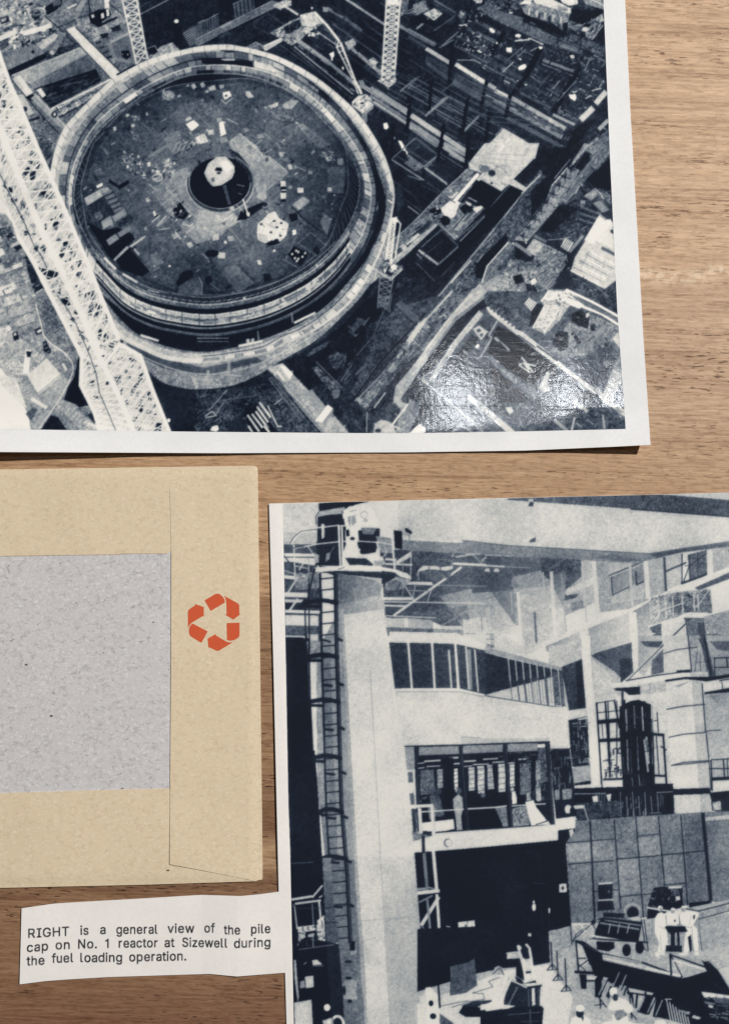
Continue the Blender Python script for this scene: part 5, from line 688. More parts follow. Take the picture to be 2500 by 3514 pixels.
    P(.36, 1150, 1965, 1285, 1990, 1310, 2010, 1300, 2060, 1270, 2070, 1160, 2085, 1150, 2040, g2=.55, tex=.08); P(.5, 1160, 2075, 1310, 2040, 1315, 2080, 1250, 2110, 1165, 2110, g2=.7, tex=.07)
    P(.77, 1170, 2110, 1318, 2090, 1322, 2200, 1345, 2380, 1380, 2640, 1410, 2790, 1420, 2955, 1300, 2955, 1215, 2955, 1190, 2500, g2=.82, tex=.045); P(.83, 1270, 2300, 1335, 2300, 1380, 2640, 1405, 2760, 1420, 2955, 1305, 2955, tex=.035, o=.7)
    P(.79, 1215, 2940, 1308, 2940, 1345, 3640, 1255, 3640, 1240, 3330, tex=.05); P(.8, 1305, 2940, 1420, 2940, 1440, 3100, 1458, 3330, 1480, 3640, 1345, 3640, g2=.68, tex=.05); L(.66, 3, 1270, 2300, 1305, 2950, 1345, 3640)
    P(.62, 1165, 2090, 1178, 2090, 1200, 2500, 1225, 2950, 1252, 3330, 1265, 3640, 1250, 3640, 1236, 3330, 1208, 2950, 1182, 2500, tex=.05)
    # shaded flank with the ladder
    P(.55, 1105, 2200, 1168, 2090, 1180, 2330, 1195, 2600, 1215, 2950, 1235, 3300, 1252, 3520, 1255, 3640, 1180, 3640, 1170, 3300, 1115, 2950, 1090, 2700, 1085, 2350, g2=.42, tex=.06); P(.62, 1135, 2200, 1170, 2200, 1195, 2600, 1215, 2950, 1160, 2950, 1140, 2500, tex=.05, o=.7)
    P(.06, 979, 2190, 1060, 2190, 1062, 2340, 1066, 2450, 1080, 2580, 1090, 2700, 1106, 2960, 1108, 3000, 1110, 3300, 1175, 3640, 1005, 3640, 997, 2960, 989, 2760, tex=.035)
    I.frame(900, 2200)
    P(.86, 350, 160, 385, 160, 400, 400, 400, 480, 398, 800, 372, 800, 358, 400, tex=.03); P(.6, 398, 160, 440, 160, 450, 600, 462, 820, 405, 820, tex=.06); P(.58, 325, 0, 435, 0, 440, 100, 335, 100, tex=.1); L(.5, 6, 335, 120, 345, 400); L(.75, 5, 360, 380, 400, 380); P(.55, 400, 880, 470, 880, 490, 1197, 415, 1197, tex=.06)
    for (x, y, u, v) in ((340, 0, 350, 420), (350, 420, 370, 800)): L(.07, 11, x, y, u, v)
    I.frame(0, 0, 1.0)
    lad_l, lad_r = ((1098, 1968), (1104, 2240), (1112, 2530), (1120, 2800), (1140, 3100), (1150, 3290)), ((1148, 1968), (1152, 2220), (1158, 2400), (1168, 2760), (1188, 3000), (1202, 3290))
    L(.16, 8, *np.ravel(lad_l)); L(.08, 9, *np.ravel([(x, y) for x, y in lad_r])); L(.3, 3.5, *np.ravel([(x + 5, y) for x, y in lad_r])); L(.1, 3.5, *np.ravel([(x + 8, y) for x, y in lad_r])); L(.1, 4, *np.ravel([(x - 2, y) for x, y in lad_l]))
    la, ra = np.array(lad_l), np.array(lad_r)
    for k in range(34):
        y = 1985 + 38.6 * k; L(.09, 4.6, np.interp(y, la[:, 1], la[:, 0]), y + 2, np.interp(y, ra[:, 1], ra[:, 0]), y - 3)
    for y, x0 in ((2062, 1042), (2248, 1052), (2402, 1060), (2594, 1078), (2778, 1100), (2940, 1105)):      # cage hoops
        xl, xr = np.interp(y, la[:, 1], la[:, 0]), np.interp(y, ra[:, 1], ra[:, 0])
        L(.08, 15, x0, y + 6, xl, y - 2, (xl + xr) / 2, y, xr + 4, y + 8); L(.08, 10, x0, y + 18, xl + 4, y + 20); L(.08, 9, x0, y, x0, y + 20)
    for k in range(8):
        y = 2350 + 152 * k; xl, xr = np.interp(y, la[:, 1], la[:, 0]), np.interp(y, ra[:, 1], ra[:, 0])
        L(.09, 9, xl, y, xl + 34, y + 4); L(.09, 10, xr + 4, y - 6, xr + 22, y + 2)
    L(.09, 7, 1105, 2195, 1135, 2203); L(.1, 9, 1158, 2190, 1175, 2200); L(.1, 5, 1046, 2080, 1050, 2240); L(.1, 5, 1060, 2085, 1062, 2240); L(.1, 4, 1060, 1985, 1060, 2060); L(.1, 6, 1080, 1950, 1058, 2040)
    # ---- office block: upper band of windows
    I.frame(900, 2200)
    P(.83, 930, -70, 1420, -60, 1640, 20, 1640, 80, 1430, 20, 925, 12, tex=.03)
    P(.2, 928, 10, 1060, 12, 1090, 345, 970, 348, tex=.05); P(.2, 1075, 12, 1235, 15, 1255, 345, 1098, 345, tex=.05); P(.2, 1250, 15, 1405, 20, 1425, 345, 1268, 345, tex=.05); P(.22, 1420, 22, 1640, 70, 1640, 395, 1440, 345, tex=.06); L(.76, 14, 1365, 65, 1385, 345); L(.55, 26, 1512, 60, 1525, 355); L(.84, 11, 1490, 40, 1512, 355); L(.84, 11, 1555, 60, 1580, 372); L(.5, 3, 1080, 120, 1400, 300, o=.5)
    for a in ((1068, 10, 1095, 348), (1242, 12, 1262, 348), (1412, 15, 1438, 348)): L(.86, 16, *a)
    P(.8, 970, 348, 1440, 350, 1640, 400, 1640, 800, 1040, 770, 990, 500, tex=.045); L(.87, 12, 975, 354, 1440, 354, 1640, 398); L(.5, 4, 980, 372, 1440, 372, 1640, 412)
    I.frame(1740, 2200)
    P(.8, -165, 405, 0, 440, 440, 510, 460, 795, 300, 790, -165, 770, tex=.045)
    P(.62, -165, 44, 0, 85, 395, 190, 415, 225, 0, 120, -165, 82, tex=.06); P(.18, -165, 84, 0, 128, 410, 222, 340, 260, 0, 350, -165, 396, tex=.06); P(.78, -165, 398, 0, 352, 330, 262, 340, 470, 0, 425, -165, 402, tex=.05); P(.35, 335, 230, 415, 230, 430, 480, 340, 470, tex=.1)
    for k in range(9):
        x = 5 + 52 * k; L(.8, 8, x, 120 + 12 * k, x + 26, 430 + 7 * k); L(.24, 5 + (k % 3) * 4, x + 12, 300 - 8 * k, x + 32, 436 + 7 * k)
    for k in range(9): L(.5, 5, 150 + 20 * k, 310 - 6 * k, 165 + 20 * k, 450)
    L(.74, 13, 410, 215, 428, 485); L(.3, 8, -165, 400, 0, 428, 440, 495)
    # bay behind, piers
    P(.22, 395, 190, 545, 130, 575, 490, 450, 510, tex=.06); P(.12, 500, 160, 545, 140, 572, 490, 515, 495, tex=.05); P(.72, 300, 40, 545, 0, 545, 130, 400, 185, 300, 165, tex=.05); P(.85, 540, -40, 605, -40, 610, 100, 640, 540, 700, 1060, 620, 1060, 580, 520, tex=.03); P(.8, 445, 515, 580, 490, 585, 555, 445, 580, tex=.04)
    P(.66, 610, 100, 820, 60, 850, 400, 640, 430, 620, 250, g2=.74, tex=.06); P(.26, 608, 105, 905, 10, 920, 230, 850, 290, 780, 220, g2=.34, tex=.06); P(.2, 820, 130, 915, 130, 920, 220, 830, 310, tex=.05); P(.78, 620, 130, 790, 290, 800, 440, 640, 470, tex=.05); P(.84, 905, -40, 950, -40, 960, 270, 925, 275, tex=.03); P(.6, 955, -40, 1135, -40, 1135, 60, 1000, 260, 960, 230, g2=.72, tex=.06); P(.28, 970, 0, 1135, 0, 1130, 50, 1010, 40, tex=.06); P(.35, 1060, 140, 1140, 60, 1145, 230, 1050, 250, tex=.06); P(.72, 950, 300, 1160, 280, 1165, 380, 960, 390, tex=.06); P(.82, 640, 440, 1165, 370, 1170, 440, 1050, 470, 660, 540, tex=.04); P(.66, 1050, 470, 1170, 440, 1200, 1050, 1100, 1050, g2=.76, tex=.05)
    L(.2, 6, 1180, -10, 880, 290); L(.75, 7, 1170, -14, 872, 284); L(.1, 9, 870, 290, 1100, 250, 1340, 220); P(.84, 770, 310, 1150, 262, 1340, 245, 1340, 275, 1150, 290, 960, 318, 830, 345, 790, 360, 770, 345, tex=.03); P(.1, 775, 345, 870, 340, 970, 332, 972, 392, 890, 396, 860, 370, 790, 362, tex=.06); L(.5, 5, 1045, 310, 1045, 360); L(.16, 18, 842, 370, 842, 470)
    # steel tower and lattice staging
    P(.82, 640, 560, 830, 560, 830, 1050, 700, 1060, tex=.04); P(.78, 1000, 460, 1170, 440, 1200, 1050, 1020, 1060, tex=.04)
    P(.06, 820, 480, 880, 450, 900, 440, 960, 430, 1050, 465, 1060, 900, 1075, 930, 1090, 1300, 860, 1300, 840, 1000, 820, 660, tex=.035)
    for (x, y, u, v, w) in ((652, 450, 705, 1300, 13), (716, 440, 745, 900, 13), (782, 430, 820, 640, 13), (1095, 520, 1105, 670, 9), (1140, 680, 1165, 1060, 15), (740, 600, 750, 1000, 15), (800, 600, 800, 1000, 8), (690, 600, 700, 720, 6), (1090, 700, 1110, 980, 8), (735, 440, 740, 570, 8), (800, 440, 805, 560, 6), (855, 430, 860, 500, 16), (960, 430, 965, 480, 16), (1003, 440, 1005, 480, 18), (1060, 570, 1075, 1060, 12)): L(.07, w, x, y, u, v)
    for (x, y, u, v, w) in ((650, 455, 780, 435, 6), (660, 525, 820, 510, 6), (655, 595, 820, 580, 30), (670, 730, 830, 722, 26), (1050, 680, 1150, 690, 22), (1060, 985, 1165, 990, 16), (700, 1015, 840, 1010, 16), (1060, 590, 1100, 580, 6), (700, 880, 780, 870, 6), (720, 960, 800, 955, 6), (1120, 770, 1165, 800, 10), (780, 790, 830, 790, 6), (1060, 1060, 1215, 1060, 30)): L(.07, w, x, y, u, v)
    L(.8, 9, 985, 480, 995, 660); P(.6, 862, 500, 874, 498, 880, 660, 866, 662); P(.5, 922, 470, 930, 470, 938, 640, 928, 642); P(.7, 1008, 700, 1024, 700, 1040, 900, 1022, 905); P(.55, 870, 720, 880, 720, 890, 960, 878, 960); P(.45, 945, 700, 953, 700, 965, 950, 955, 950); L(.6, 8, 1060, 480, 1066, 660); L(.74, 12, 1000, 720, 1030, 960); L(.4, 6, 900, 800, 910, 960); L(.36, 6, 845, 850, 855, 960); L(.5, 7, 960, 980, 975, 1100); L(.45, 6, 910, 1000, 925, 1100); L(.3, 5, 860, 970, 920, 970); L(.35, 4, 930, 560, 1000, 560); S((840, 480, 1060, 480, 1080, 1180, 850, 1180), 60, 88, (20, 90), (3, 6), (.03, .3), jit=3, cross=.15); S((700, 860, 840, 760, 840, 1000, 720, 1000), 26, 88, (14, 60), (5, 12), (.04, .2), jit=4, cross=.3)
    # window left of the pier
    P(.1, 445, 580, 585, 550, 610, 1050, 490, 1060, 460, 790, tex=.05); P(.08, 450, 715, 590, 700, 592, 720, 452, 738); P(.6, 470, 925, 608, 910, 612, 1020, 560, 1030, 485, 1045, tex=.06); S((450, 590, 585, 560, 605, 900, 470, 900), 44, 85, (16, 60), (4, 8), (.2, .72), jit=4, cross=.35); L(.06, 7, 520, 580, 545, 900); L(.06, 8, 465, 580, 480, 900); L(.8, 12, 520, 575, 585, 562); L(.9, 10, 470, 930, 485, 925); L(.06, 9, 490, 1050, 612, 1035)
    P(.06, 480, 1080, 1215, 1055, 1225, 1300, 480, 1300, tex=.04); L(.84, 12, 480, 1070, 690, 1062); L(.55, 8, 485, 1120, 720, 1118); P(.84, 625, 1140, 660, 1138, 664, 1180, 628, 1182); P(.82, 735, 1125, 760, 1122, 752, 1180, 740, 1180); L(.6, 6, 1100, 1110, 1210, 1105)
    # second column at the right
    P(.78, 1140, -40, 1330, -40, 1335, 215, 1150, 240, tex=.04); P(.62, 1330, -40, 1400, -40, 1400, 260, 1340, 260, tex=.07); P(.7, 1395, -40, 1640, -40, 1640, 260, 1400, 260, g2=.55, tex=.06); P(.36, 1480, 0, 1640, 0, 1640, 80, 1530, 60, tex=.06); P(.3, 1405, -40, 1450, -40, 1520, 260, 1470, 270, tex=.08); L(.1, 12, 1440, -40, 1490, 250); L(.12, 7, 1400, -20, 1440, 60); L(.2, 10, 1322, -40, 1350, 240)
    L(.15, 7, 1140, 92, 1250, 60, 1390, 45); L(.3, 7, 1390, 80, 1370, 240); L(.3, 6, 1410, 90, 1415, 240); L(.3, 5, 1375, 160, 1450, 150); P(.75, 1345, 225, 1470, 225, 1470, 270, 1345, 265, tex=.06)
    L(.15, 9, 1510, 125, 1640, 120); L(.15, 8, 1515, 195, 1640, 190); L(.14, 8, 1515, 120, 1520, 255); L(.14, 10, 1605, 120, 1612, 190)
    P(.08, 1235, 215, 1340, 208, 1342, 232, 1240, 232); P(.08, 1150, 285, 1300, 262, 1500, 262, 1640, 240, 1640, 262, 1480, 300, 1420, 292, 1300, 280, 1160, 300, tex=.03)
    P(.82, 1165, 300, 1350, 285, 1400, 1080, 1215, 1085, 1180, 700, tex=.035); P(.72, 1350, 290, 1425, 300, 1480, 1080, 1400, 1080, tex=.04); P(.6, 1225, 325, 1350, 290, 1250, 340, tex=.1)
    P(.82, 1440, 300, 1640, 265, 1640, 340, 1440, 375, tex=.04); P(.08, 1440, 375, 1640, 340, 1640, 385, 1445, 400, tex=.04); P(.6, 1440, 390, 1640, 375, 1640, 860, 1480, 860, 1450, 650, g2=.72, tex=.06); P(.4, 1480, 400, 1640, 380, 1640, 470, 1560, 480, g2=.62, tex=.06); L(.15, 10, 1425, 310, 1450, 660); L(.14, 8, 1555, 290, 1640, 275); L(.15, 6, 1570, 300, 1575, 350)
    for y in (500, 705, 912): L(.12, 8, 1168 + (y - 500) * .08, y, 1290, y - 22, 1445 + (y - 500) * .08, y - 36)
    L(.14, 7, 1445, 660, 1560, 652); L(.14, 10, 1455, 680, 1475, 870); L(.12, 7, 1200, 912, 1480, 885)
    P(.66, 1490, 870, 1640, 855, 1640, 1000, 1500, 1010, tex=.05)
    for a in ((1490, 870, 1640, 862, 9), (1480, 935, 1640, 935, 9), (1490, 870, 1500, 1100, 11), (1475, 880, 1490, 1090, 8), (1580, 865, 1590, 1000, 11), (1500, 1012, 1640, 1005, 26), (1610, 870, 1615, 1000, 8)): L(.1, a[4], *a[:4])
    P(.82, 1505, 1030, 1640, 1025, 1640, 1085, 1510, 1100, tex=.03); P(.08, 1215, 1085, 1480, 1075, 1490, 1110, 1640, 1095, 1640, 1260, 1500, 1200, 1480, 1120, 1215, 1130, tex=.03); P(.8, 1222, 1130, 1480, 1122, 1490, 1200, 1500, 1260, 1230, 1290, tex=.035); P(.7, 1410, 1125, 1480, 1122, 1495, 1260, 1415, 1270, tex=.05)
    # ---- control room window
    I.frame(1300, 2400)
    P(.82, 145, 0, 1380, 60, 1400, 365, 1250, 340, 600, 340, 190, 345, 160, 200, tex=.045)
    P(.07, 255, 345, 600, 335, 1250, 310, 1280, 920, 970, 945, 650, 965, 410, 985, 280, 970, 262, 600, tex=.04)
    P(.74, 603, 275, 850, 290, 1250, 280, 1250, 308, 940, 320, 605, 330, tex=.04); L(.4, 4, 605, 275, 740, 282)
    P(.6, 185, 345, 258, 345, 262, 520, 205, 525, tex=.06); P(.8, 205, 515, 262, 515, 275, 770, 230, 780, tex=.04); P(.35, 210, 535, 245, 530, 250, 610, 215, 612, tex=.05); P(.8, 218, 610, 250, 610, 255, 690, 222, 690); P(.32, 222, 690, 255, 685, 262, 770, 232, 775, tex=.05)
    for (x, y, u, v, h) in ((290, 350, 590, 342, 62), (612, 340, 905, 330, 60), (940, 328, 1160, 322, 60)): P(.55, x, y, u, v, u, v + h - 4, x, y + h, tex=.05); L(.2, 5, x, y + h, u, v + h - 4)
    P(.86, 1160, 330, 1215, 326, 1215, 352, 1160, 356); P(.3, 1165, 360, 1230, 355, 1240, 600, 1160, 620, tex=.12)
    for a in ((330, 455, 450, 447, 11), (350, 492, 445, 488, 7), (512, 430, 580, 427, 13), (515, 475, 590, 470, 10), (620, 455, 710, 450, 10), (760, 440, 870, 433, 9), (690, 478, 800, 474, 8), (830, 462, 910, 458, 9), (1020, 440, 1095, 436, 10), (285, 470, 330, 466, 7), (290, 505, 330, 500, 7), (940, 470, 1000, 466, 9), (625, 492, 680, 488, 6)): L(.8, a[4], *a[:4])
    for (x, y, u, v, g) in ((548, 510, 575, 660, .85), (655, 500, 698, 670, .74), (720, 490, 770, 690, .74), (792, 480, 840, 660, .7), (872, 475, 922, 680, .8), (955, 480, 990, 640, .8), (425, 515, 465, 650, .6), (1145, 450, 1180, 740, .6), (1030, 470, 1110, 700, .42), (300, 520, 400, 700, .36), (745, 690, 775, 720, .6)):
        P(g, x, y, u, y - 4, u + 3, v - 4, x + 4, v, tex=.1)
        for k in range(5): L(.25, 4, x, y + (k + .6) * (v - y) / 5, u + 3, y + (k + .4) * (v - y) / 5)
    S((300, 520, 430, 510, 430, 700, 300, 760), 26, 85, (14, 50), (3, 7), (.15, .5), jit=8, cross=.3); S((1020, 440, 1240, 360, 1260, 760, 1030, 760), 60, 85, (14, 50), (3, 8), (.06, .62), jit=8, cross=.35); S((870, 380, 1200, 370, 1100, 460, 880, 470), 14, 0, (14, 50), (3, 7), (.15, .5))
    P(.06, 470, 430, 545, 425, 548, 880, 480, 860); L(.06, 26, 840, 480, 860, 700); L(.06, 24, 1005, 450, 1015, 760)
    # people and desks behind the glass
    P(.34, 370, 710, 410, 690, 450, 720, 465, 800, 480, 860, 400, 860, 380, 780, tex=.1); El(.22, 435, 675, 24, 26); P(.66, 540, 730, 580, 695, 610, 720, 615, 800, 600, 860, 610, 955, 570, 960, 560, 860, 545, 790, tex=.07); El(.3, 580, 672, 22, 26); El(.7, 565, 665, 8, 12); P(.9, 970, 680, 995, 672, 1008, 720, 1008, 765, 975, 768); El(.75, 975, 660, 14, 16); P(.6, 1080, 690, 1100, 680, 1110, 740, 1080, 740, tex=.1); P(.66, 1150, 650, 1180, 650, 1190, 740, 1160, 750, tex=.1)
    P(.06, 650, 780, 850, 720, 940, 790, 870, 830, 920, 930, 660, 955); P(.5, 850, 800, 930, 780, 945, 930, 910, 935, 870, 840, tex=.1); P(.5, 970, 800, 1080, 780, 1110, 920, 980, 935, tex=.14); L(.82, 10, 310, 825, 620, 806); L(.84, 11, 650, 803, 850, 792, 930, 782); L(.82, 9, 970, 782, 1080, 774); L(.8, 9, 1140, 770, 1220, 766)
    P(.88, 315, 905, 545, 878, 552, 950, 480, 965, 420, 970, 320, 965, tex=.02); P(.9, 1070, 755, 1130, 738, 1150, 790, 1225, 885, 1200, 905, 1115, 928, tex=.02); P(.82, 1130, 925, 1235, 885, 1255, 920, 1180, 922); L(.1, 7, 1150, 918, 1235, 890)
    for a in ((595, 340, 650, 962, 26), (922, 325, 968, 940, 30), (1228, 312, 1275, 920, 28), (268, 345, 290, 960, 22)): L(.11, a[4], *a[:4]); L(.3, 4, a[0] + 6, a[1], a[2] + 6, a[3])
    L(.1, 9, 190, 344, 600, 334, 905, 322, 1250, 310); L(.84, 7, 410, 985, 660, 966, 970, 946, 1280, 922)
    # floor slab, balcony
    P(.85, 250, 1040, 400, 995, 660, 975, 1310, 925, 1310, 1042, 640, 1095, 260, 1120, tex=.03); P(.5, 240, 960, 390, 985, 400, 1000, 250, 1040, tex=.1); P(.14, 310, 970, 390, 985, 385, 1000, 300, 990); El(.3, 505, 1052, 27, 28, 6, 0, 90, 290); El(.6, 510, 1052, 24, 26, 3)
    P(.86, 1295, 880, 1440, 858, 1442, 945, 1300, 968, tex=.02); P(.08, 1255, 370, 1395, 365, 1430, 640, 1430, 850, 1295, 870, 1270, 640, tex=.05); S((1260, 380, 1395, 370, 1425, 640, 1280, 650), 40, 85, (14, 60), (4, 9), (.05, .5), jit=5, cross=.3); P(.5, 1285, 665, 1320, 660, 1322, 735, 1290, 738, tex=.08); P(.5, 1340, 660, 1410, 655, 1412, 730, 1345, 735, tex=.12); L(.1, 7, 1255, 365, 1395, 362); L(.06, 8, 1300, 872, 1440, 852)
    El(.8, 1385, 805, 20, 26, 10, 0, 60, 330); L(.85, 14, 1430, 785, 1500, 780, 1530, 890); L(.06, 6, 1440, 800, 1500, 796)
    L(.85, 22, 230, 786, 395, 778); L(.84, 22, 385, 770, 398, 1000); L(.6, 9, 365, 790, 375, 880); L(.83, 18, 300, 800, 310, 985); P(.2, 235, 800, 270, 800, 275, 970, 250, 980, tex=.06); L(.83, 14, 290, 790, 300, 980); L(.75, 6, 405, 780, 410, 990)
    P(.06, 1310, 960, 1440, 945, 1430, 1040, 1370, 1045, 1360, 1300, 1310, 1300); P(.8, 1390, 960, 1420, 950, 1435, 1045, 1370, 1050, 1400, 1010)
    # ---- dark opening below with staging, panels
    I.frame(1250, 2900)
    P(.055, 365, 55, 700, 30, 1460, -40, 1475, 0, 1515, 600, 1350, 630, 1360, 865, 1240, 880, 820, 940, 440, 1000, 400, 500, tex=.03)
    S((600, 60, 1460, 0, 1500, 600, 800, 900), 60, 0, (10, 50), (2, 4), (.02, .14), jit=60)
    P(.85, 270, 30, 365, 22, 365, 56, 280, 62); L(.45, 24, 428, -40, 460, 340); L(.85, 24, 495, -60, 530, 340); L(.12, 22, 430, -70, 432, 60)
    for a in ((388, 352, 550, 335, 26, .85), (425, 745, 580, 725, 30, .86), (415, 590, 545, 380, 26, .8), (530, 360, 555, 740, 20, .85), (460, 400, 490, 720, 16, .55), (400, 420, 500, 370, 14, .5), (385, 325, 450, 320, 18, .6), (470, 310, 520, 325, 10, .6), (550, 740, 575, 1030, 18, .6), (510, 750, 560, 960, 11, .8), (480, 760, 505, 930, 14, .45), (560, 840, 572, 920, 16, .25), (415, 590, 470, 650, 10, .4), (420, 690, 540, 695, 9, .7), (600, 1030, 605, 1110, 30, .82), (450, 1010, 570, 1090, 10, .5), (440, 930, 520, 1050, 8, .45), (520, 980, 548, 1197, 14, .07), (470, 960, 600, 1110, 6, .7)): L(a[5], a[4], *a[:4])
    S((440, 940, 540, 960, 600, 1110, 460, 1060), 24, 40, (10, 40), (4, 9), (.05, .8), cross=.5)
    P(.84, 685, 566, 805, 552, 818, 680, 690, 690, tex=.03); L(.3, 4, 690, 605, 750, 600); L(.3, 4, 752, 560, 760, 685); L(.3, 4, 700, 648, 750, 642)
    for (x, y) in ((740, 590), (740, 632), (745, 668), (712, 652), (768, 608)): El(.08, x, y, 7, 7)
    P(.86, 1425, 285, 1478, 283, 1482, 345, 1427, 348); P(.1, 1452, 297, 1464, 315, 1452, 332, 1440, 316); L(.85, 6, 640, 640, 625, 600, 600, 595); P(.9, 1240, 405, 1248, 415, 1244, 428, 1232, 425, 1230, 412); El(.9, 1241, 455, 14, 28); El(.9, 1352, 480, 8, 20); P(.85, 1197, 648, 1220, 646, 1222, 668, 1200, 670); P(.75, 1310, 812, 1342, 808, 1344, 832, 1312, 836); L(.35, 4, 1230, 280, 1335, 280); L(.2, 3, 1275, 60, 1278, 300); L(.25, 3, 1285, 360, 1320, 800); L(.2, 3, 1330, 300, 1360, 640); L(.2, 3, 1100, 300, 1200, 310)
    P(.3, 630, 890, 760, 860, 806, 828, 825, 1030, 740, 1085, 625, 1105, tex=.05); L(.6, 5, 632, 895, 640, 970)
    # floor
    I.frame(1740, 2954)
    P(.68, -660, 760, 0, 760, 300, 730, 300, 520, 450, 480, 1000, 430, 1640, 380, 1640, 1300, -660, 1300, tex=.06); P(.82, -660, 1050, 0, 800, 300, 760, 480, 1000, 420, 1300, -660, 1300, tex=.04); P(.6, 302, 520, 460, 485, 500, 600, 420, 700, 310, 740, tex=.08); P(.62, 1000, 430, 1640, 395, 1640, 620, 1400, 660, 1000, 600, tex=.06); L(.6, 5, 1420, 610, 1640, 575); L(.65, 4, 450, 850, 580, 960)
    P(.06, -660, 500, -200, 480, 0, 560, 100, 600, 300, 480, 312, 745, 190, 768, -50, 790, -240, 830, -660, 960, tex=.03)
    I.frame(1250, 2900)
    P(.3, 630, 890, 760, 860, 806, 828, 825, 1030, 740, 1085, 625, 1105, tex=.05); L(.6, 5, 632, 895, 640, 970); L(.25, 5, 640, 1190, 760, 1150, 880, 1130, 870, 1090, 790, 1085, 940, 1040, 910, 1000, 990, 970); P(.7, 950, 900, 980, 885, 1010, 900, 1020, 950, 960, 950, tex=.12); L(.15, 7, 940, 945, 990, 900, 1020, 950); P(.15, 700, 1180, 800, 1145, 930, 1135, 930, 1150, 820, 1190, tex=.05); P(.06, 690, 1230, 720, 1180, 850, 1190, 930, 1230, 900, 1260, 740, 1260); P(.88, 850, 1170, 1000, 1150, 1030, 1260, 930, 1260, tex=.02); L(.3, 5, 560, 1180, 760, 1140)
    # bollards
    for (x, y, h) in ((1375, 910, 200), (1418, 985, 210), (1478, 1065, 235)):
        L(.1, 11, x - 10, y - h, x, y); L(.1, 8, x, y - 40, x - 38, y + 8); L(.1, 8, x, y - 40, x + 36, y + 4); L(.12, 7, x - 38, y + 8, x + 36, y + 2)
    # machine with twin horns
    P(.06, 1110, 880, 1130, 800, 1175, 830, 1180, 1000, 1110, 960, tex=.03); P(.84, 1030, 790, 1120, 778, 1145, 800, 1140, 830, 1045, 835, tex=.03, g2=.6); El(.07, 1030, 812, 14, 26); P(.76, 1115, 740, 1128, 732, 1148, 745, 1160, 800, 1165, 840, 1215, 830, 1225, 880, 1240, 960, 1250, 985, 1180, 1010, 1150, 880, tex=.05); L(.86, 19, 1126, 742, 1150, 770, 1162, 830, 1180, 1000); L(.86, 19, 1186, 732, 1208, 760, 1220, 830, 1240, 980); P(.08, 1140, 770, 1160, 830, 1205, 825, 1200, 760, 1180, 735, tex=.03) ; L(.1, 16, 1180, 935, 1220, 930); El(.88, 1200, 965, 20, 22); P(.08, 1100, 960, 1150, 985, 1170, 1015, 1250, 990, 1260, 1010, 1120, 1020)
    P(.12, 1055, 975, 1200, 1040, 1290, 1025, 1280, 1200, 1300, 1260, 1020, 1260, 1020, 1150, tex=.06); P(.82, 1060, 975, 1080, 985, 1030, 1100, 1050, 1000); L(.85, 10, 1060, 985, 1190, 1045); P(.84, 1225, 1050, 1245, 1048, 1250, 1170, 1228, 1180); L(.06, 14, 1190, 1045, 1300, 1030); L(.4, 12, 1120, 1040, 1050, 1180); L(.3, 10, 1200, 1060, 1205, 1200); L(.25, 10, 1275, 1050, 1280, 1200)
    I.frame(1740, 2954)
    P(.06, -200, 1110, 0, 1080, 250, 1065, 265, 1080, 250, 1260, -200, 1260, tex=.04); P(.84, -200, 1060, -60, 1050, 60, 1065, 0, 1085, -200, 1095); L(.3, 8, 0, 1130, 240, 1110); L(.3, 6, 100, 1180, 230, 1175); L(.3, 10, 165, 1090, 170, 1240)
    # panelled wall
    I.frame(1740, 2700)
    P(.44, 500, 245, 1440, 185, 1490, 840, 1300, 870, 1000, 960, 640, 1000, 465, 1000, 430, 410, 490, 330, tex=.07); P(.42, 1445, 250, 1640, 215, 1640, 860, 1490, 840, tex=.07); P(.72, 1445, 225, 1640, 205, 1640, 235, 1450, 250, tex=.04); P(.45, 1440, 185, 1640, 175, 1640, 205, 1445, 225, tex=.06)
    for (x, y, u, v, g) in ((435, 420, 600, 550, .56), (620, 260, 780, 380, .4), (620, 410, 790, 530, .46), (800, 240, 940, 520, .42), (960, 230, 1105, 350, .48), (960, 375, 1120, 510, .55), (1120, 230, 1270, 490, .45), (1290, 200, 1430, 470, .38), (1140, 500, 1295, 715, .52), (810, 530, 965, 790, .5), (980, 520, 1135, 780, .42), (640, 560, 795, 740, .4), (1310, 490, 1440, 840, .38), (450, 580, 625, 980, .47)):
        P(g, x, y, u, y - 10, u + 14, v - 8, x + 14, v, tex=.075, o=.8)
    for a in ((605, 250, 640, 1000, 14), (780, 240, 828, 900, 10), (940, 225, 995, 960, 10), (1105, 215, 1150, 720, 9), (1268, 205, 1320, 870, 9), (1430, 190, 1490, 840, 26), (430, 410, 610, 398, 8), (615, 395, 785, 382, 8), (440, 568, 780, 540, 9), (790, 532, 1110, 505, 9), (1120, 500, 1290, 488, 9), (1290, 485, 1450, 468, 9), (955, 362, 1115, 345, 7), (1145, 722, 1310, 705, 8), (820, 805, 1050, 785, 8), (500, 245, 1230, 195, 7), (620, 770, 810, 755, 7)): L(.1, a[4], *a[:4])
    I.slats(.5, 5, 4, (640, 40), (720, 40), (0, 180)); P(.22, 500, 120, 830, 100, 830, 215, 600, 235, 510, 245, tex=.1); S((600, 110, 1220, 60, 1220, 200, 620, 230), 46, 88, (20, 90), (4, 10), (.04, .5), jit=4, cross=.2); L(.84, 24, 490, 150, 565, 145); L(.75, 8, 560, 145, 590, 245); P(.84, 425, 165, 440, 140, 460, 145, 455, 190, 430, 195); P(.85, 620, 70, 660, 65, 664, 108, 628, 112); P(.84, 722, 60, 760, 50, 750, 105, 738, 105)
    for k in range(7): L(.42, 7, 825 + 45 * k, 40 + (k % 2) * 30, 835 + 45 * k, 225 - 6 * k)
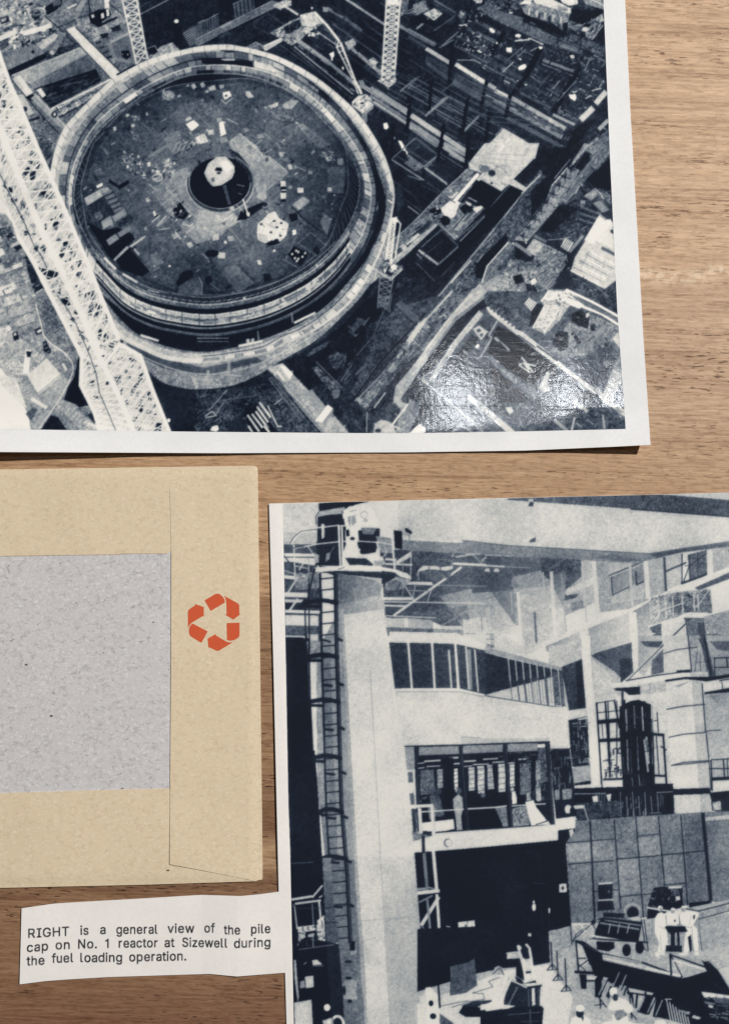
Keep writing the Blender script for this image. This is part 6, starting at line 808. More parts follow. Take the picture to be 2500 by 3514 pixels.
    P(.12, 1490, 110, 1640, 60, 1640, 180, 1500, 178); P(.6, 1500, 115, 1560, 105, 1565, 170, 1510, 172, tex=.2)
    # things against the panelled wall
    P(.1, 662, 720, 770, 705, 772, 790, 665, 795, tex=.06); L(.82, 13, 665, 712, 768, 704); P(.09, 665, 790, 765, 780, 770, 830, 668, 830); L(.8, 9, 662, 832, 780, 826); P(.1, 660, 840, 770, 835, 785, 900, 660, 910, tex=.06); L(.5, 9, 740, 760, 745, 775)
    P(.5, 770, 770, 805, 765, 820, 900, 790, 905, tex=.06)
    El(.55, 920, 920, 66, 62); El(.08, 918, 925, 44, 48); El(.66, 915, 915, 58, 56, 10, 0, 170, 350); P(.75, 880, 960, 960, 950, 980, 975, 920, 985)
    P(.06, 1030, 860, 1070, 740, 1150, 730, 1190, 740, 1280, 735, 1285, 860, 1300, 880, 1180, 910, 1100, 960, 1020, 970, tex=.05); L(.84, 16, 1180, 740, 1275, 735); P(.3, 1195, 750, 1260, 745, 1265, 800, 1200, 800, tex=.15); P(.85, 1230, 805, 1262, 800, 1265, 830, 1232, 835); L(.85, 12, 1020, 885, 1200, 915); S((1040, 760, 1280, 750, 1280, 870, 1050, 890), 20, 10, (8, 30), (3, 7), (.1, .6))
    P(.06, 1330, 850, 1480, 835, 1500, 850, 1400, 880, 1330, 890); P(.66, 1310, 890, 1640, 825, 1640, 855, 1400, 920, tex=.06); P(.6, 1390, 915, 1640, 860, 1640, 905, 1400, 965, tex=.1); L(.1, 9, 1310, 895, 1400, 912, 1640, 850); L(.1, 7, 1400, 970, 1640, 905)
    # three men at a desk
    I.frame(1740, 2954)
    P(.9, 1080, 420, 1100, 385, 1130, 375, 1155, 395, 1165, 470, 1170, 560, 1195, 600, 1160, 640, 1140, 670, 1100, 670, 1110, 600, 1080, 530, tex=.02); El(.8, 1118, 350, 19, 22); El(.5, 1124, 358, 8, 12); P(.88, 1098, 345, 1115, 328, 1138, 338, 1136, 346); P(.9, 1165, 390, 1190, 370, 1230, 375, 1252, 400, 1258, 460, 1220, 475, 1165, 475, tex=.02); El(.65, 1210, 368, 17, 20); P(.92, 1190, 360, 1205, 342, 1228, 350, 1228, 362); P(.9, 1258, 400, 1290, 375, 1340, 372, 1400, 380, 1400, 400, 1360, 470, 1390, 500, 1400, 660, 1370, 665, 1350, 560, 1330, 665, 1290, 670, 1300, 560, 1310, 500, 1270, 460, tex=.02); El(.6, 1288, 352, 18, 22); P(.92, 1268, 345, 1282, 326, 1308, 336, 1308, 348); P(.06, 1360, 400, 1375, 395, 1370, 430, 1358, 430); L(.5, 4, 1350, 480, 1360, 660)
    P(.07, 1150, 485, 1180, 475, 1300, 480, 1320, 520, 1180, 530); P(.08, 1190, 525, 1225, 525, 1225, 620, 1195, 620); P(.08, 1240, 525, 1260, 525, 1262, 620, 1245, 620); P(.1, 1160, 620, 1280, 620, 1280, 670, 1160, 665, tex=.06); P(.07, 1320, 560, 1345, 540, 1350, 660, 1335, 670); L(.35, 4, 1160, 400, 1166, 480); L(.35, 4, 1256, 400, 1262, 470); L(.6, 4, 1110, 480, 1150, 500); L(.62, 4, 1120, 540, 1125, 660); L(.55, 5, 1300, 480, 1345, 490); P(.62, 1180, 540, 1195, 540, 1195, 620, 1170, 600); P(.66, 1262, 530, 1285, 540, 1262, 610); L(.6, 4, 1345, 400, 1330, 470); P(.9, 1080, 675, 1110, 665, 1115, 700, 1090, 705); P(.86, 1120, 670, 1150, 668, 1150, 690, 1115, 690); P(.88, 1255, 680, 1320, 670, 1320, 690, 1260, 695); P(.88, 1370, 668, 1400, 665, 1405, 690, 1370, 695); L(.12, 4, 1400, 460, 1425, 660); L(.85, 10, 1165, 470, 1240, 474); El(.1, 1225, 440, 6, 10)
    # trolleys with rod bundles
    P(.06, 640, 520, 680, 430, 700, 415, 985, 455, 960, 590, 940, 600, 640, 550, tex=.02)
    for k in range(26):
        x = 682 + 11 * k; L(.8, 6, x, 452 + 1.8 * k, x + 4, 452 + 1.8 * k + 9); L(.7, 5, x + 30, 432 + 1.6 * k, x + 34, 438 + 1.6 * k)
    L(.6, 5, 690, 455, 960, 500); L(.65, 5, 735, 440, 965, 475)
    for x in (745, 812, 882): L(.75, 7, x + 8, 465, x - 6, 530)
    L(.85, 12, 625, 550, 760, 572, 930, 602); L(.1, 12, 620, 570, 1030, 600); P(.06, 650, 590, 780, 595, 785, 640, 740, 665, 655, 650); El(.06, 872, 655, 32, 45); El(.06, 968, 635, 32, 46); L(.3, 8, 600, 575, 640, 560); L(.1, 8, 980, 430, 1005, 600); L(.1, 7, 1000, 430, 1030, 660); L(.12, 6, 960, 600, 1020, 660); L(.1, 9, 665, 430, 700, 420, 985, 450)
    L(.12, 8, 462, 460, 470, 610); L(.12, 7, 470, 590, 620, 460, 640, 500); L(.8, 10, 470, 465, 520, 540); L(.85, 10, 530, 460, 570, 520); L(.8, 8, 540, 545, 580, 510); L(.8, 8, 600, 470, 630, 500); L(.2, 6, 500, 540, 560, 500)
    P(.1, 700, 380, 860, 385, 850, 420, 700, 410, tex=.08); L(.1, 7, 480, 600, 500, 540); P(.1, 610, 440, 640, 430, 640, 470, 612, 465)
    # long racks in front
    rack = (498, 580, 560, 590, 690, 680, 700, 730, 1000, 800, 1280, 860, 1330, 850, 1460, 810, 1430, 740, 1470, 735, 1540, 800, 1640, 960, 1640, 1300, 1480, 1300, 1430, 1240, 1160, 1160, 1050, 1140, 930, 1100, 900, 990, 760, 900, 700, 860, 640, 1000, 640, 850, 600, 740)
    P(.055, *rack, tex=.025); P(.76, 505, 600, 545, 620, 600, 740, 560, 780, 520, 800, tex=.04); P(.08, 540, 600, 660, 670, 690, 720, 640, 790, 600, 760)
    L(.07, 13, 500, 580, 520, 810); L(.07, 15, 505, 585, 680, 680, 1000, 750, 1270, 850); L(.82, 14, 700, 712, 985, 780); L(.85, 18, 1010, 785, 1270, 845); L(.78, 8, 700, 690, 980, 745); L(.4, 4, 560, 610, 660, 665); L(.08, 9, 520, 715, 575, 715); L(.08, 7, 520, 780, 600, 720); L(.08, 7, 525, 760, 570, 805); L(.07, 22, 500, 815, 660, 825, 700, 850); P(.07, 525, 830, 580, 835, 578, 940, 540, 940); L(.07, 12, 570, 880, 660, 880); P(.07, 640, 880, 690, 880, 690, 1000, 640, 1000); P(.84, 580, 845, 660, 845, 640, 872, 585, 870); P(.8, 700, 850, 740, 860, 725, 875, 705, 870)
    L(.07, 14, 1190, 680, 1200, 840); L(.07, 12, 1195, 690, 1450, 780); L(.07, 8, 1200, 700, 1280, 850); L(.85, 13, 1215, 730, 1460, 800); P(.78, 1210, 720, 1240, 790, 1220, 800)
    S((1430, 750, 1480, 740, 1640, 980, 1500, 900), 30, 50, (30, 90), (3, 6), (.03, .25), jit=8, cross=0)
    for k in range(9): L(.06, 8, 1430 + 14 * k, 735 + 9 * k, 1500 + 16 * k, 850 + 14 * k)
    P(.78, 1540, 800, 1640, 770, 1640, 930); P(.85, 1420, 960, 1500, 970, 1640, 990, 1640, 1010, 1440, 1000); P(.84, 1470, 1055, 1510, 1065, 1500, 1080, 1475, 1075); S((1420, 1000, 1640, 1000, 1640, 1197, 1460, 1160), 34, 10, (14, 60), (4, 10), (.1, .6)); P(.3, 1500, 1000, 1640, 1010, 1640, 1060, 1520, 1040, tex=.1)
    P(.76, 880, 930, 1070, 970, 1060, 985, 880, 960); P(.7, 820, 910, 880, 920, 870, 1000, 900, 1060, 840, 1000, 800, 980, tex=.06); P(.72, 920, 975, 1000, 990, 980, 1050, 940, 1120, 1040, 1130, 1070, 1000, 1090, 1010, 1060, 1150, 930, 1150, tex=.05)
    for (x, y) in ((668, 985), (725, 1010), (770, 930), (960, 1100), (1025, 1115), (1085, 1135), (820, 950)): L(.6, 10, x, y, x + 50, y - 115); L(.08, 8, x + 14, y, x + 66, y - 115)
    for a in ((660, 990, 725, 1075, 9), (675, 1000, 682, 1085, 9), (640, 1060, 700, 1050, 7), (875, 920, 900, 1000, 11), (895, 1000, 910, 1160, 9), (900, 1110, 945, 1165, 8), (1010, 960, 1020, 1080, 14), (950, 980, 940, 1080, 16), (730, 1000, 760, 920, 20), (850, 990, 870, 930, 12)): L(.07, a[4], *a[:4])
    for k in range(8): L(.78, 8, 1165 + 22 * k, 1020 + 18 * k, 1200 + 22 * k, 1197 + 14 * k)
    L(.85, 7, 1155, 1015, 1200, 1015); P(.55, 1250, 1090, 1340, 1110, 1330, 1130, 1260, 1110, tex=.15); P(.84, 1080, 1170, 1150, 1165, 1200, 1260, 1060, 1260); P(.8, 1360, 1130, 1420, 1150, 1400, 1165, 1350, 1150, tex=.1)
    # two men in white in the foreground
    P(.88, 735, 1080, 760, 1010, 800, 990, 870, 1020, 915, 1065, 920, 1100, 880, 1130, 900, 1260, 760, 1260, 770, 1150, 745, 1110, tex=.03); El(.92, 775, 958, 29, 30); P(.92, 748, 985, 760, 930, 790, 927, 805, 950, 800, 980); El(.2, 790, 1002, 20, 26); P(.5, 770, 1100, 850, 1090, 880, 1130, 800, 1180, tex=.1); L(.5, 5, 770, 1100, 880, 1120); P(.7, 720, 1085, 800, 1105, 760, 1140)
    P(.9, 440, 1260, 470, 1160, 510, 1130, 560, 1130, 600, 1160, 625, 1260, tex=.02); El(.1, 530, 1120, 29, 32); El(.94, 532, 1082, 32, 25); P(.1, 540, 1150, 560, 1140, 552, 1180); P(.9, 600, 1240, 720, 1180, 860, 1165, 920, 1190, 1000, 1197, 1000, 1260, 600, 1260, tex=.02)
    # ---- bottom left: plant behind the column
    I.frame(900, 2954)
    P(.06, 200, -20, 440, -20, 455, 300, 470, 600, 590, 660, 590, 1000, 600, 1260, 228, 1260, tex=.03); L(.3, 8, 205, 20, 370, 10); P(.5, 440, -20, 500, -20, 520, 300, 560, 600, 470, 600, 455, 280, g2=.3, tex=.06)
    P(.42, 560, 600, 690, 600, 740, 1000, 755, 1260, 600, 1260, 590, 1000, tex=.08); P(.12, 470, 590, 560, 610, 580, 1000, 590, 1260, 520, 1260, 480, 800, tex=.04); P(.66, 640, 590, 680, 600, 690, 680, 650, 690, tex=.08); P(.6, 590, 900, 620, 870, 690, 870, 690, 1020, 600, 1010, tex=.07); El(.06, 640, 1030, 18, 14); El(.07, 630, 860, 24, 12); El(.08, 630, 740, 26, 10); El(.1, 600, 950, 12, 36); P(.06, 640, 590, 680, 590, 680, 660, 640, 660)
    for a in ((210, 285, 365, 260, 17, .84), (240, 315, 430, 290, 15, .8), (365, 270, 440, 180, 14, .8), (415, 270, 440, 255, 10, .8), (235, 330, 255, 500, 10, .75), (365, 320, 375, 480, 8, .5), (415, 290, 430, 450, 14, .8), (210, 340, 240, 310, 5, .6), (440, 350, 660, 320, 5, .08), (240, 350, 440, 345, 5, .3), (400, 440, 560, 455, 5, .1), (660, 445, 1100, 410, 3, .5), (720, 590, 830, 565, 3, .6)): L(a[5], a[4], *a[:4])
    P(.8, 255, 485, 380, 470, 385, 500, 260, 510, tex=.05); P(.74, 390, 470, 455, 460, 462, 590, 410, 580, tex=.07); P(.84, 400, 440, 450, 400, 455, 470, 410, 470); P(.72, 265, 530, 310, 520, 315, 560, 265, 590, tex=.05); P(.7, 335, 540, 380, 530, 385, 560, 335, 560); L(.82, 16, 260, 520, 400, 500); S((215, 480, 470, 460, 470, 600, 220, 640), 24, 5, (10, 50), (5, 10), (.05, .6)); L(.4, 8, 270, 650, 520, 615); L(.1, 7, 390, 430, 400, 600); L(.5, 8, 370, 560, 372, 635)
    P(.82, 365, 730, 400, 725, 440, 760, 370, 765); L(.7, 6, 305, 760, 320, 745); L(.5, 5, 370, 770, 450, 770); P(.75, 230, 730, 245, 725, 268, 1000, 260, 1040, 235, 860, tex=.04); P(.8, 312, 850, 372, 842, 378, 925, 320, 935, tex=.03); P(.6, 275, 885, 310, 875, 312, 930, 278, 935, tex=.06); P(.78, 232, 1040, 360, 1018, 372, 1260, 240, 1260, tex=.05); El(.92, 474, 1076, 24, 26); El(.9, 550, 1200, 45, 60, 18, 0, 180, 360); P(.6, 440, 1170, 520, 1150, 520, 1260, 450, 1260, tex=.12); P(.86, 470, 1165, 500, 1150, 510, 1260, 480, 1260)
    P(.86, 1195, 930, 1230, 925, 1290, 990, 1300, 1260, 1200, 1260, 1190, 985, tex=.03); P(.8, 1150, 1000, 1200, 970, 1205, 1260, 1160, 1260, tex=.04); El(.06, 1235, 1045, 18, 22); El(.06, 1250, 1140, 24, 22); L(.06, 14, 1285, 860, 1300, 1080); P(.3, 1300, 1120, 1400, 1190, 1380, 1260, 1300, 1260, tex=.05)
    g = soften(I.g, 2)
    H, W = I.h // 2, I.w // 2
    g = (g[0::2, 0::2][:H, :W] + g[1::2, 0::2][:H, :W] + g[0::2, 1::2][:H, :W] + g[1::2, 1::2][:H, :W]) / 4
    rg = np.random.default_rng(9)
    g = lens(g, .28, 20, rg, .04)
    g = (g - .5) * 1.06 + .5
    mt = .05 + 2.6 * g * (1 - g)                 # screen dots show most in the middle tones
    yy, xx = np.mgrid[0:H, 0:W]
    dots = np.sin((xx + yy) * 1.9) * np.sin((xx - yy) * 1.9)
    g = g + mt * (.03 * dots + .03 * rg.standard_normal((H, W)) + .03 * vnoise(H, W, 2, rg) + .012 * vnoise(H, W, 5, rg))
    return np.clip(g, .03, .9).astype(np.float32), I.x0 + I.step, I.y0 + I.step, I.step * 2
# ------------------------------------------------------------------ mesh helpers
def new_obj(name, verts, faces, mat=None, parent=None, smooth=False):
    me = bpy.data.meshes.new(name); me.from_pydata([tuple(map(float, v)) for v in verts], [], faces); me.update()
    if smooth: me.shade_smooth()
    o = bpy.data.objects.new(name, me); COL.objects.link(o)
    if mat: me.materials.append(mat)
    if parent: o.parent = parent
    return o


def grid_obj(name, G, mat, parent=None, thick=None, smooth=True):   # G: rows x cols x 3 top surface, optional body below
    r, c = G.shape[:2]; top = G.reshape(-1, 3); n = r * c
    idx = np.arange(n).reshape(r, c)
    q = np.stack([idx[1:, :-1], idx[1:, 1:], idx[:-1, 1:], idx[:-1, :-1]], -1).reshape(-1, 4)
    V, F = top, q
    if thick is not None:
        bot = top.copy(); bot[:, 2] -= thick
        rim = np.r_[idx[0, :-1], idx[:-1, -1], idx[-1, :0:-1], idx[:0:-1, 0]]; nx = np.roll(rim, -1)
        m = len(rim); V = np.vstack([top, bot, top[rim], bot[rim]])
        a = 2 * n + np.arange(m); b = 2 * n + (np.arange(m) + 1) % m
        F = np.vstack([q, q[:, ::-1] + n, np.stack([a, b, b + m, a + m], -1)])
    me = bpy.data.meshes.new(name)
    me.vertices.add(len(V)); me.vertices.foreach_set('co', np.ascontiguousarray(V, np.float32).ravel())
    me.loops.add(F.size); me.loops.foreach_set('vertex_index', np.ascontiguousarray(F, np.int32).ravel())
    me.polygons.add(len(F)); me.polygons.foreach_set('loop_start', np.arange(0, F.size, 4, dtype=np.int32))
    me.update(calc_edges=True)
    me.polygons.foreach_set('use_smooth', np.array([smooth and (thick is None or i < 2 * len(q)) for i in range(len(F))]))
    me.validate(); me.update()
    o = bpy.data.objects.new(name, me); COL.objects.link(o)
    if mat: me.materials.append(mat)
    if parent: o.parent = parent
    return o


def thing(name, label, cat):
    o = bpy.data.objects.new(name, None); COL.objects.link(o); o['label'] = label; o['category'] = cat
    o.empty_display_size = .02
    return o


def terp(x, *pts):
    p = np.asarray(pts, float).reshape(-1, 2); return np.interp(x, p[:, 0], p[:, 1])


def sstep(x, a, b):
    t = np.clip((np.asarray(x, float) - a) / (b - a), 0, 1); return t * t * (3 - 2 * t)


# ------------------------------------------------------------------ materials
def lin(r, g, b):
    c = np.array([r, g, b]) / 255.
    return tuple(np.where(c <= .04045, c / 12.92, ((c + .055) / 1.055) ** 2.4)) + (1,)


class Nodes:
    def __init__(s, name):
        s.m = bpy.data.materials.new(name); s.m.use_nodes = True; s.t = s.m.node_tree; s.b = s.t.nodes['Principled BSDF']
    def n(s, kind, **kw):
        nd = s.t.nodes.new('ShaderNode' + kind)
        for k, v in kw.items(): setattr(nd, k, v)
        return nd
    def link(s, a, b): s.t.links.new(a, b)
    def coord(s, scale=(1, 1, 1), rot=0, loc=(0, 0, 0)):
        c = s.n('TexCoord'); m = s.n('Mapping'); s.link(c.outputs['Object'], m.inputs[0])
        m.inputs['Scale'].default_value = scale; m.inputs['Rotation'].default_value = (0, 0, rot); m.inputs['Location'].default_value = loc
        return m.outputs[0]
    def noise(s, vec, scale, detail=3, rough=.55, dist=0):
        nd = s.n('TexNoise'); nd.inputs['Scale'].default_value = scale; nd.inputs['Detail'].default_value = detail
        nd.inputs['Roughness'].default_value = rough; nd.inputs['Distortion'].default_value = dist
        s.link(vec, nd.inputs['Vector']); return nd.outputs['Fac']
    def ramp(s, fac, stops, interp='LINEAR'):
        r = s.n('ValToRGB'); e = r.color_ramp; e.interpolation = interp
        while len(e.elements) < len(stops): e.elements.new(.5)
        for el, (p, c) in zip(e.elements, stops): el.position = p; el.color = c if len(c) == 4 else c + (1,)
        s.link(fac, r.inputs[0]); return r.outputs[0]
    def mix(s, fac, a, b, mode='MIX'):
        x = s.n('Mix', data_type='RGBA', blend_type=mode); x.clamp_result = False
        for sock, v in ((x.inputs[0], fac), (x.inputs[6], a), (x.inputs[7], b)):
            if hasattr(v, 'links'): s.link(v, sock)
            else: sock.default_value = v
        return x.outputs[2]
    def math(s, op, a, b=0.):
        x = s.n('Math', operation=op)
        for sock, v in ((x.inputs[0], a), (x.inputs[1], b)):
            if hasattr(v, 'links'): s.link(v, sock)
            else: sock.default_value = v
        return x.outputs[0]
    def bump(s, h, strength, dist, to=('Normal',)):
        b = s.n('Bump'); b.inputs['Strength'].default_value = strength; b.inputs['Distance'].default_value = dist
        s.link(h, b.inputs['Height'])
        for t in to: s.link(b.outputs[0], s.b.inputs[t])
        return b


def grey(v): return (v, v, v, 1)


def wood_mat():
    w = Nodes("oak_table"); T = w
    c = w.n('TexCoord'); sep = w.n('SeparateXYZ'); w.link(c.outputs['Object'], sep.inputs[0])
    # staves laid edge to edge across the table
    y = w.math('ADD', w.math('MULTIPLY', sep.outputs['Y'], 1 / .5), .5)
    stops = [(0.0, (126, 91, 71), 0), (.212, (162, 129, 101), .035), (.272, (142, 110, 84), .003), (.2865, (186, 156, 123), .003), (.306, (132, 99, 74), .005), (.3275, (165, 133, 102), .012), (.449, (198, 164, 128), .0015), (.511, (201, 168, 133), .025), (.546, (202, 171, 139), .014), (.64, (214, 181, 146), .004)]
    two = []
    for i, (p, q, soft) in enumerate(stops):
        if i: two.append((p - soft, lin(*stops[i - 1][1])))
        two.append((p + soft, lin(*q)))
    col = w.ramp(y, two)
    sid = w.ramp(y, [(p, grey((i * .37) % 1)) for i, (p, q, _) in enumerate(stops)], 'CONSTANT')
    off = w.n('CombineXYZ'); w.link(w.math('MULTIPLY', sid, 3.1), off.inputs[0]); w.link(w.math('MULTIPLY', sid, 1.7), off.inputs[2])
    add = w.n('VectorMath', operation='ADD'); w.link(c.outputs['Object'], add.inputs[0]); w.link(off.outputs[0], add.inputs[1])
    turn = w.n('Mapping'); turn.inputs['Rotation'].default_value = (0, 0, .032); w.link(add.outputs[0], turn.inputs[0])
    def vec(sc, rot=.02):
        m = w.n('Mapping'); w.link(turn.outputs[0], m.inputs[0]); m.inputs['Scale'].default_value = sc; m.inputs['Rotation'].default_value = (0, 0, rot); return m.outputs[0]
    wob = w.noise(vec((6, 26, 1)), 1.0, 3, .6)
    broad = w.noise(vec((6, 190, 1)), 1.0, 4, .7, .5)
    fine = w.noise(vec((110, 1700, 1)), 1.0, 3, .65)
    fine2 = w.noise(vec((320, 1100, 1), -.03), 1.0, 3, .7)
    pores = w.noise(vec((260, 1900, 1), .03), 1.0, 2, .5)
    where = w.noise(vec((9, 150, 1)), 1.0, 2, .5)
    long_ = w.noise(vec((9, 620, 1), .02), 1.0, 3, .65, .3)
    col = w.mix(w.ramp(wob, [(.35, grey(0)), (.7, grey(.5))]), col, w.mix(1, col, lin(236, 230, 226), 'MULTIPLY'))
    col = w.mix(w.ramp(broad, [(.4, grey(0)), (.68, grey(.6))]), col, w.mix(1, col, lin(222, 212, 204), 'MULTIPLY'))
    col = w.mix(w.ramp(long_, [(.56, grey(0)), (.68, grey(.55))]), col, w.mix(1, col, lin(190, 172, 158), 'MULTIPLY'))
    col = w.mix(w.ramp(fine, [(.4, grey(0)), (.68, grey(.7))]), col, w.mix(1, col, lin(196, 180, 166), 'MULTIPLY'))
    col = w.mix(w.ramp(fine2, [(.48, grey(0)), (.7, grey(.7))]), col, w.mix(1, col, lin(200, 186, 176), 'MULTIPLY'))
    pm = w.math('MULTIPLY', w.ramp(pores, [(.6, grey(0)), (.66, grey(1))]), w.ramp(where, [(.46, grey(.1)), (.6, grey(.95))]))
    col = w.mix(pm, col, w.mix(1, col, lin(128, 106, 90), 'MULTIPLY'))
    pale = w.noise(vec((170, 1100, 1)), 1.0, 2, .5)
    col = w.mix(w.ramp(pale, [(.6, grey(0)), (.72, grey(.35))]), col, w.mix(1, col, (1.35, 1.35, 1.35, 1), 'MULTIPLY'))
    # a pale curved scuff near the right-hand edge
    d = w.n('VectorMath', operation='DISTANCE'); w.link(c.outputs['Object'], d.inputs[0]); d.inputs[1].default_value = (.0955, .1135, 0)
    ring = w.ramp(w.math('ABSOLUTE', w.math('SUBTRACT', d.outputs['Value'], .0415)), [(0, grey(1)), (.0011, grey(0))])
    ring = w.math('MULTIPLY', w.math('MULTIPLY', ring, w.ramp(w.noise(w.coord(), 420, 3), [(.42, grey(0)), (.6, grey(.6))])), w.ramp(sep.outputs['Y'], [(.080, grey(1)), (.084, grey(0))]))
    col = w.mix(ring, col, lin(236, 214, 186))
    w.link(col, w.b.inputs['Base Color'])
    w.b.inputs['Roughness'].default_value = .5; w.b.inputs['Specular IOR Level'].default_value = .35
    h = w.mix(pm, w.mix(.5, fine, broad), grey(0))
    w.bump(h, .35, .0004)
    return w.m


def print_mat(name, rough, coat, bump_s, gain=1.0):
    w = Nodes(name); a = w.n('Attribute', attribute_name='ink', attribute_type='GEOMETRY')
    w.link(a.outputs['Color'], w.b.inputs['Base Color'])
    w.b.inputs['Roughness'].default_value = rough
    if coat:
        w.b.inputs['Specular IOR Level'].default_value = .03
        w.b.inputs['Coat Weight'].default_value = coat; w.b.inputs['Coat Roughness'].default_value = .105; w.b.inputs['Coat IOR'].default_value = 1.42
        v = w.coord()
        h = w.mix(.3, w.noise(v, 700, 2, .5), w.noise(v, 190, 2, .5))
        scr = w.noise(w.coord((30, 900, 1), .12), 1.0, 2)
        h = w.mix(w.ramp(scr, [(.66, grey(0)), (.7, grey(.25))]), h, grey(.9))
        b = w.bump(h, bump_s, .00006, ('Coat Normal',))
    else:
        w.b.inputs['Specular IOR Level'].default_value = .1
        w.bump(w.noise(w.coord(), 900, 2), .12, .0002)
    return w.m


def paper_mat(name, base, rough=.6, spec=.25, ink=False):
    w = Nodes(name); v = w.coord()
    n1 = w.noise(v, 60, 3); n2 = w.noise(v, 900, 2)
    b = lin(*base); d = lin(*[max(0, x - 14) for x in base])
    col = w.mix(w.ramp(n1, [(.35, grey(0)), (.7, grey(.5))]), b, d)
    col = w.mix(w.ramp(n2, [(.4, grey(0)), (.7, grey(.35))]), col, d)
    if ink:
        a = w.n('Attribute', attribute_name='ink', attribute_type='GEOMETRY')
        col = w.mix(w.math('MULTIPLY', a.outputs['Color'], w.ramp(n2, [(.3, grey(1)), (.8, grey(.86))])), col, lin(20, 23, 34))
    w.link(col, w.b.inputs['Base Color']); w.b.inputs['Roughness'].default_value = rough; w.b.inputs['Specular IOR Level'].default_value = spec
    w.bump(n2, .1, .0002)
    return w.m


def fibre_mat(name, base, dark, light, amount, fleck, fl_amt):
    w = Nodes(name)
    v = w.coord((1, 1.25, 1), .1); v2 = w.coord((1, 1.4, 1), -.4); v0 = w.coord()
    cloud = w.noise(v0, 26, 3, .6); f1 = w.noise(v, 640, 3, .65, .5); f2 = w.noise(v2, 1000, 2, .6, .8); f3 = w.noise(v, 620, 2, .5, .6)
    col = w.mix(w.ramp(cloud, [(.3, grey(0)), (.7, grey(.5))]), lin(*base), lin(*[x - 9 for x in base]))
    col = w.mix(w.ramp(f1, [(.5, grey(0)), (.7, grey(amount))]), col, lin(*dark))
    col = w.mix(w.ramp(f2, [(.52, grey(0)), (.72, grey(amount))]), col, lin(*light))
    col = w.mix(w.ramp(f3, [(.68, grey(0)), (.76, grey(.6 * fl_amt))]), col, lin(*fleck))
    vor = w.n('TexVoronoi'); vor.inputs['Scale'].default_value = 360; w.link(w.coord((1, 1.8, 1), .35), vor.inputs['Vector'])
    sp = w.n('SeparateColor'); w.link(vor.outputs['Color'], sp.inputs[0])
    dot = w.math('MULTIPLY', w.ramp(vor.outputs['Distance'], [(.13, grey(1)), (.24, grey(0))]), w.ramp(sp.outputs[0], [(1 - .022 * fl_amt, grey(0)), (1 - .0215 * fl_amt, grey(1))], 'CONSTANT'))
    col = w.mix(dot, col, lin(*[x * .62 for x in fleck]))
    w.link(col, w.b.inputs['Base Color']); w.b.inputs['Roughness'].default_value = .8; w.b.inputs['Specular IOR Level'].default_value = .2
    b = w.bump(w.mix(.5, f1, f2), .09, .0002)
    b2 = w.n('Bump'); b2.inputs['Strength'].default_value = .5; b2.inputs['Distance'].default_value = .0012
    w.link(w.noise(v0, 42, 2, .5), b2.inputs['Height']); w.link(b2.outputs[0], b.inputs['Normal'])
    return w.m


def flat_mat(name, rgb, rough=.6, worn=None):
    w = Nodes(name)
    n = w.noise(w.coord(), 700, 3, .65)
    w.link(w.mix(w.ramp(n, [(.45, grey(0)), (.72, grey(.5))]), lin(*rgb), lin(*(worn or rgb))), w.b.inputs['Base Color'])
    w.b.inputs['Roughness'].default_value = rough; w.b.inputs['Specular IOR Level'].default_value = .25
    return w.m


# ------------------------------------------------------------------ the table
def build_table():
    th = .03; X, Y = .55, .6
    xs = np.linspace(-X, X, 23); ys = np.linspace(Y, -Y, 25)
    G = np.stack([*np.meshgrid(xs, ys), np.zeros((25, 23))], -1)
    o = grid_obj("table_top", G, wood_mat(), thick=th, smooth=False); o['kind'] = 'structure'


def inked(name, mat, parent, g, x0, y0, st, warp, zf, lift):
    """Finely divided sheet carrying the drawn picture: warp bends the picture's own grid to the paper's edges."""
    h, w = g.shape
    X, Y = np.meshgrid(x0 + np.arange(w) * st, y0 + np.arange(h) * st)
    X, Y, keep = warp(X, Y)
    r0, r1 = np.where(keep.any(1))[0][[0, -1]]; c0, c1 = np.where(keep.any(0))[0][[0, -1]]
    X, Y, g = X[r0:r1 + 1, c0:c1 + 1], Y[r0:r1 + 1, c0:c1 + 1], g[r0:r1 + 1, c0:c1 + 1]
    G = P3(X, Y, zf(X, Y) + lift)
    o = grid_obj(name, G, mat, parent)
    at = o.data.color_attributes.new('ink', 'FLOAT_COLOR', 'POINT')
    c = np.ones((g.size, 4), np.float32); c[:, :3] = duotone(g).reshape(-1, 3)
    at.data.foreach_set('color', c.ravel())
    return o


# ------------------------------------------------------------------ print 1: glossy photograph with white border
S_R = (-200, 2137, 0, 2143, 377, 2161, 754, 2183, 1130, 2204, 1507, 2229, 1540, 2232)       # paper edge right: y, x
S_B = (-300, 1549, 0, 1551, 760, 1555, 1400, 1552, 1800, 1546, 2100, 1533, 2240, 1526)      # paper edge bottom: x, y
I_R = (-200, 2060, 0, 2069, 560, 2092, 1060, 2116, 1472, 2145)
I_B = (-200, 1471, 0, 1472, 380, 1478, 760, 1482, 1200, 1486, 1450, 1486, 1800, 1480, 2145, 1472)


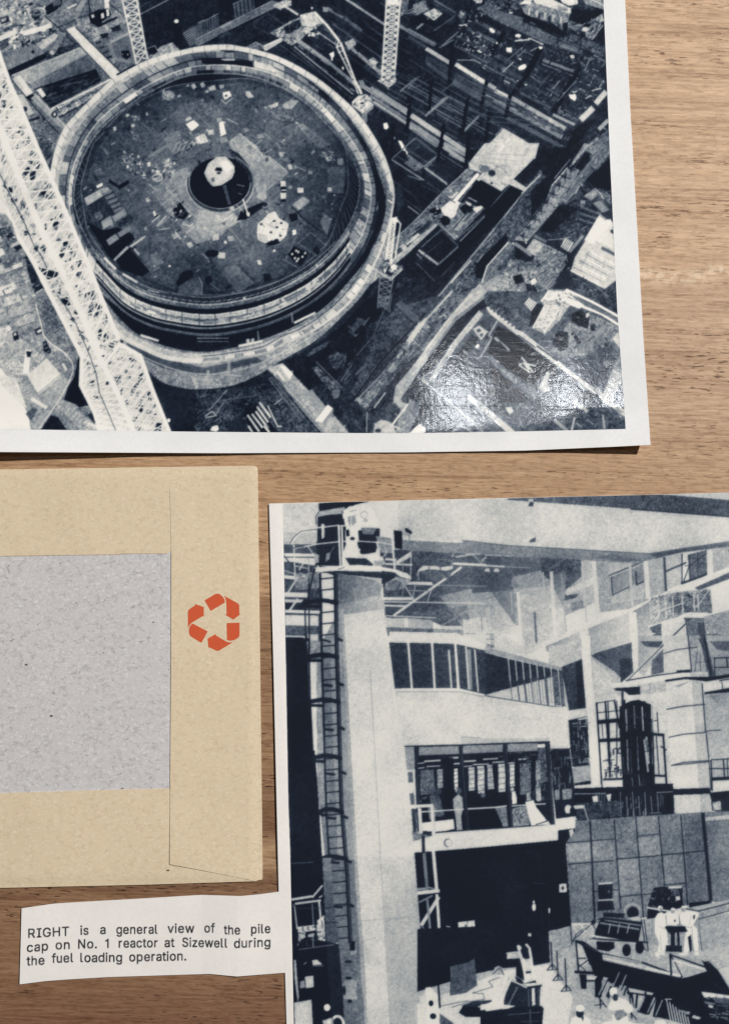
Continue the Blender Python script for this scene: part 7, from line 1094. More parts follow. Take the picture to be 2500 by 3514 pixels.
def z_site(x, y):
    edge = terp(x, -300, 6.2, 0, 5.0, 260, 3.5, 515, 2.0, 900, 1.1, 1250, .75, 1600, 1.0, 1850, 1.9, 2100, 4.4, 2232, 6.2)
    t = np.clip((y - 1398) / 152., 0, 1.15)
    w = sstep(x, 1350, 1500) * (1 - sstep(x, 1930, 2080))
    z = .35 + np.maximum(edge - .35, 0) * ((1 - w) * (.13 * t + .87 * t * t) + w * (.06 * t + .94 * t ** 4))
    z = z - .006 * np.exp(-((y - 1398 - .012 * (x - 1650)) / 5.) ** 2) * sstep(x, 1380, 1480) * (1 - sstep(x, 1930, 2000))      # old crease
    rr = np.clip((x - 2040) / 190., 0, 1.1)
    z = z + rr * rr * .5 * sstep(y, 700, 1500)
    z = z + .10 * np.sin(x * .006 + y * .003) * np.cos(y * .005 - x * .002)
    return np.maximum(z, .26) * .001


def build_site():
    root = thing("photographic_print", "glossy aerial photograph of a round construction pit, white bordered, its bottom corner curling up", "photograph")
    us, vs = np.linspace(0, 1, 120), np.linspace(0, 1, 90)
    U, V = np.meshgrid(us, vs)
    Xb = -200 + U * 2430; yb = terp(Xb, *S_B)
    Y = -200 + V * (yb + 200); xr = terp(Y, *S_R); X = -200 + U * (xr + 200)
    Y = -200 + V * (terp(X, *S_B) + 200)
    grid_obj("paper_sheet", P3(X, Y, z_site(X, Y)), paper_mat("photo_paper", (235, 235, 235), rough=.45, spec=.2), root, thick=.00024)
    g, x0, y0, st = draw_site()
    def warp(X, Y):
        keep = (X < terp(Y, *I_R) + st) & (Y < terp(X, *I_B) + st)
        Y = np.minimum(Y, terp(np.minimum(X, 2145), *I_B)); X = np.minimum(X, terp(Y, *I_R)); return X, Y, keep
    inked("picture_area", print_mat("glossy_print", .5, 1.0, .35), root, g, x0, y0, st, warp, z_site, .00004)
    return root


# ------------------------------------------------------------------ print 2: captioned magazine cutting
C_L = (1600, 919, 1728, 923, 2240, 937, 2760, 949, 3060, 956, 3338, 978, 3514, 983, 3700, 989)   # y, x
C_T = (900, 1728.5, 923, 1728, 1660, 1710.5, 2288, 1696, 2500, 1690, 2640, 1687)                  # x, y
H_L = (1600, 967, 1728, 970, 2200, 979, 2760, 989, 2954, 996, 3514, 1008, 3700, 1012)
T_T = (60, 3119, 75, 3117, 185, 3101, 277, 3095, 493, 3083, 690, 3071, 760, 3073, 825, 3075, 890, 3069, 956, 3060)
T_B = (60, 3379, 68, 3378, 154, 3367, 234, 3361, 369, 3353, 554, 3347, 720, 3342, 770, 3347, 813, 3351, 900, 3344, 979, 3338)


def z_cut(x, y):
    z = .55 + .25 * np.sin(y * .0023 + 1) * sstep(x, 2000, 950) + .12 * np.sin(x * .004 + y * .002)
    z = z + .5 * (1 - sstep(x, 925, 1010)) * (y < 3060) * 1.0 * sstep(y, 3060, 2900)
    tab = 1 - sstep(x, 850, 985)
    fold = .5 * np.clip((x - 692) / 122., 0, 1) * (1 - sstep(x, 816, 1000))
    curl = .55 * (1 - sstep(x, 60, 240))
    z = z * (1 - tab) + tab * (.42 + fold + curl * .5)
    return np.maximum(z, .22) * .001


def build_cutting():
    root = thing("magazine_cutting", "magazine cutting showing a reactor hall with a tall pale column, caption tab at its left", "magazine cutting")
    U, V = np.meshgrid(np.linspace(0, 1, 110), np.linspace(0, 1, 130))
    X = 923 + U * 1609; Y = terp(X, *C_T) + V * (3560 - terp(X, *C_T)); xl = terp(Y, *C_L); X = xl + U * (2532 - xl)
    Y = terp(X, *C_T) + V * (3560 - terp(X, *C_T))
    mat = paper_mat("magazine_paper", (238, 234, 230), rough=.6, spec=.25)
    grid_obj("paper_sheet", P3(X, Y, z_cut(X, Y)), mat, root, thick=.00012)
    U, V = np.meshgrid(np.linspace(0, 1, 640), np.linspace(0, 1, 210))
    xa, xb = 75 + V * (68 - 75), 956 + V * (978.5 - 956)
    X = xa + U * (xb - xa); Y = terp(X, *T_T) + V * (terp(X, *T_B) - terp(X, *T_T))
    tab = grid_obj("caption_tab", P3(X, Y, z_cut(X, Y)), paper_mat("captioned_paper", (238, 234, 230), rough=.6, spec=.25, ink=True), root, thick=.00012)
    at = tab.data.color_attributes.new('ink', 'FLOAT_COLOR', 'POINT')
    c = np.zeros((len(tab.data.vertices), 4), np.float32); c[:X.size, :3] = caption_ink(X, Y).ravel()[:, None]; c[:, 3] = 1
    at.data.foreach_set('color', c.ravel())
    g, x0, y0, st = draw_hall()
    def warp(X, Y):
        keep = (X > terp(Y, *H_L) - st) & (Y > terp(X, *C_T) - st) & (X < 2507) & (Y < 3545)
        X = np.maximum(X, terp(Y, *H_L)); Y = np.maximum(Y, terp(X, *C_T) + .5); return X, Y, keep
    inked("printed_picture", print_mat("magazine_print", .55, 0, 0), root, g, x0, y0, st, warp, z_cut, .00003)
    return root


# letter outlines, cap height 100
GLY = {
    'H': [(12, 0, 12, 100, 24, 100, 24, 57, 77, 57, 77, 100, 90, 100, 90, 0, 77, 0, 77, 46, 24, 46, 24, 0)],
    'R': [(12, 0, 12, 100, 46, 100, 52, 100, 57, 99, 61, 98, 65, 96, 69, 94, 72, 91, 75, 88, 77, 85, 78, 82, 80, 78, 80, 74, 80, 69, 80, 65, 80, 61, 78, 57, 77, 53, 75, 50, 72, 47, 69, 45, 65, 43, 61, 41, 57, 40, 52, 39, 46, 39, 19, 39, 19, 50, 46, 50, 50, 50, 53, 51, 56, 51, 59, 52, 61, 54, 63, 55, 64, 57, 66, 59, 67, 61, 67, 64, 68, 66, 68, 69, 68, 72, 67, 75, 67, 77, 66, 80, 64, 82, 63, 83, 61, 85, 58, 86, 56, 87, 53, 88, 50, 89, 46, 89, 24, 89, 24, 0), (69, 0, 45, 45, 60, 45, 84, 0)],
    'I': [(6, 0, 6, 11, 23, 11, 23, 89, 6, 89, 6, 100, 53, 100, 53, 89, 36, 89, 36, 11, 53, 11, 53, 0)],
    'G': [(53, -1, 46, -1, 40, 0, 35, 2, 29, 5, 25, 8, 20, 13, 17, 17, 14, 23, 11, 29, 9, 35, 8, 42, 8, 50, 8, 58, 9, 65, 11, 71, 14, 77, 17, 83, 20, 87, 25, 92, 29, 95, 34, 98, 40, 100, 46, 101, 52, 101, 56, 101, 60, 101, 63, 100, 67, 99, 70, 98, 73, 96, 76, 94, 79, 92, 82, 90, 84, 87, 86, 85, 88, 82, 90, 79, 91, 76, 92, 72, 93, 69, 80, 69, 79, 71, 78, 73, 77, 75, 76, 77, 75, 79, 73, 81, 72, 82, 70, 84, 68, 85, 66, 86, 64, 87, 62, 88, 60, 89, 57, 89, 55, 90, 52, 90, 48, 89, 44, 88, 40, 87, 36, 85, 33, 82, 30, 79, 27, 76, 25, 72, 23, 67, 21, 62, 21, 56, 20, 50, 21, 44, 21, 38, 23, 33, 25, 28, 27, 24, 30, 21, 33, 18, 36, 15, 40, 13, 44, 12, 48, 11, 53, 10, 57, 11, 61, 11, 64, 12, 68, 14, 71, 16, 74, 18, 76, 21, 78, 24, 79, 28, 81, 31, 81, 35, 82, 40, 85, 39, 56, 39, 56, 50, 94, 50, 94, 39, 94, 33, 93, 28, 91, 23, 89, 18, 86, 14, 82, 10, 78, 6, 74, 4, 69, 1, 64, 0, 59, -1)],
    'T': [(6, 89, 6, 100, 82, 100, 82, 89, 50, 89, 50, 0, 38, 0, 38, 89)],
    'N': [(12, 0, 12, 100, 27, 100, 67, 36, 68, 35, 69, 33, 70, 31, 71, 30, 72, 28, 74, 26, 75, 23, 76, 21, 77, 19, 79, 16, 80, 13, 81, 11, 80, 11, 79, 13, 79, 16, 79, 19, 79, 21, 79, 24, 79, 26, 79, 29, 78, 31, 78, 38, 78, 100, 91, 100, 91, 0, 76, 0, 40, 57, 39, 59, 37, 61, 36, 63, 35, 65, 34, 67, 32, 70, 31, 72, 29, 75, 21, 89, 23, 89, 24, 75, 24, 72, 24, 70, 24, 67, 24, 64, 24, 62, 25, 60, 25, 59, 25, 57, 25, 0)],
    'S': [(44, -2, 39, -2, 34, -1, 29, 0, 25, 2, 21, 4, 18, 6, 15, 9, 13, 12, 11, 15, 9, 19, 8, 23, 8, 27, 21, 27, 21, 24, 22, 22, 23, 19, 24, 17, 26, 15, 28, 14, 30, 13, 33, 12, 35, 11, 38, 10, 41, 10, 44, 10, 47, 10, 50, 10, 53, 11, 56, 12, 59, 13, 61, 14, 63, 16, 65, 18, 66, 20, 67, 22, 68, 25, 68, 27, 68, 30, 67, 32, 66, 34, 65, 35, 64, 37, 62, 38, 60, 39, 58, 40, 56, 41, 53, 42, 51, 43, 48, 44, 36, 47, 30, 49, 25, 51, 21, 54, 17, 57, 14, 60, 12, 64, 11, 68, 10, 73, 10, 77, 11, 81, 13, 85, 15, 88, 17, 91, 20, 94, 23, 96, 27, 98, 31, 99, 35, 100, 40, 101, 45, 101, 49, 101, 54, 100, 58, 99, 62, 98, 66, 96, 69, 94, 72, 91, 74, 88, 76, 85, 77, 82, 78, 78, 79, 74, 66, 74, 66, 78, 64, 81, 62, 84, 59, 86, 56, 88, 53, 89, 49, 90, 44, 90, 41, 90, 38, 90, 35, 89, 33, 88, 31, 87, 29, 86, 27, 84, 25, 82, 24, 80, 23, 78, 23, 76, 23, 74, 23, 71, 23, 69, 24, 67, 26, 66, 27, 64, 29, 63, 31, 62, 33, 61, 35, 60, 38, 59, 40, 58, 42, 58, 52, 55, 54, 54, 56, 54, 59, 53, 61, 52, 64, 51, 66, 50, 68, 48, 71, 47, 73, 45, 74, 43, 76, 41, 78, 39, 79, 36, 80, 34, 80, 31, 80, 27, 80, 23, 79, 19, 78, 16, 76, 12, 74, 9, 71, 7, 67, 4, 64, 2, 59, 0, 55, -1, 49, -2)],
    '.': [(19, -1, 17, -1, 15, 0, 14, 1, 12, 2, 11, 3, 10, 5, 10, 6, 10, 8, 10, 10, 10, 12, 11, 13, 12, 14, 14, 16, 15, 16, 17, 17, 19, 17, 21, 17, 22, 16, 24, 16, 25, 14, 26, 13, 27, 12, 28, 10, 28, 8, 28, 6, 27, 5, 26, 3, 25, 2, 24, 1, 22, 0, 21, -1)],
    'i': [(10, 0, 10, 75, 22, 75, 22, 0), (16, 87, 15, 87, 13, 88, 12, 88, 11, 89, 9, 91, 9, 92, 8, 93, 8, 95, 8, 97, 9, 98, 9, 99, 11, 101, 12, 102, 13, 102, 15, 103, 16, 103, 18, 103, 20, 102, 21, 102, 22, 101, 23, 99, 24, 98, 25, 97, 25, 95, 25, 93, 24, 92, 23, 91, 22, 89, 21, 88, 20, 88, 18, 87)],
    's': [(36, -2, 32, -1, 28, -1, 25, 0, 22, 1, 19, 2, 17, 4, 14, 5, 12, 7, 10, 10, 9, 12, 8, 15, 7, 19, 18, 21, 19, 18, 21, 16, 22, 14, 24, 12, 27, 11, 29, 10, 32, 9, 36, 9, 39, 9, 43, 10, 46, 11, 48, 12, 50, 14, 52, 16, 52, 18, 53, 20, 53, 22, 52, 24, 51, 25, 50, 27, 48, 28, 46, 29, 44, 30, 42, 30, 29, 33, 25, 35, 20, 37, 17, 39, 14, 41, 12, 44, 10, 47, 10, 50, 9, 54, 9, 57, 10, 60, 11, 63, 13, 65, 15, 67, 17, 70, 20, 71, 23, 73, 26, 74, 29, 75, 33, 75, 37, 76, 40, 75, 44, 75, 47, 74, 50, 73, 53, 72, 55, 70, 57, 69, 59, 67, 60, 64, 62, 62, 63, 60, 64, 57, 53, 54, 52, 57, 51, 58, 49, 60, 48, 62, 46, 64, 43, 65, 40, 65, 37, 65, 34, 65, 31, 65, 28, 64, 26, 62, 24, 61, 22, 59, 22, 57, 21, 54, 22, 53, 22, 51, 23, 49, 24, 48, 26, 47, 28, 46, 31, 45, 34, 44, 45, 41, 50, 40, 54, 38, 57, 36, 60, 34, 62, 31, 64, 28, 65, 25, 65, 21, 65, 18, 64, 15, 63, 12, 61, 9, 59, 7, 57, 5, 54, 3, 51, 1, 48, 0, 44, -1, 40, -1)],
    'a': [(31, -2, 28, -2, 25, -1, 22, 0, 19, 1, 16, 2, 13, 4, 11, 6, 9, 9, 8, 11, 7, 14, 6, 18, 6, 21, 6, 24, 7, 27, 7, 29, 8, 32, 10, 34, 11, 35, 13, 37, 15, 38, 17, 39, 20, 40, 22, 41, 25, 41, 27, 42, 30, 42, 32, 43, 35, 43, 38, 44, 41, 44, 44, 44, 46, 45, 48, 45, 50, 45, 51, 46, 52, 46, 53, 47, 54, 48, 54, 49, 54, 50, 54, 53, 54, 55, 53, 57, 52, 58, 51, 60, 50, 61, 49, 62, 47, 63, 45, 64, 43, 65, 41, 65, 38, 65, 36, 65, 34, 65, 31, 64, 29, 63, 28, 62, 26, 61, 24, 60, 23, 59, 22, 58, 21, 57, 20, 55, 20, 54, 8, 57, 9, 60, 11, 63, 13, 66, 15, 68, 18, 70, 20, 71, 23, 73, 26, 74, 29, 75, 32, 75, 35, 75, 38, 76, 40, 76, 42, 75, 45, 75, 47, 75, 49, 74, 52, 73, 54, 72, 56, 71, 58, 69, 60, 68, 62, 65, 63, 63, 65, 60, 65, 57, 66, 53, 66, 49, 66, 0, 54, 0, 54, 10, 54, 10, 53, 9, 52, 8, 51, 6, 50, 5, 48, 4, 46, 2, 44, 1, 42, 0, 40, -1, 37, -1, 35, -2), (33, 9, 37, 9, 40, 10, 42, 10, 45, 12, 47, 13, 49, 15, 50, 16, 52, 18, 53, 20, 54, 23, 54, 25, 54, 27, 54, 37, 53, 36, 52, 36, 51, 36, 50, 35, 48, 35, 47, 35, 45, 35, 44, 34, 42, 34, 41, 34, 39, 34, 34, 33, 32, 33, 30, 32, 28, 32, 26, 31, 25, 30, 23, 30, 22, 29, 20, 27, 19, 26, 19, 24, 18, 23, 18, 21, 18, 19, 19, 17, 19, 16, 20, 14, 21, 13, 22, 12, 24, 11, 26, 10, 27, 10, 29, 9, 31, 9)],
    'g': [(41, -30, 37, -29, 33, -29, 29, -28, 26, -27, 23, -26, 21, -25, 18, -23, 16, -22, 14, -20, 13, -18, 11, -16, 10, -14, 20, -8, 21, -9, 22, -10, 23, -12, 24, -13, 25, -14, 27, -15, 28, -16, 30, -17, 32, -18, 35, -19, 38, -19, 41, -19, 45, -19, 49, -18, 52, -17, 55, -15, 58, -12, 60, -9, 61, -5, 61, -1, 61, 13, 60, 13, 59, 12, 59, 11, 58, 10, 56, 8, 55, 7, 53, 5, 52, 4, 50, 3, 47, 2, 45, 1, 42, 1, 38, 1, 34, 1, 30, 2, 26, 3, 22, 5, 19, 8, 16, 11, 13, 14, 11, 18, 9, 22, 8, 27, 7, 32, 7, 38, 7, 43, 8, 48, 9, 53, 11, 58, 13, 62, 16, 65, 19, 68, 22, 71, 26, 73, 30, 74, 34, 75, 39, 76, 42, 75, 45, 75, 48, 74, 50, 73, 52, 72, 54, 71, 55, 69, 57, 68, 58, 67, 59, 65, 60, 64, 60, 63, 62, 63, 62, 75, 73, 75, 73, -2, 73, -6, 72, -11, 71, -14, 69, -18, 66, -21, 64, -23, 61, -25, 57, -27, 53, -28, 49, -29, 45, -29), (40, 12, 44, 12, 47, 12, 49, 13, 52, 15, 54, 17, 56, 19, 58, 21, 59, 24, 60, 27, 61, 30, 61, 34, 61, 38, 61, 42, 61, 45, 60, 49, 59, 52, 58, 55, 56, 57, 54, 59, 52, 61, 49, 63, 47, 64, 44, 65, 40, 65, 37, 65, 34, 64, 31, 63, 29, 61, 26, 59, 24, 57, 23, 54, 21, 52, 20, 48, 20, 45, 19, 42, 19, 38, 19, 34, 20, 30, 20, 27, 21, 24, 23, 21, 24, 19, 26, 17, 29, 15, 31, 13, 34, 12, 37, 12)],
    'e': [(42, -2, 36, -1, 32, 0, 27, 1, 23, 3, 19, 6, 16, 9, 13, 13, 11, 17, 9, 21, 8, 26, 7, 31, 7, 37, 7, 42, 8, 48, 9, 52, 11, 57, 13, 61, 16, 65, 19, 68, 23, 71, 27, 73, 31, 74, 35, 75, 40, 76, 43, 75, 46, 75, 49, 74, 52, 74, 55, 72, 58, 71, 60, 69, 63, 67, 65, 65, 67, 62, 69, 59, 70, 55, 71, 52, 72, 48, 73, 43, 73, 38, 73, 33, 15, 33, 15, 43, 66, 43, 61, 40, 61, 43, 60, 47, 60, 50, 59, 53, 57, 55, 56, 58, 54, 60, 52, 62, 49, 63, 47, 64, 44, 65, 40, 65, 37, 65, 34, 64, 31, 63, 29, 62, 26, 60, 25, 58, 23, 56, 21, 53, 20, 50, 19, 47, 19, 45, 19, 41, 19, 35, 19, 31, 20, 27, 20, 24, 22, 21, 23, 18, 25, 16, 27, 14, 30, 12, 32, 11, 35, 10, 38, 9, 42, 9, 44, 9, 46, 9, 48, 10, 50, 10, 52, 11, 53, 12, 55, 13, 56, 14, 57, 16, 58, 17, 59, 19, 60, 21, 72, 18, 71, 15, 69, 12, 68, 10, 66, 8, 64, 6, 61, 4, 58, 2, 56, 1, 52, 0, 49, -1, 45, -1)],
    'n': [(22, 45, 22, 0, 10, 0, 10, 75, 22, 75, 22, 57, 20, 57, 22, 61, 24, 65, 27, 69, 30, 71, 33, 73, 37, 74, 41, 75, 45, 76, 48, 75, 52, 75, 55, 74, 58, 72, 61, 71, 63, 69, 65, 66, 67, 63, 68, 60, 69, 56, 70, 52, 70, 47, 70, 0, 58, 0, 58, 46, 58, 50, 57, 54, 56, 57, 54, 60, 51, 62, 48, 63, 45, 64, 41, 65, 39, 65, 36, 64, 34, 63, 32, 62, 30, 61, 28, 60, 26, 58, 25, 56, 24, 53, 23, 51, 23, 48)],
    'r': [(10, 0, 10, 75, 22, 75, 22, 63, 24, 66, 26, 68, 28, 70, 30, 72, 33, 74, 36, 75, 39, 75, 42, 76, 45, 76, 48, 75, 48, 63, 45, 64, 44, 64, 43, 64, 42, 64, 41, 64, 38, 64, 36, 63, 33, 63, 31, 62, 29, 61, 28, 59, 26, 58, 25, 56, 24, 54, 23, 51, 22, 49, 22, 47, 22, 0)],
    'l': [(27, 0, 23, 0, 20, 1, 17, 2, 15, 4, 13, 6, 11, 9, 11, 13, 10, 17, 10, 100, 22, 100, 22, 19, 22, 17, 23, 15, 23, 13, 24, 12, 24, 11, 26, 11, 27, 10, 29, 10, 32, 10, 33, 11, 36, 1, 35, 0, 34, 0, 33, 0, 32, 0, 31, 0, 30, 0, 28, 0)],
    'v': [(32, 0, 3, 75, 17, 75, 32, 30, 34, 27, 35, 24, 36, 20, 37, 17, 38, 14, 39, 10, 39, 7, 40, 4, 36, 4, 37, 7, 38, 10, 39, 14, 40, 17, 41, 20, 42, 24, 43, 27, 44, 30, 60, 75, 73, 75, 44, 0)],
    'w': [(27, 0, 4, 75, 17, 75, 26, 42, 27, 39, 28, 35, 29, 31, 30, 27, 31, 23, 32, 18, 33, 13, 34, 8, 32, 8, 33, 13, 34, 18, 35, 22, 36, 26, 37, 31, 39, 35, 40, 38, 41, 42, 50, 75, 62, 75, 71, 42, 72, 38, 73, 35, 74, 31, 75, 27, 76, 22, 77, 18, 78, 13, 79, 8, 77, 8, 78, 13, 79, 18, 80, 22, 81, 27, 82, 31, 83, 35, 84, 38, 85, 42, 94, 75, 107, 75, 84, 0, 72, 0, 63, 34, 60, 44, 59, 47, 58, 50, 58, 52, 57, 55, 54, 66, 57, 66, 54, 55, 54, 52, 53, 50, 52, 47, 52, 44, 51, 41, 50, 39, 49, 36, 49, 34, 39, 0)],
    'o': [(41, -2, 36, -1, 31, 0, 27, 1, 23, 3, 19, 6, 16, 9, 13, 13, 11, 17, 9, 21, 8, 26, 7, 31, 7, 37, 7, 42, 8, 48, 9, 53, 11, 57, 13, 61, 16, 65, 19, 68, 23, 71, 27, 73, 31, 74, 36, 75, 41, 76, 46, 75, 50, 74, 55, 73, 59, 71, 62, 68, 66, 65, 68, 61, 71, 57, 73, 53, 74, 48, 75, 42, 75, 37, 75, 31, 74, 26, 73, 21, 71, 17, 68, 13, 66, 9, 62, 6, 59, 3, 55, 1, 50, 0, 46, -1), (41, 9, 44, 9, 48, 10, 51, 11, 53, 13, 55, 15, 57, 17, 59, 20, 60, 23, 61, 26, 62, 30, 63, 33, 63, 37, 63, 41, 62, 44, 61, 47, 60, 51, 59, 54, 57, 56, 55, 59, 53, 61, 51, 63, 48, 64, 44, 65, 41, 65, 37, 65, 34, 64, 31, 63, 29, 61, 26, 59, 24, 56, 23, 54, 21, 51, 20, 48, 20, 44, 19, 41, 19, 37, 19, 33, 20, 30, 20, 26, 21, 23, 23, 20, 24, 17, 26, 15, 29, 13, 31, 11, 34, 10, 37, 9)],
    'f': [(45, 75, 45, 64, 1, 64, 1, 75), (16, 0, 16, 85, 16, 88, 17, 91, 18, 93, 19, 96, 20, 98, 22, 99, 24, 101, 27, 102, 29, 103, 32, 104, 34, 104, 37, 104, 39, 104, 41, 104, 42, 104, 44, 104, 45, 103, 46, 103, 47, 103, 45, 92, 42, 93, 41, 93, 40, 93, 39, 93, 38, 93, 36, 93, 34, 92, 32, 92, 30, 90, 29, 89, 28, 87, 28, 85, 28, 82, 28, 0)],
    't': [(40, 75, 40, 64, 1, 64, 1, 75), (13, 93, 25, 93, 25, 19, 25, 17, 25, 15, 26, 13, 27, 12, 28, 11, 29, 10, 31, 10, 33, 10, 36, 10, 40, 11, 42, 0, 41, 0, 40, 0, 39, 0, 38, -1, 37, -1, 35, -1, 34, -1, 33, -1, 29, 0, 25, 0, 21, 2, 18, 4, 16, 7, 14, 10, 13, 14, 13, 18)],
    'h': [(22, 45, 22, 0, 10, 0, 10, 100, 22, 100, 22, 57, 20, 57, 22, 61, 24, 65, 27, 69, 30, 71, 33, 73, 37, 74, 41, 75, 45, 76, 48, 75, 52, 75, 55, 74, 58, 72, 61, 71, 63, 69, 65, 66, 67, 63, 68, 60, 69, 56, 70, 52, 70, 47, 70, 0, 58, 0, 58, 46, 58, 50, 57, 54, 56, 57, 54, 60, 51, 62, 48, 63, 45, 64, 41, 65, 39, 65, 36, 64, 34, 63, 32, 62, 30, 61, 28, 60, 26, 58, 25, 56, 24, 53, 23, 51, 23, 48)],
    'p': [(10, -28, 10, 75, 22, 75, 22, 63, 23, 63, 24, 64, 25, 65, 26, 67, 27, 68, 28, 69, 30, 71, 32, 72, 34, 73, 36, 74, 39, 75, 42, 75, 45, 76, 50, 75, 54, 74, 58, 73, 62, 71, 65, 68, 68, 65, 70, 62, 73, 58, 74, 53, 76, 48, 76, 43, 77, 37, 76, 31, 76, 26, 74, 21, 73, 17, 71, 13, 68, 9, 65, 6, 62, 3, 58, 1, 54, 0, 50, -1, 45, -2, 42, -1, 39, -1, 36, 0, 34, 1, 32, 2, 30, 3, 28, 5, 27, 6, 26, 8, 25, 9, 24, 10, 23, 12, 22, 12, 22, -28), (43, 9, 47, 9, 50, 10, 52, 11, 55, 13, 57, 15, 59, 17, 61, 20, 62, 23, 63, 26, 64, 30, 64, 33, 64, 37, 64, 41, 64, 45, 63, 48, 62, 51, 61, 54, 59, 57, 57, 59, 55, 61, 52, 63, 50, 64, 47, 65, 43, 65, 40, 65, 37, 64, 34, 63, 32, 61, 29, 59, 28, 57, 26, 55, 25, 52, 24, 48, 23, 45, 22, 41, 22, 37, 22, 33, 23, 29, 24, 26, 25, 23, 26, 20, 28, 17, 30, 15, 32, 13, 34, 11, 37, 10, 40, 9)],
    'c': [(41, -2, 36, -1, 31, 0, 27, 1, 23, 3, 19, 6, 16, 9, 13, 13, 11, 17, 9, 21, 8, 26, 7, 31, 7, 37, 7, 42, 8, 48, 9, 53, 11, 57, 13, 61, 16, 65, 19, 68, 23, 71, 27, 73, 31, 74, 36, 75, 41, 76, 43, 75, 46, 75, 49, 75, 51, 74, 53, 73, 56, 72, 58, 71, 60, 70, 62, 69, 64, 67, 65, 65, 67, 63, 68, 61, 69, 59, 70, 57, 71, 54, 60, 51, 59, 53, 59, 54, 58, 56, 57, 57, 56, 58, 55, 59, 54, 60, 53, 61, 52, 62, 50, 63, 49, 63, 48, 64, 46, 64, 44, 65, 43, 65, 41, 65, 37, 65, 34, 64, 31, 63, 29, 61, 26, 59, 24, 56, 23, 54, 21, 51, 20, 48, 20, 44, 19, 41, 19, 37, 19, 33, 20, 30, 20, 26, 21, 23, 23, 20, 24, 17, 26, 15, 29, 13, 31, 11, 34, 10, 37, 9, 41, 9, 43, 9, 44, 9, 46, 10, 48, 10, 49, 11, 51, 11, 52, 12, 53, 13, 54, 14, 55, 15, 56, 16, 57, 17, 58, 19, 59, 20, 59, 22, 60, 23, 71, 20, 71, 18, 70, 15, 68, 13, 67, 11, 66, 9, 64, 7, 62, 6, 60, 4, 58, 3, 56, 2, 54, 1, 51, 0, 49, -1, 46, -1, 43, -2)],
    'd': [(38, -2, 34, -1, 30, 0, 26, 1, 22, 3, 19, 6, 16, 9, 13, 13, 11, 17, 9, 21, 8, 26, 7, 31, 7, 37, 7, 43, 8, 48, 9, 53, 11, 58, 13, 62, 16, 65, 19, 68, 22, 71, 26, 73, 30, 74, 34, 75, 38, 76, 42, 75, 45, 75, 47, 74, 50, 73, 52, 72, 54, 71, 55, 69, 56, 68, 58, 67, 59, 65, 59, 64, 60, 63, 61, 63, 61, 100, 73, 100, 73, 0, 61, 0, 61, 12, 60, 12, 60, 10, 59, 9, 58, 8, 56, 6, 55, 5, 53, 3, 52, 2, 50, 1, 47, 0, 45, -1, 42, -1), (40, 9, 43, 9, 46, 10, 49, 11, 52, 13, 54, 15, 56, 17, 58, 20, 59, 23, 60, 26, 61, 29, 61, 33, 61, 37, 61, 41, 61, 45, 60, 48, 59, 52, 58, 55, 56, 57, 54, 59, 52, 61, 49, 63, 47, 64, 43, 65, 40, 65, 37, 65, 34, 64, 31, 63, 28, 61, 26, 59, 24, 57, 23, 54, 21, 51, 20, 48, 20, 45, 19, 41, 19, 37, 19, 33, 20, 30, 20, 26, 21, 23, 23, 20, 24, 17, 26, 15, 29, 13, 31, 11, 34, 10, 37, 9)],
    'z': [(8, 0, 8, 9, 50, 63, 9, 63, 9, 75, 65, 75, 65, 65, 25, 12, 67, 11, 67, 0)],
    'u': [(36, -1, 32, -1, 29, 0, 26, 1, 23, 2, 20, 4, 17, 6, 15, 9, 14, 12, 12, 15, 11, 19, 11, 23, 10, 27, 10, 75, 22, 75, 22, 28, 23, 24, 23, 21, 25, 17, 27, 15, 29, 13, 32, 11, 36, 10, 39, 10, 42, 10, 44, 10, 47, 11, 49, 12, 51, 13, 53, 15, 54, 17, 56, 19, 57, 21, 58, 24, 58, 27, 58, 30, 58, 75, 70, 75, 70, 0, 59, 0, 59, 18, 60, 18, 58, 13, 56, 9, 54, 6, 51, 3, 47, 1, 44, 0, 40, -1)],
    '1': [(30, 0, 42, 0, 42, 100, 33, 100, 28, 91, 8, 82, 8, 71, 30, 79)],
}


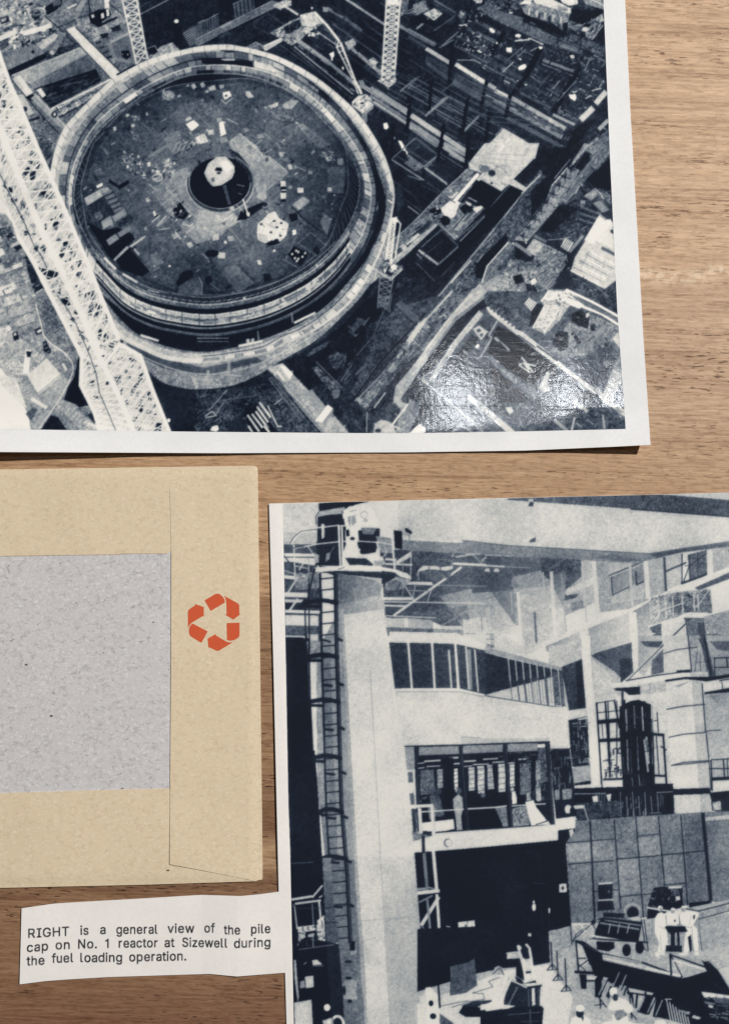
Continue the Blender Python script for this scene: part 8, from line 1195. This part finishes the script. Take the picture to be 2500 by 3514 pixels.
def caption_ink(X, Y):
    """How much ink lies at each point of the caption tab (0..1)."""
    words = [("RIGHT", 160, 385, 355, 342), ("is", 450, 493, 338, 337), ("a", 560, 590, 333, 333), ("general", 650, 877, 333, 331), ("view", 935, 1082, 327, 326), ("of", 1140, 1196, 324, 325), ("the", 1248, 1337, 334, 336), ("pile", 1400, 1505, 331, 327),
             ("cap", 152, 268, 434, 424), ("on", 312, 388, 419, 417), ("No.", 437, 540, 414, 412), ("1", 588, 608, 411, 411), ("reactor", 663, 878, 409, 407), ("at", 918, 972, 406, 405), ("Sizewell", 1017, 1265, 404, 409), ("during", 1305, 1505, 411, 403),
             ("the", 150, 248, 509, 503), ("fuel", 290, 408, 494, 490), ("loading", 450, 680, 490, 488), ("operation.", 722, 1037, 486, 480)]
    x0, y0, st = 60., 3060., .75                # fine raster of the print, then averaged
    W, H = 1240, 440
    acc = np.zeros((H, W), np.float32); k = 1 / 1.624; cap = 50.
    gx = x0 + (np.arange(W) + .5) * st; gy = y0 + (np.arange(H) + .5) * st
    for txt, xa, xb, ya, yb in words:
        ext = [(min(min(c[0::2]) for c in GLY[ch]), max(max(c[0::2]) for c in GLY[ch])) for ch in txt]
        adv = [lo + hi for lo, hi in ext]
        tot = sum(adv) - ext[0][0] - (adv[-1] - ext[-1][1])
        sx = min(cap / 100, .95 * (xb - xa) / tot); sp = ((xb - xa) - sx * tot) / max(1, len(txt) - 1)
        x = xa - ext[0][0] * sx
        for ch, a in zip(txt, adv):
            wind = None
            for c in GLY[ch]:
                q = np.array(c, float).reshape(-1, 2)
                zx = x + q[:, 0] * sx; zy = ya + (yb - ya) * (zx - xa) / max(1, xb - xa) - q[:, 1] * cap / 100
                q = np.stack([zx * k, 3000 + zy * k], 1)
                if wind is None:
                    i0, i1 = int((x * k - x0) / st) - 4, int(((x + a * sx) * k - x0) / st) + 6
                    wind = np.zeros((H, max(1, i1 - i0)), int); hx = gx[i0:i1][None]
                for (xA, yA), (xB, yB) in zip(q, np.roll(q, -1, 0)):
                    if yA == yB: continue
                    cr = ((yA > gy) != (yB > gy))
                    xc = (xB - xA) * (gy - yA) / (yB - yA) + xA
                    wind = wind + np.where(cr[:, None] & (hx < xc[:, None]), 1 if yB > yA else -1, 0)
            acc[:, i0:i1] = np.maximum(acc[:, i0:i1], (wind != 0) * 1.)
            x += a * sx + sp
    q = np.pad(acc, 1); acc = np.max([q[i:i + H, j:j + W] for i in range(3) for j in range(3)], 0)
    acc = np.clip(soften(soften(soften(acc))) * 1.75 - .12, 0, 1)      # slight spread of the ink
    fx = np.clip((X - x0) / st - .5, 0, W - 2); fy = np.clip((Y - y0) / st - .5, 0, H - 2)
    i, j = fx.astype(int), fy.astype(int); u, v = fx - i, fy - j
    return (acc[j, i] * (1 - u) + acc[j, i + 1] * u) * (1 - v) + (acc[j + 1, i] * (1 - u) + acc[j + 1, i + 1] * u) * v


# ------------------------------------------------------------------ card-backed envelope
E_T = (-300, 1614, 0, 1611, 583, 1602, 870, 1598, 884, 1600, 905, 1603)
E_R = (1598, 878, 1606, 884, 1650, 885, 2300, 893, 2800, 899, 3016, 901, 3030, 901)
E_B = (-300, 3056, 0, 3047, 500, 3036, 880, 3024, 905, 3021)


def build_envelope():
    root = thing("board_backed_envelope", "brown kraft envelope with grey card panel and orange recycling mark on its side flap", "envelope")
    kraft = fibre_mat("kraft_paper", (220, 202, 173), (194, 174, 143), (235, 221, 196), .55, (142, 122, 92), .32)
    board = fibre_mat("grey_board", (202, 199, 199), (166, 164, 166), (222, 221, 221), .8, (112, 108, 110), 1.0)
    def panel(name, mat, xa, xb, ya, yb, z, thick, n=40, m=40, **kw):
        U, V = np.meshgrid(np.linspace(0, 1, n), np.linspace(0, 1, m))
        Y = ya(-300 + U * 1200) + V * (yb(-300 + U * 1200) - ya(-300 + U * 1200))
        X = xa(Y) + U * (xb(Y) - xa(Y)); Y = ya(X) + V * (yb(X) - ya(X)); X = xa(Y) + U * (xb(Y) - xa(Y))
        return grid_obj(name, P3(X, Y, z(X, Y)), mat, root, thick=thick)
    c = lambda v: (lambda t, *_: np.zeros_like(np.asarray(t, float)) + v)
    seam = lambda y: terp(y, 1598, 583, 1671, 583, 1900, 588, 2300, 587, 2700, 584, 2965, 582.5, 3060, 582.5)
    # pocket underneath, full outline
    panel("envelope_back", kraft, c(-300), lambda y: terp(y, *E_R) - 2, lambda x: terp(x, *E_T) + 2, lambda x: terp(x, *E_B) - 3, c(.00045), .0004)
    panel("card_panel", board, c(-300), c(592), c(1880), lambda x: terp(x, -300, 2740, 0, 2735, 592, 2720), c(.00085), .00038)
    top_e = lambda x: terp(x, -300, 1911, 0, 1908.5, 300, 1904, 412, 1903, 417, 1901, 420, 1900, 574, 1900, 581, 1896, 587, 1890)
    bot_e = lambda x: terp(x, -300, 2728, 0, 2722, 300, 2713, 560, 2706, 578, 2706, 587, 2711)
    panel("top_fold", kraft, c(-300), lambda y: seam(y) + .2, lambda x: terp(x, *E_T), top_e, lambda x, y: .00105 - .0003 * (1 - sstep(y, 1600, 1640)), .00019, 60, 40)
    zflap = lambda x, y: .001 * (1.05 - .3 * (1 - sstep(y, 1600, 1640)) - .35 * sstep(x, 850, 900) + .15 * sstep(y, 1660, 1690) * (1 - .6 * sstep(x, 600, 760)) + .25 * sstep(y, 2700, 3000) * (1 - sstep(x, 640, 860)))
    zbot = lambda x, y: .001 * (1.02 - .35 * sstep(y, 3000, 3045))
    # lower fold carries on under the slanting end of the side flap
    panel("bottom_fold", kraft, c(-300), lambda y: terp(y, 2700, 586, 2960, 586, 2975, 640, 3000, 760, 3018, 866, 3024, 880), bot_e, lambda x: terp(x, *E_B), zbot, .00019, 70, 60)
    f_b = lambda x: terp(x, 580, 2964.5, 586, 2967, 640, 2976.5, 760, 3000, 840, 3016, 870, 3022.5, 878, 3023, 895, 3018, 901, 3012)
    panel("side_flap", kraft, seam, lambda y: terp(y, *E_R), lambda x: terp(x, 580, 1602, 868, 1598, 880, 1600, 886, 1606), f_b, zflap, .0002, 70, 160)
    # recycling mark: six pieces of three folded arrows
    k = 260 / 1624.
    def z_m(x, y): return zflap(x, y) + .00004
    pcs = [[(635, 500), (830, 385), (870, 362), (905, 355), (950, 362), (1000, 395), (1040, 440), (1065, 490), (1076, 545), (770, 728)],
           [(1050, 398), (1150, 455), (1335, 555), (1365, 580), (1380, 612), (1382, 790), (1415, 790), (1255, 912), (1075, 808), (1108, 800), (1106, 640), (1100, 530), (1085, 455)],
           [(1108, 988), (1386, 978), (1386, 1240), (1378, 1275), (1330, 1320), (1270, 1352), (1210, 1365), (1150, 1362), (1118, 1350)],
           [(700, 1322), (880, 1218), (878, 1250), (1090, 1375), (1140, 1396), (1200, 1402), (1245, 1398), (960, 1572), (925, 1584), (885, 1580), (740, 1506), (718, 1522), (714, 1440)],
           [(385, 998), (705, 1165), (575, 1405), (545, 1400), (340, 1272), (312, 1235), (300, 1170), (305, 1110), (325, 1055), (352, 1018)],
           [(430, 575), (622, 645), (622, 850), (598, 838), (380, 970), (330, 1015), (298, 1060), (280, 1105), (280, 745), (295, 700), (440, 604)]]
    V, F = [], []
    for pc in pcs:
        b = len(V); V += [(600 + x * k, 1980 + y * k) for x, y in pc]; F.append(tuple(range(b + len(pc) - 1, b - 1, -1)))
    V = np.array(V)
    o = new_obj("recycling_mark", P3(V[:, 0], V[:, 1], z_m(V[:, 0], V[:, 1])), F, flat_mat("orange_ink", (206, 88, 52), .7, (190, 92, 60)), root)
    import bmesh
    bm = bmesh.new(); bm.from_mesh(o.data); bmesh.ops.triangulate(bm, faces=bm.faces[:]); bm.to_mesh(o.data); bm.free()
    return root


build_table()
build_site()
build_envelope()
build_cutting()
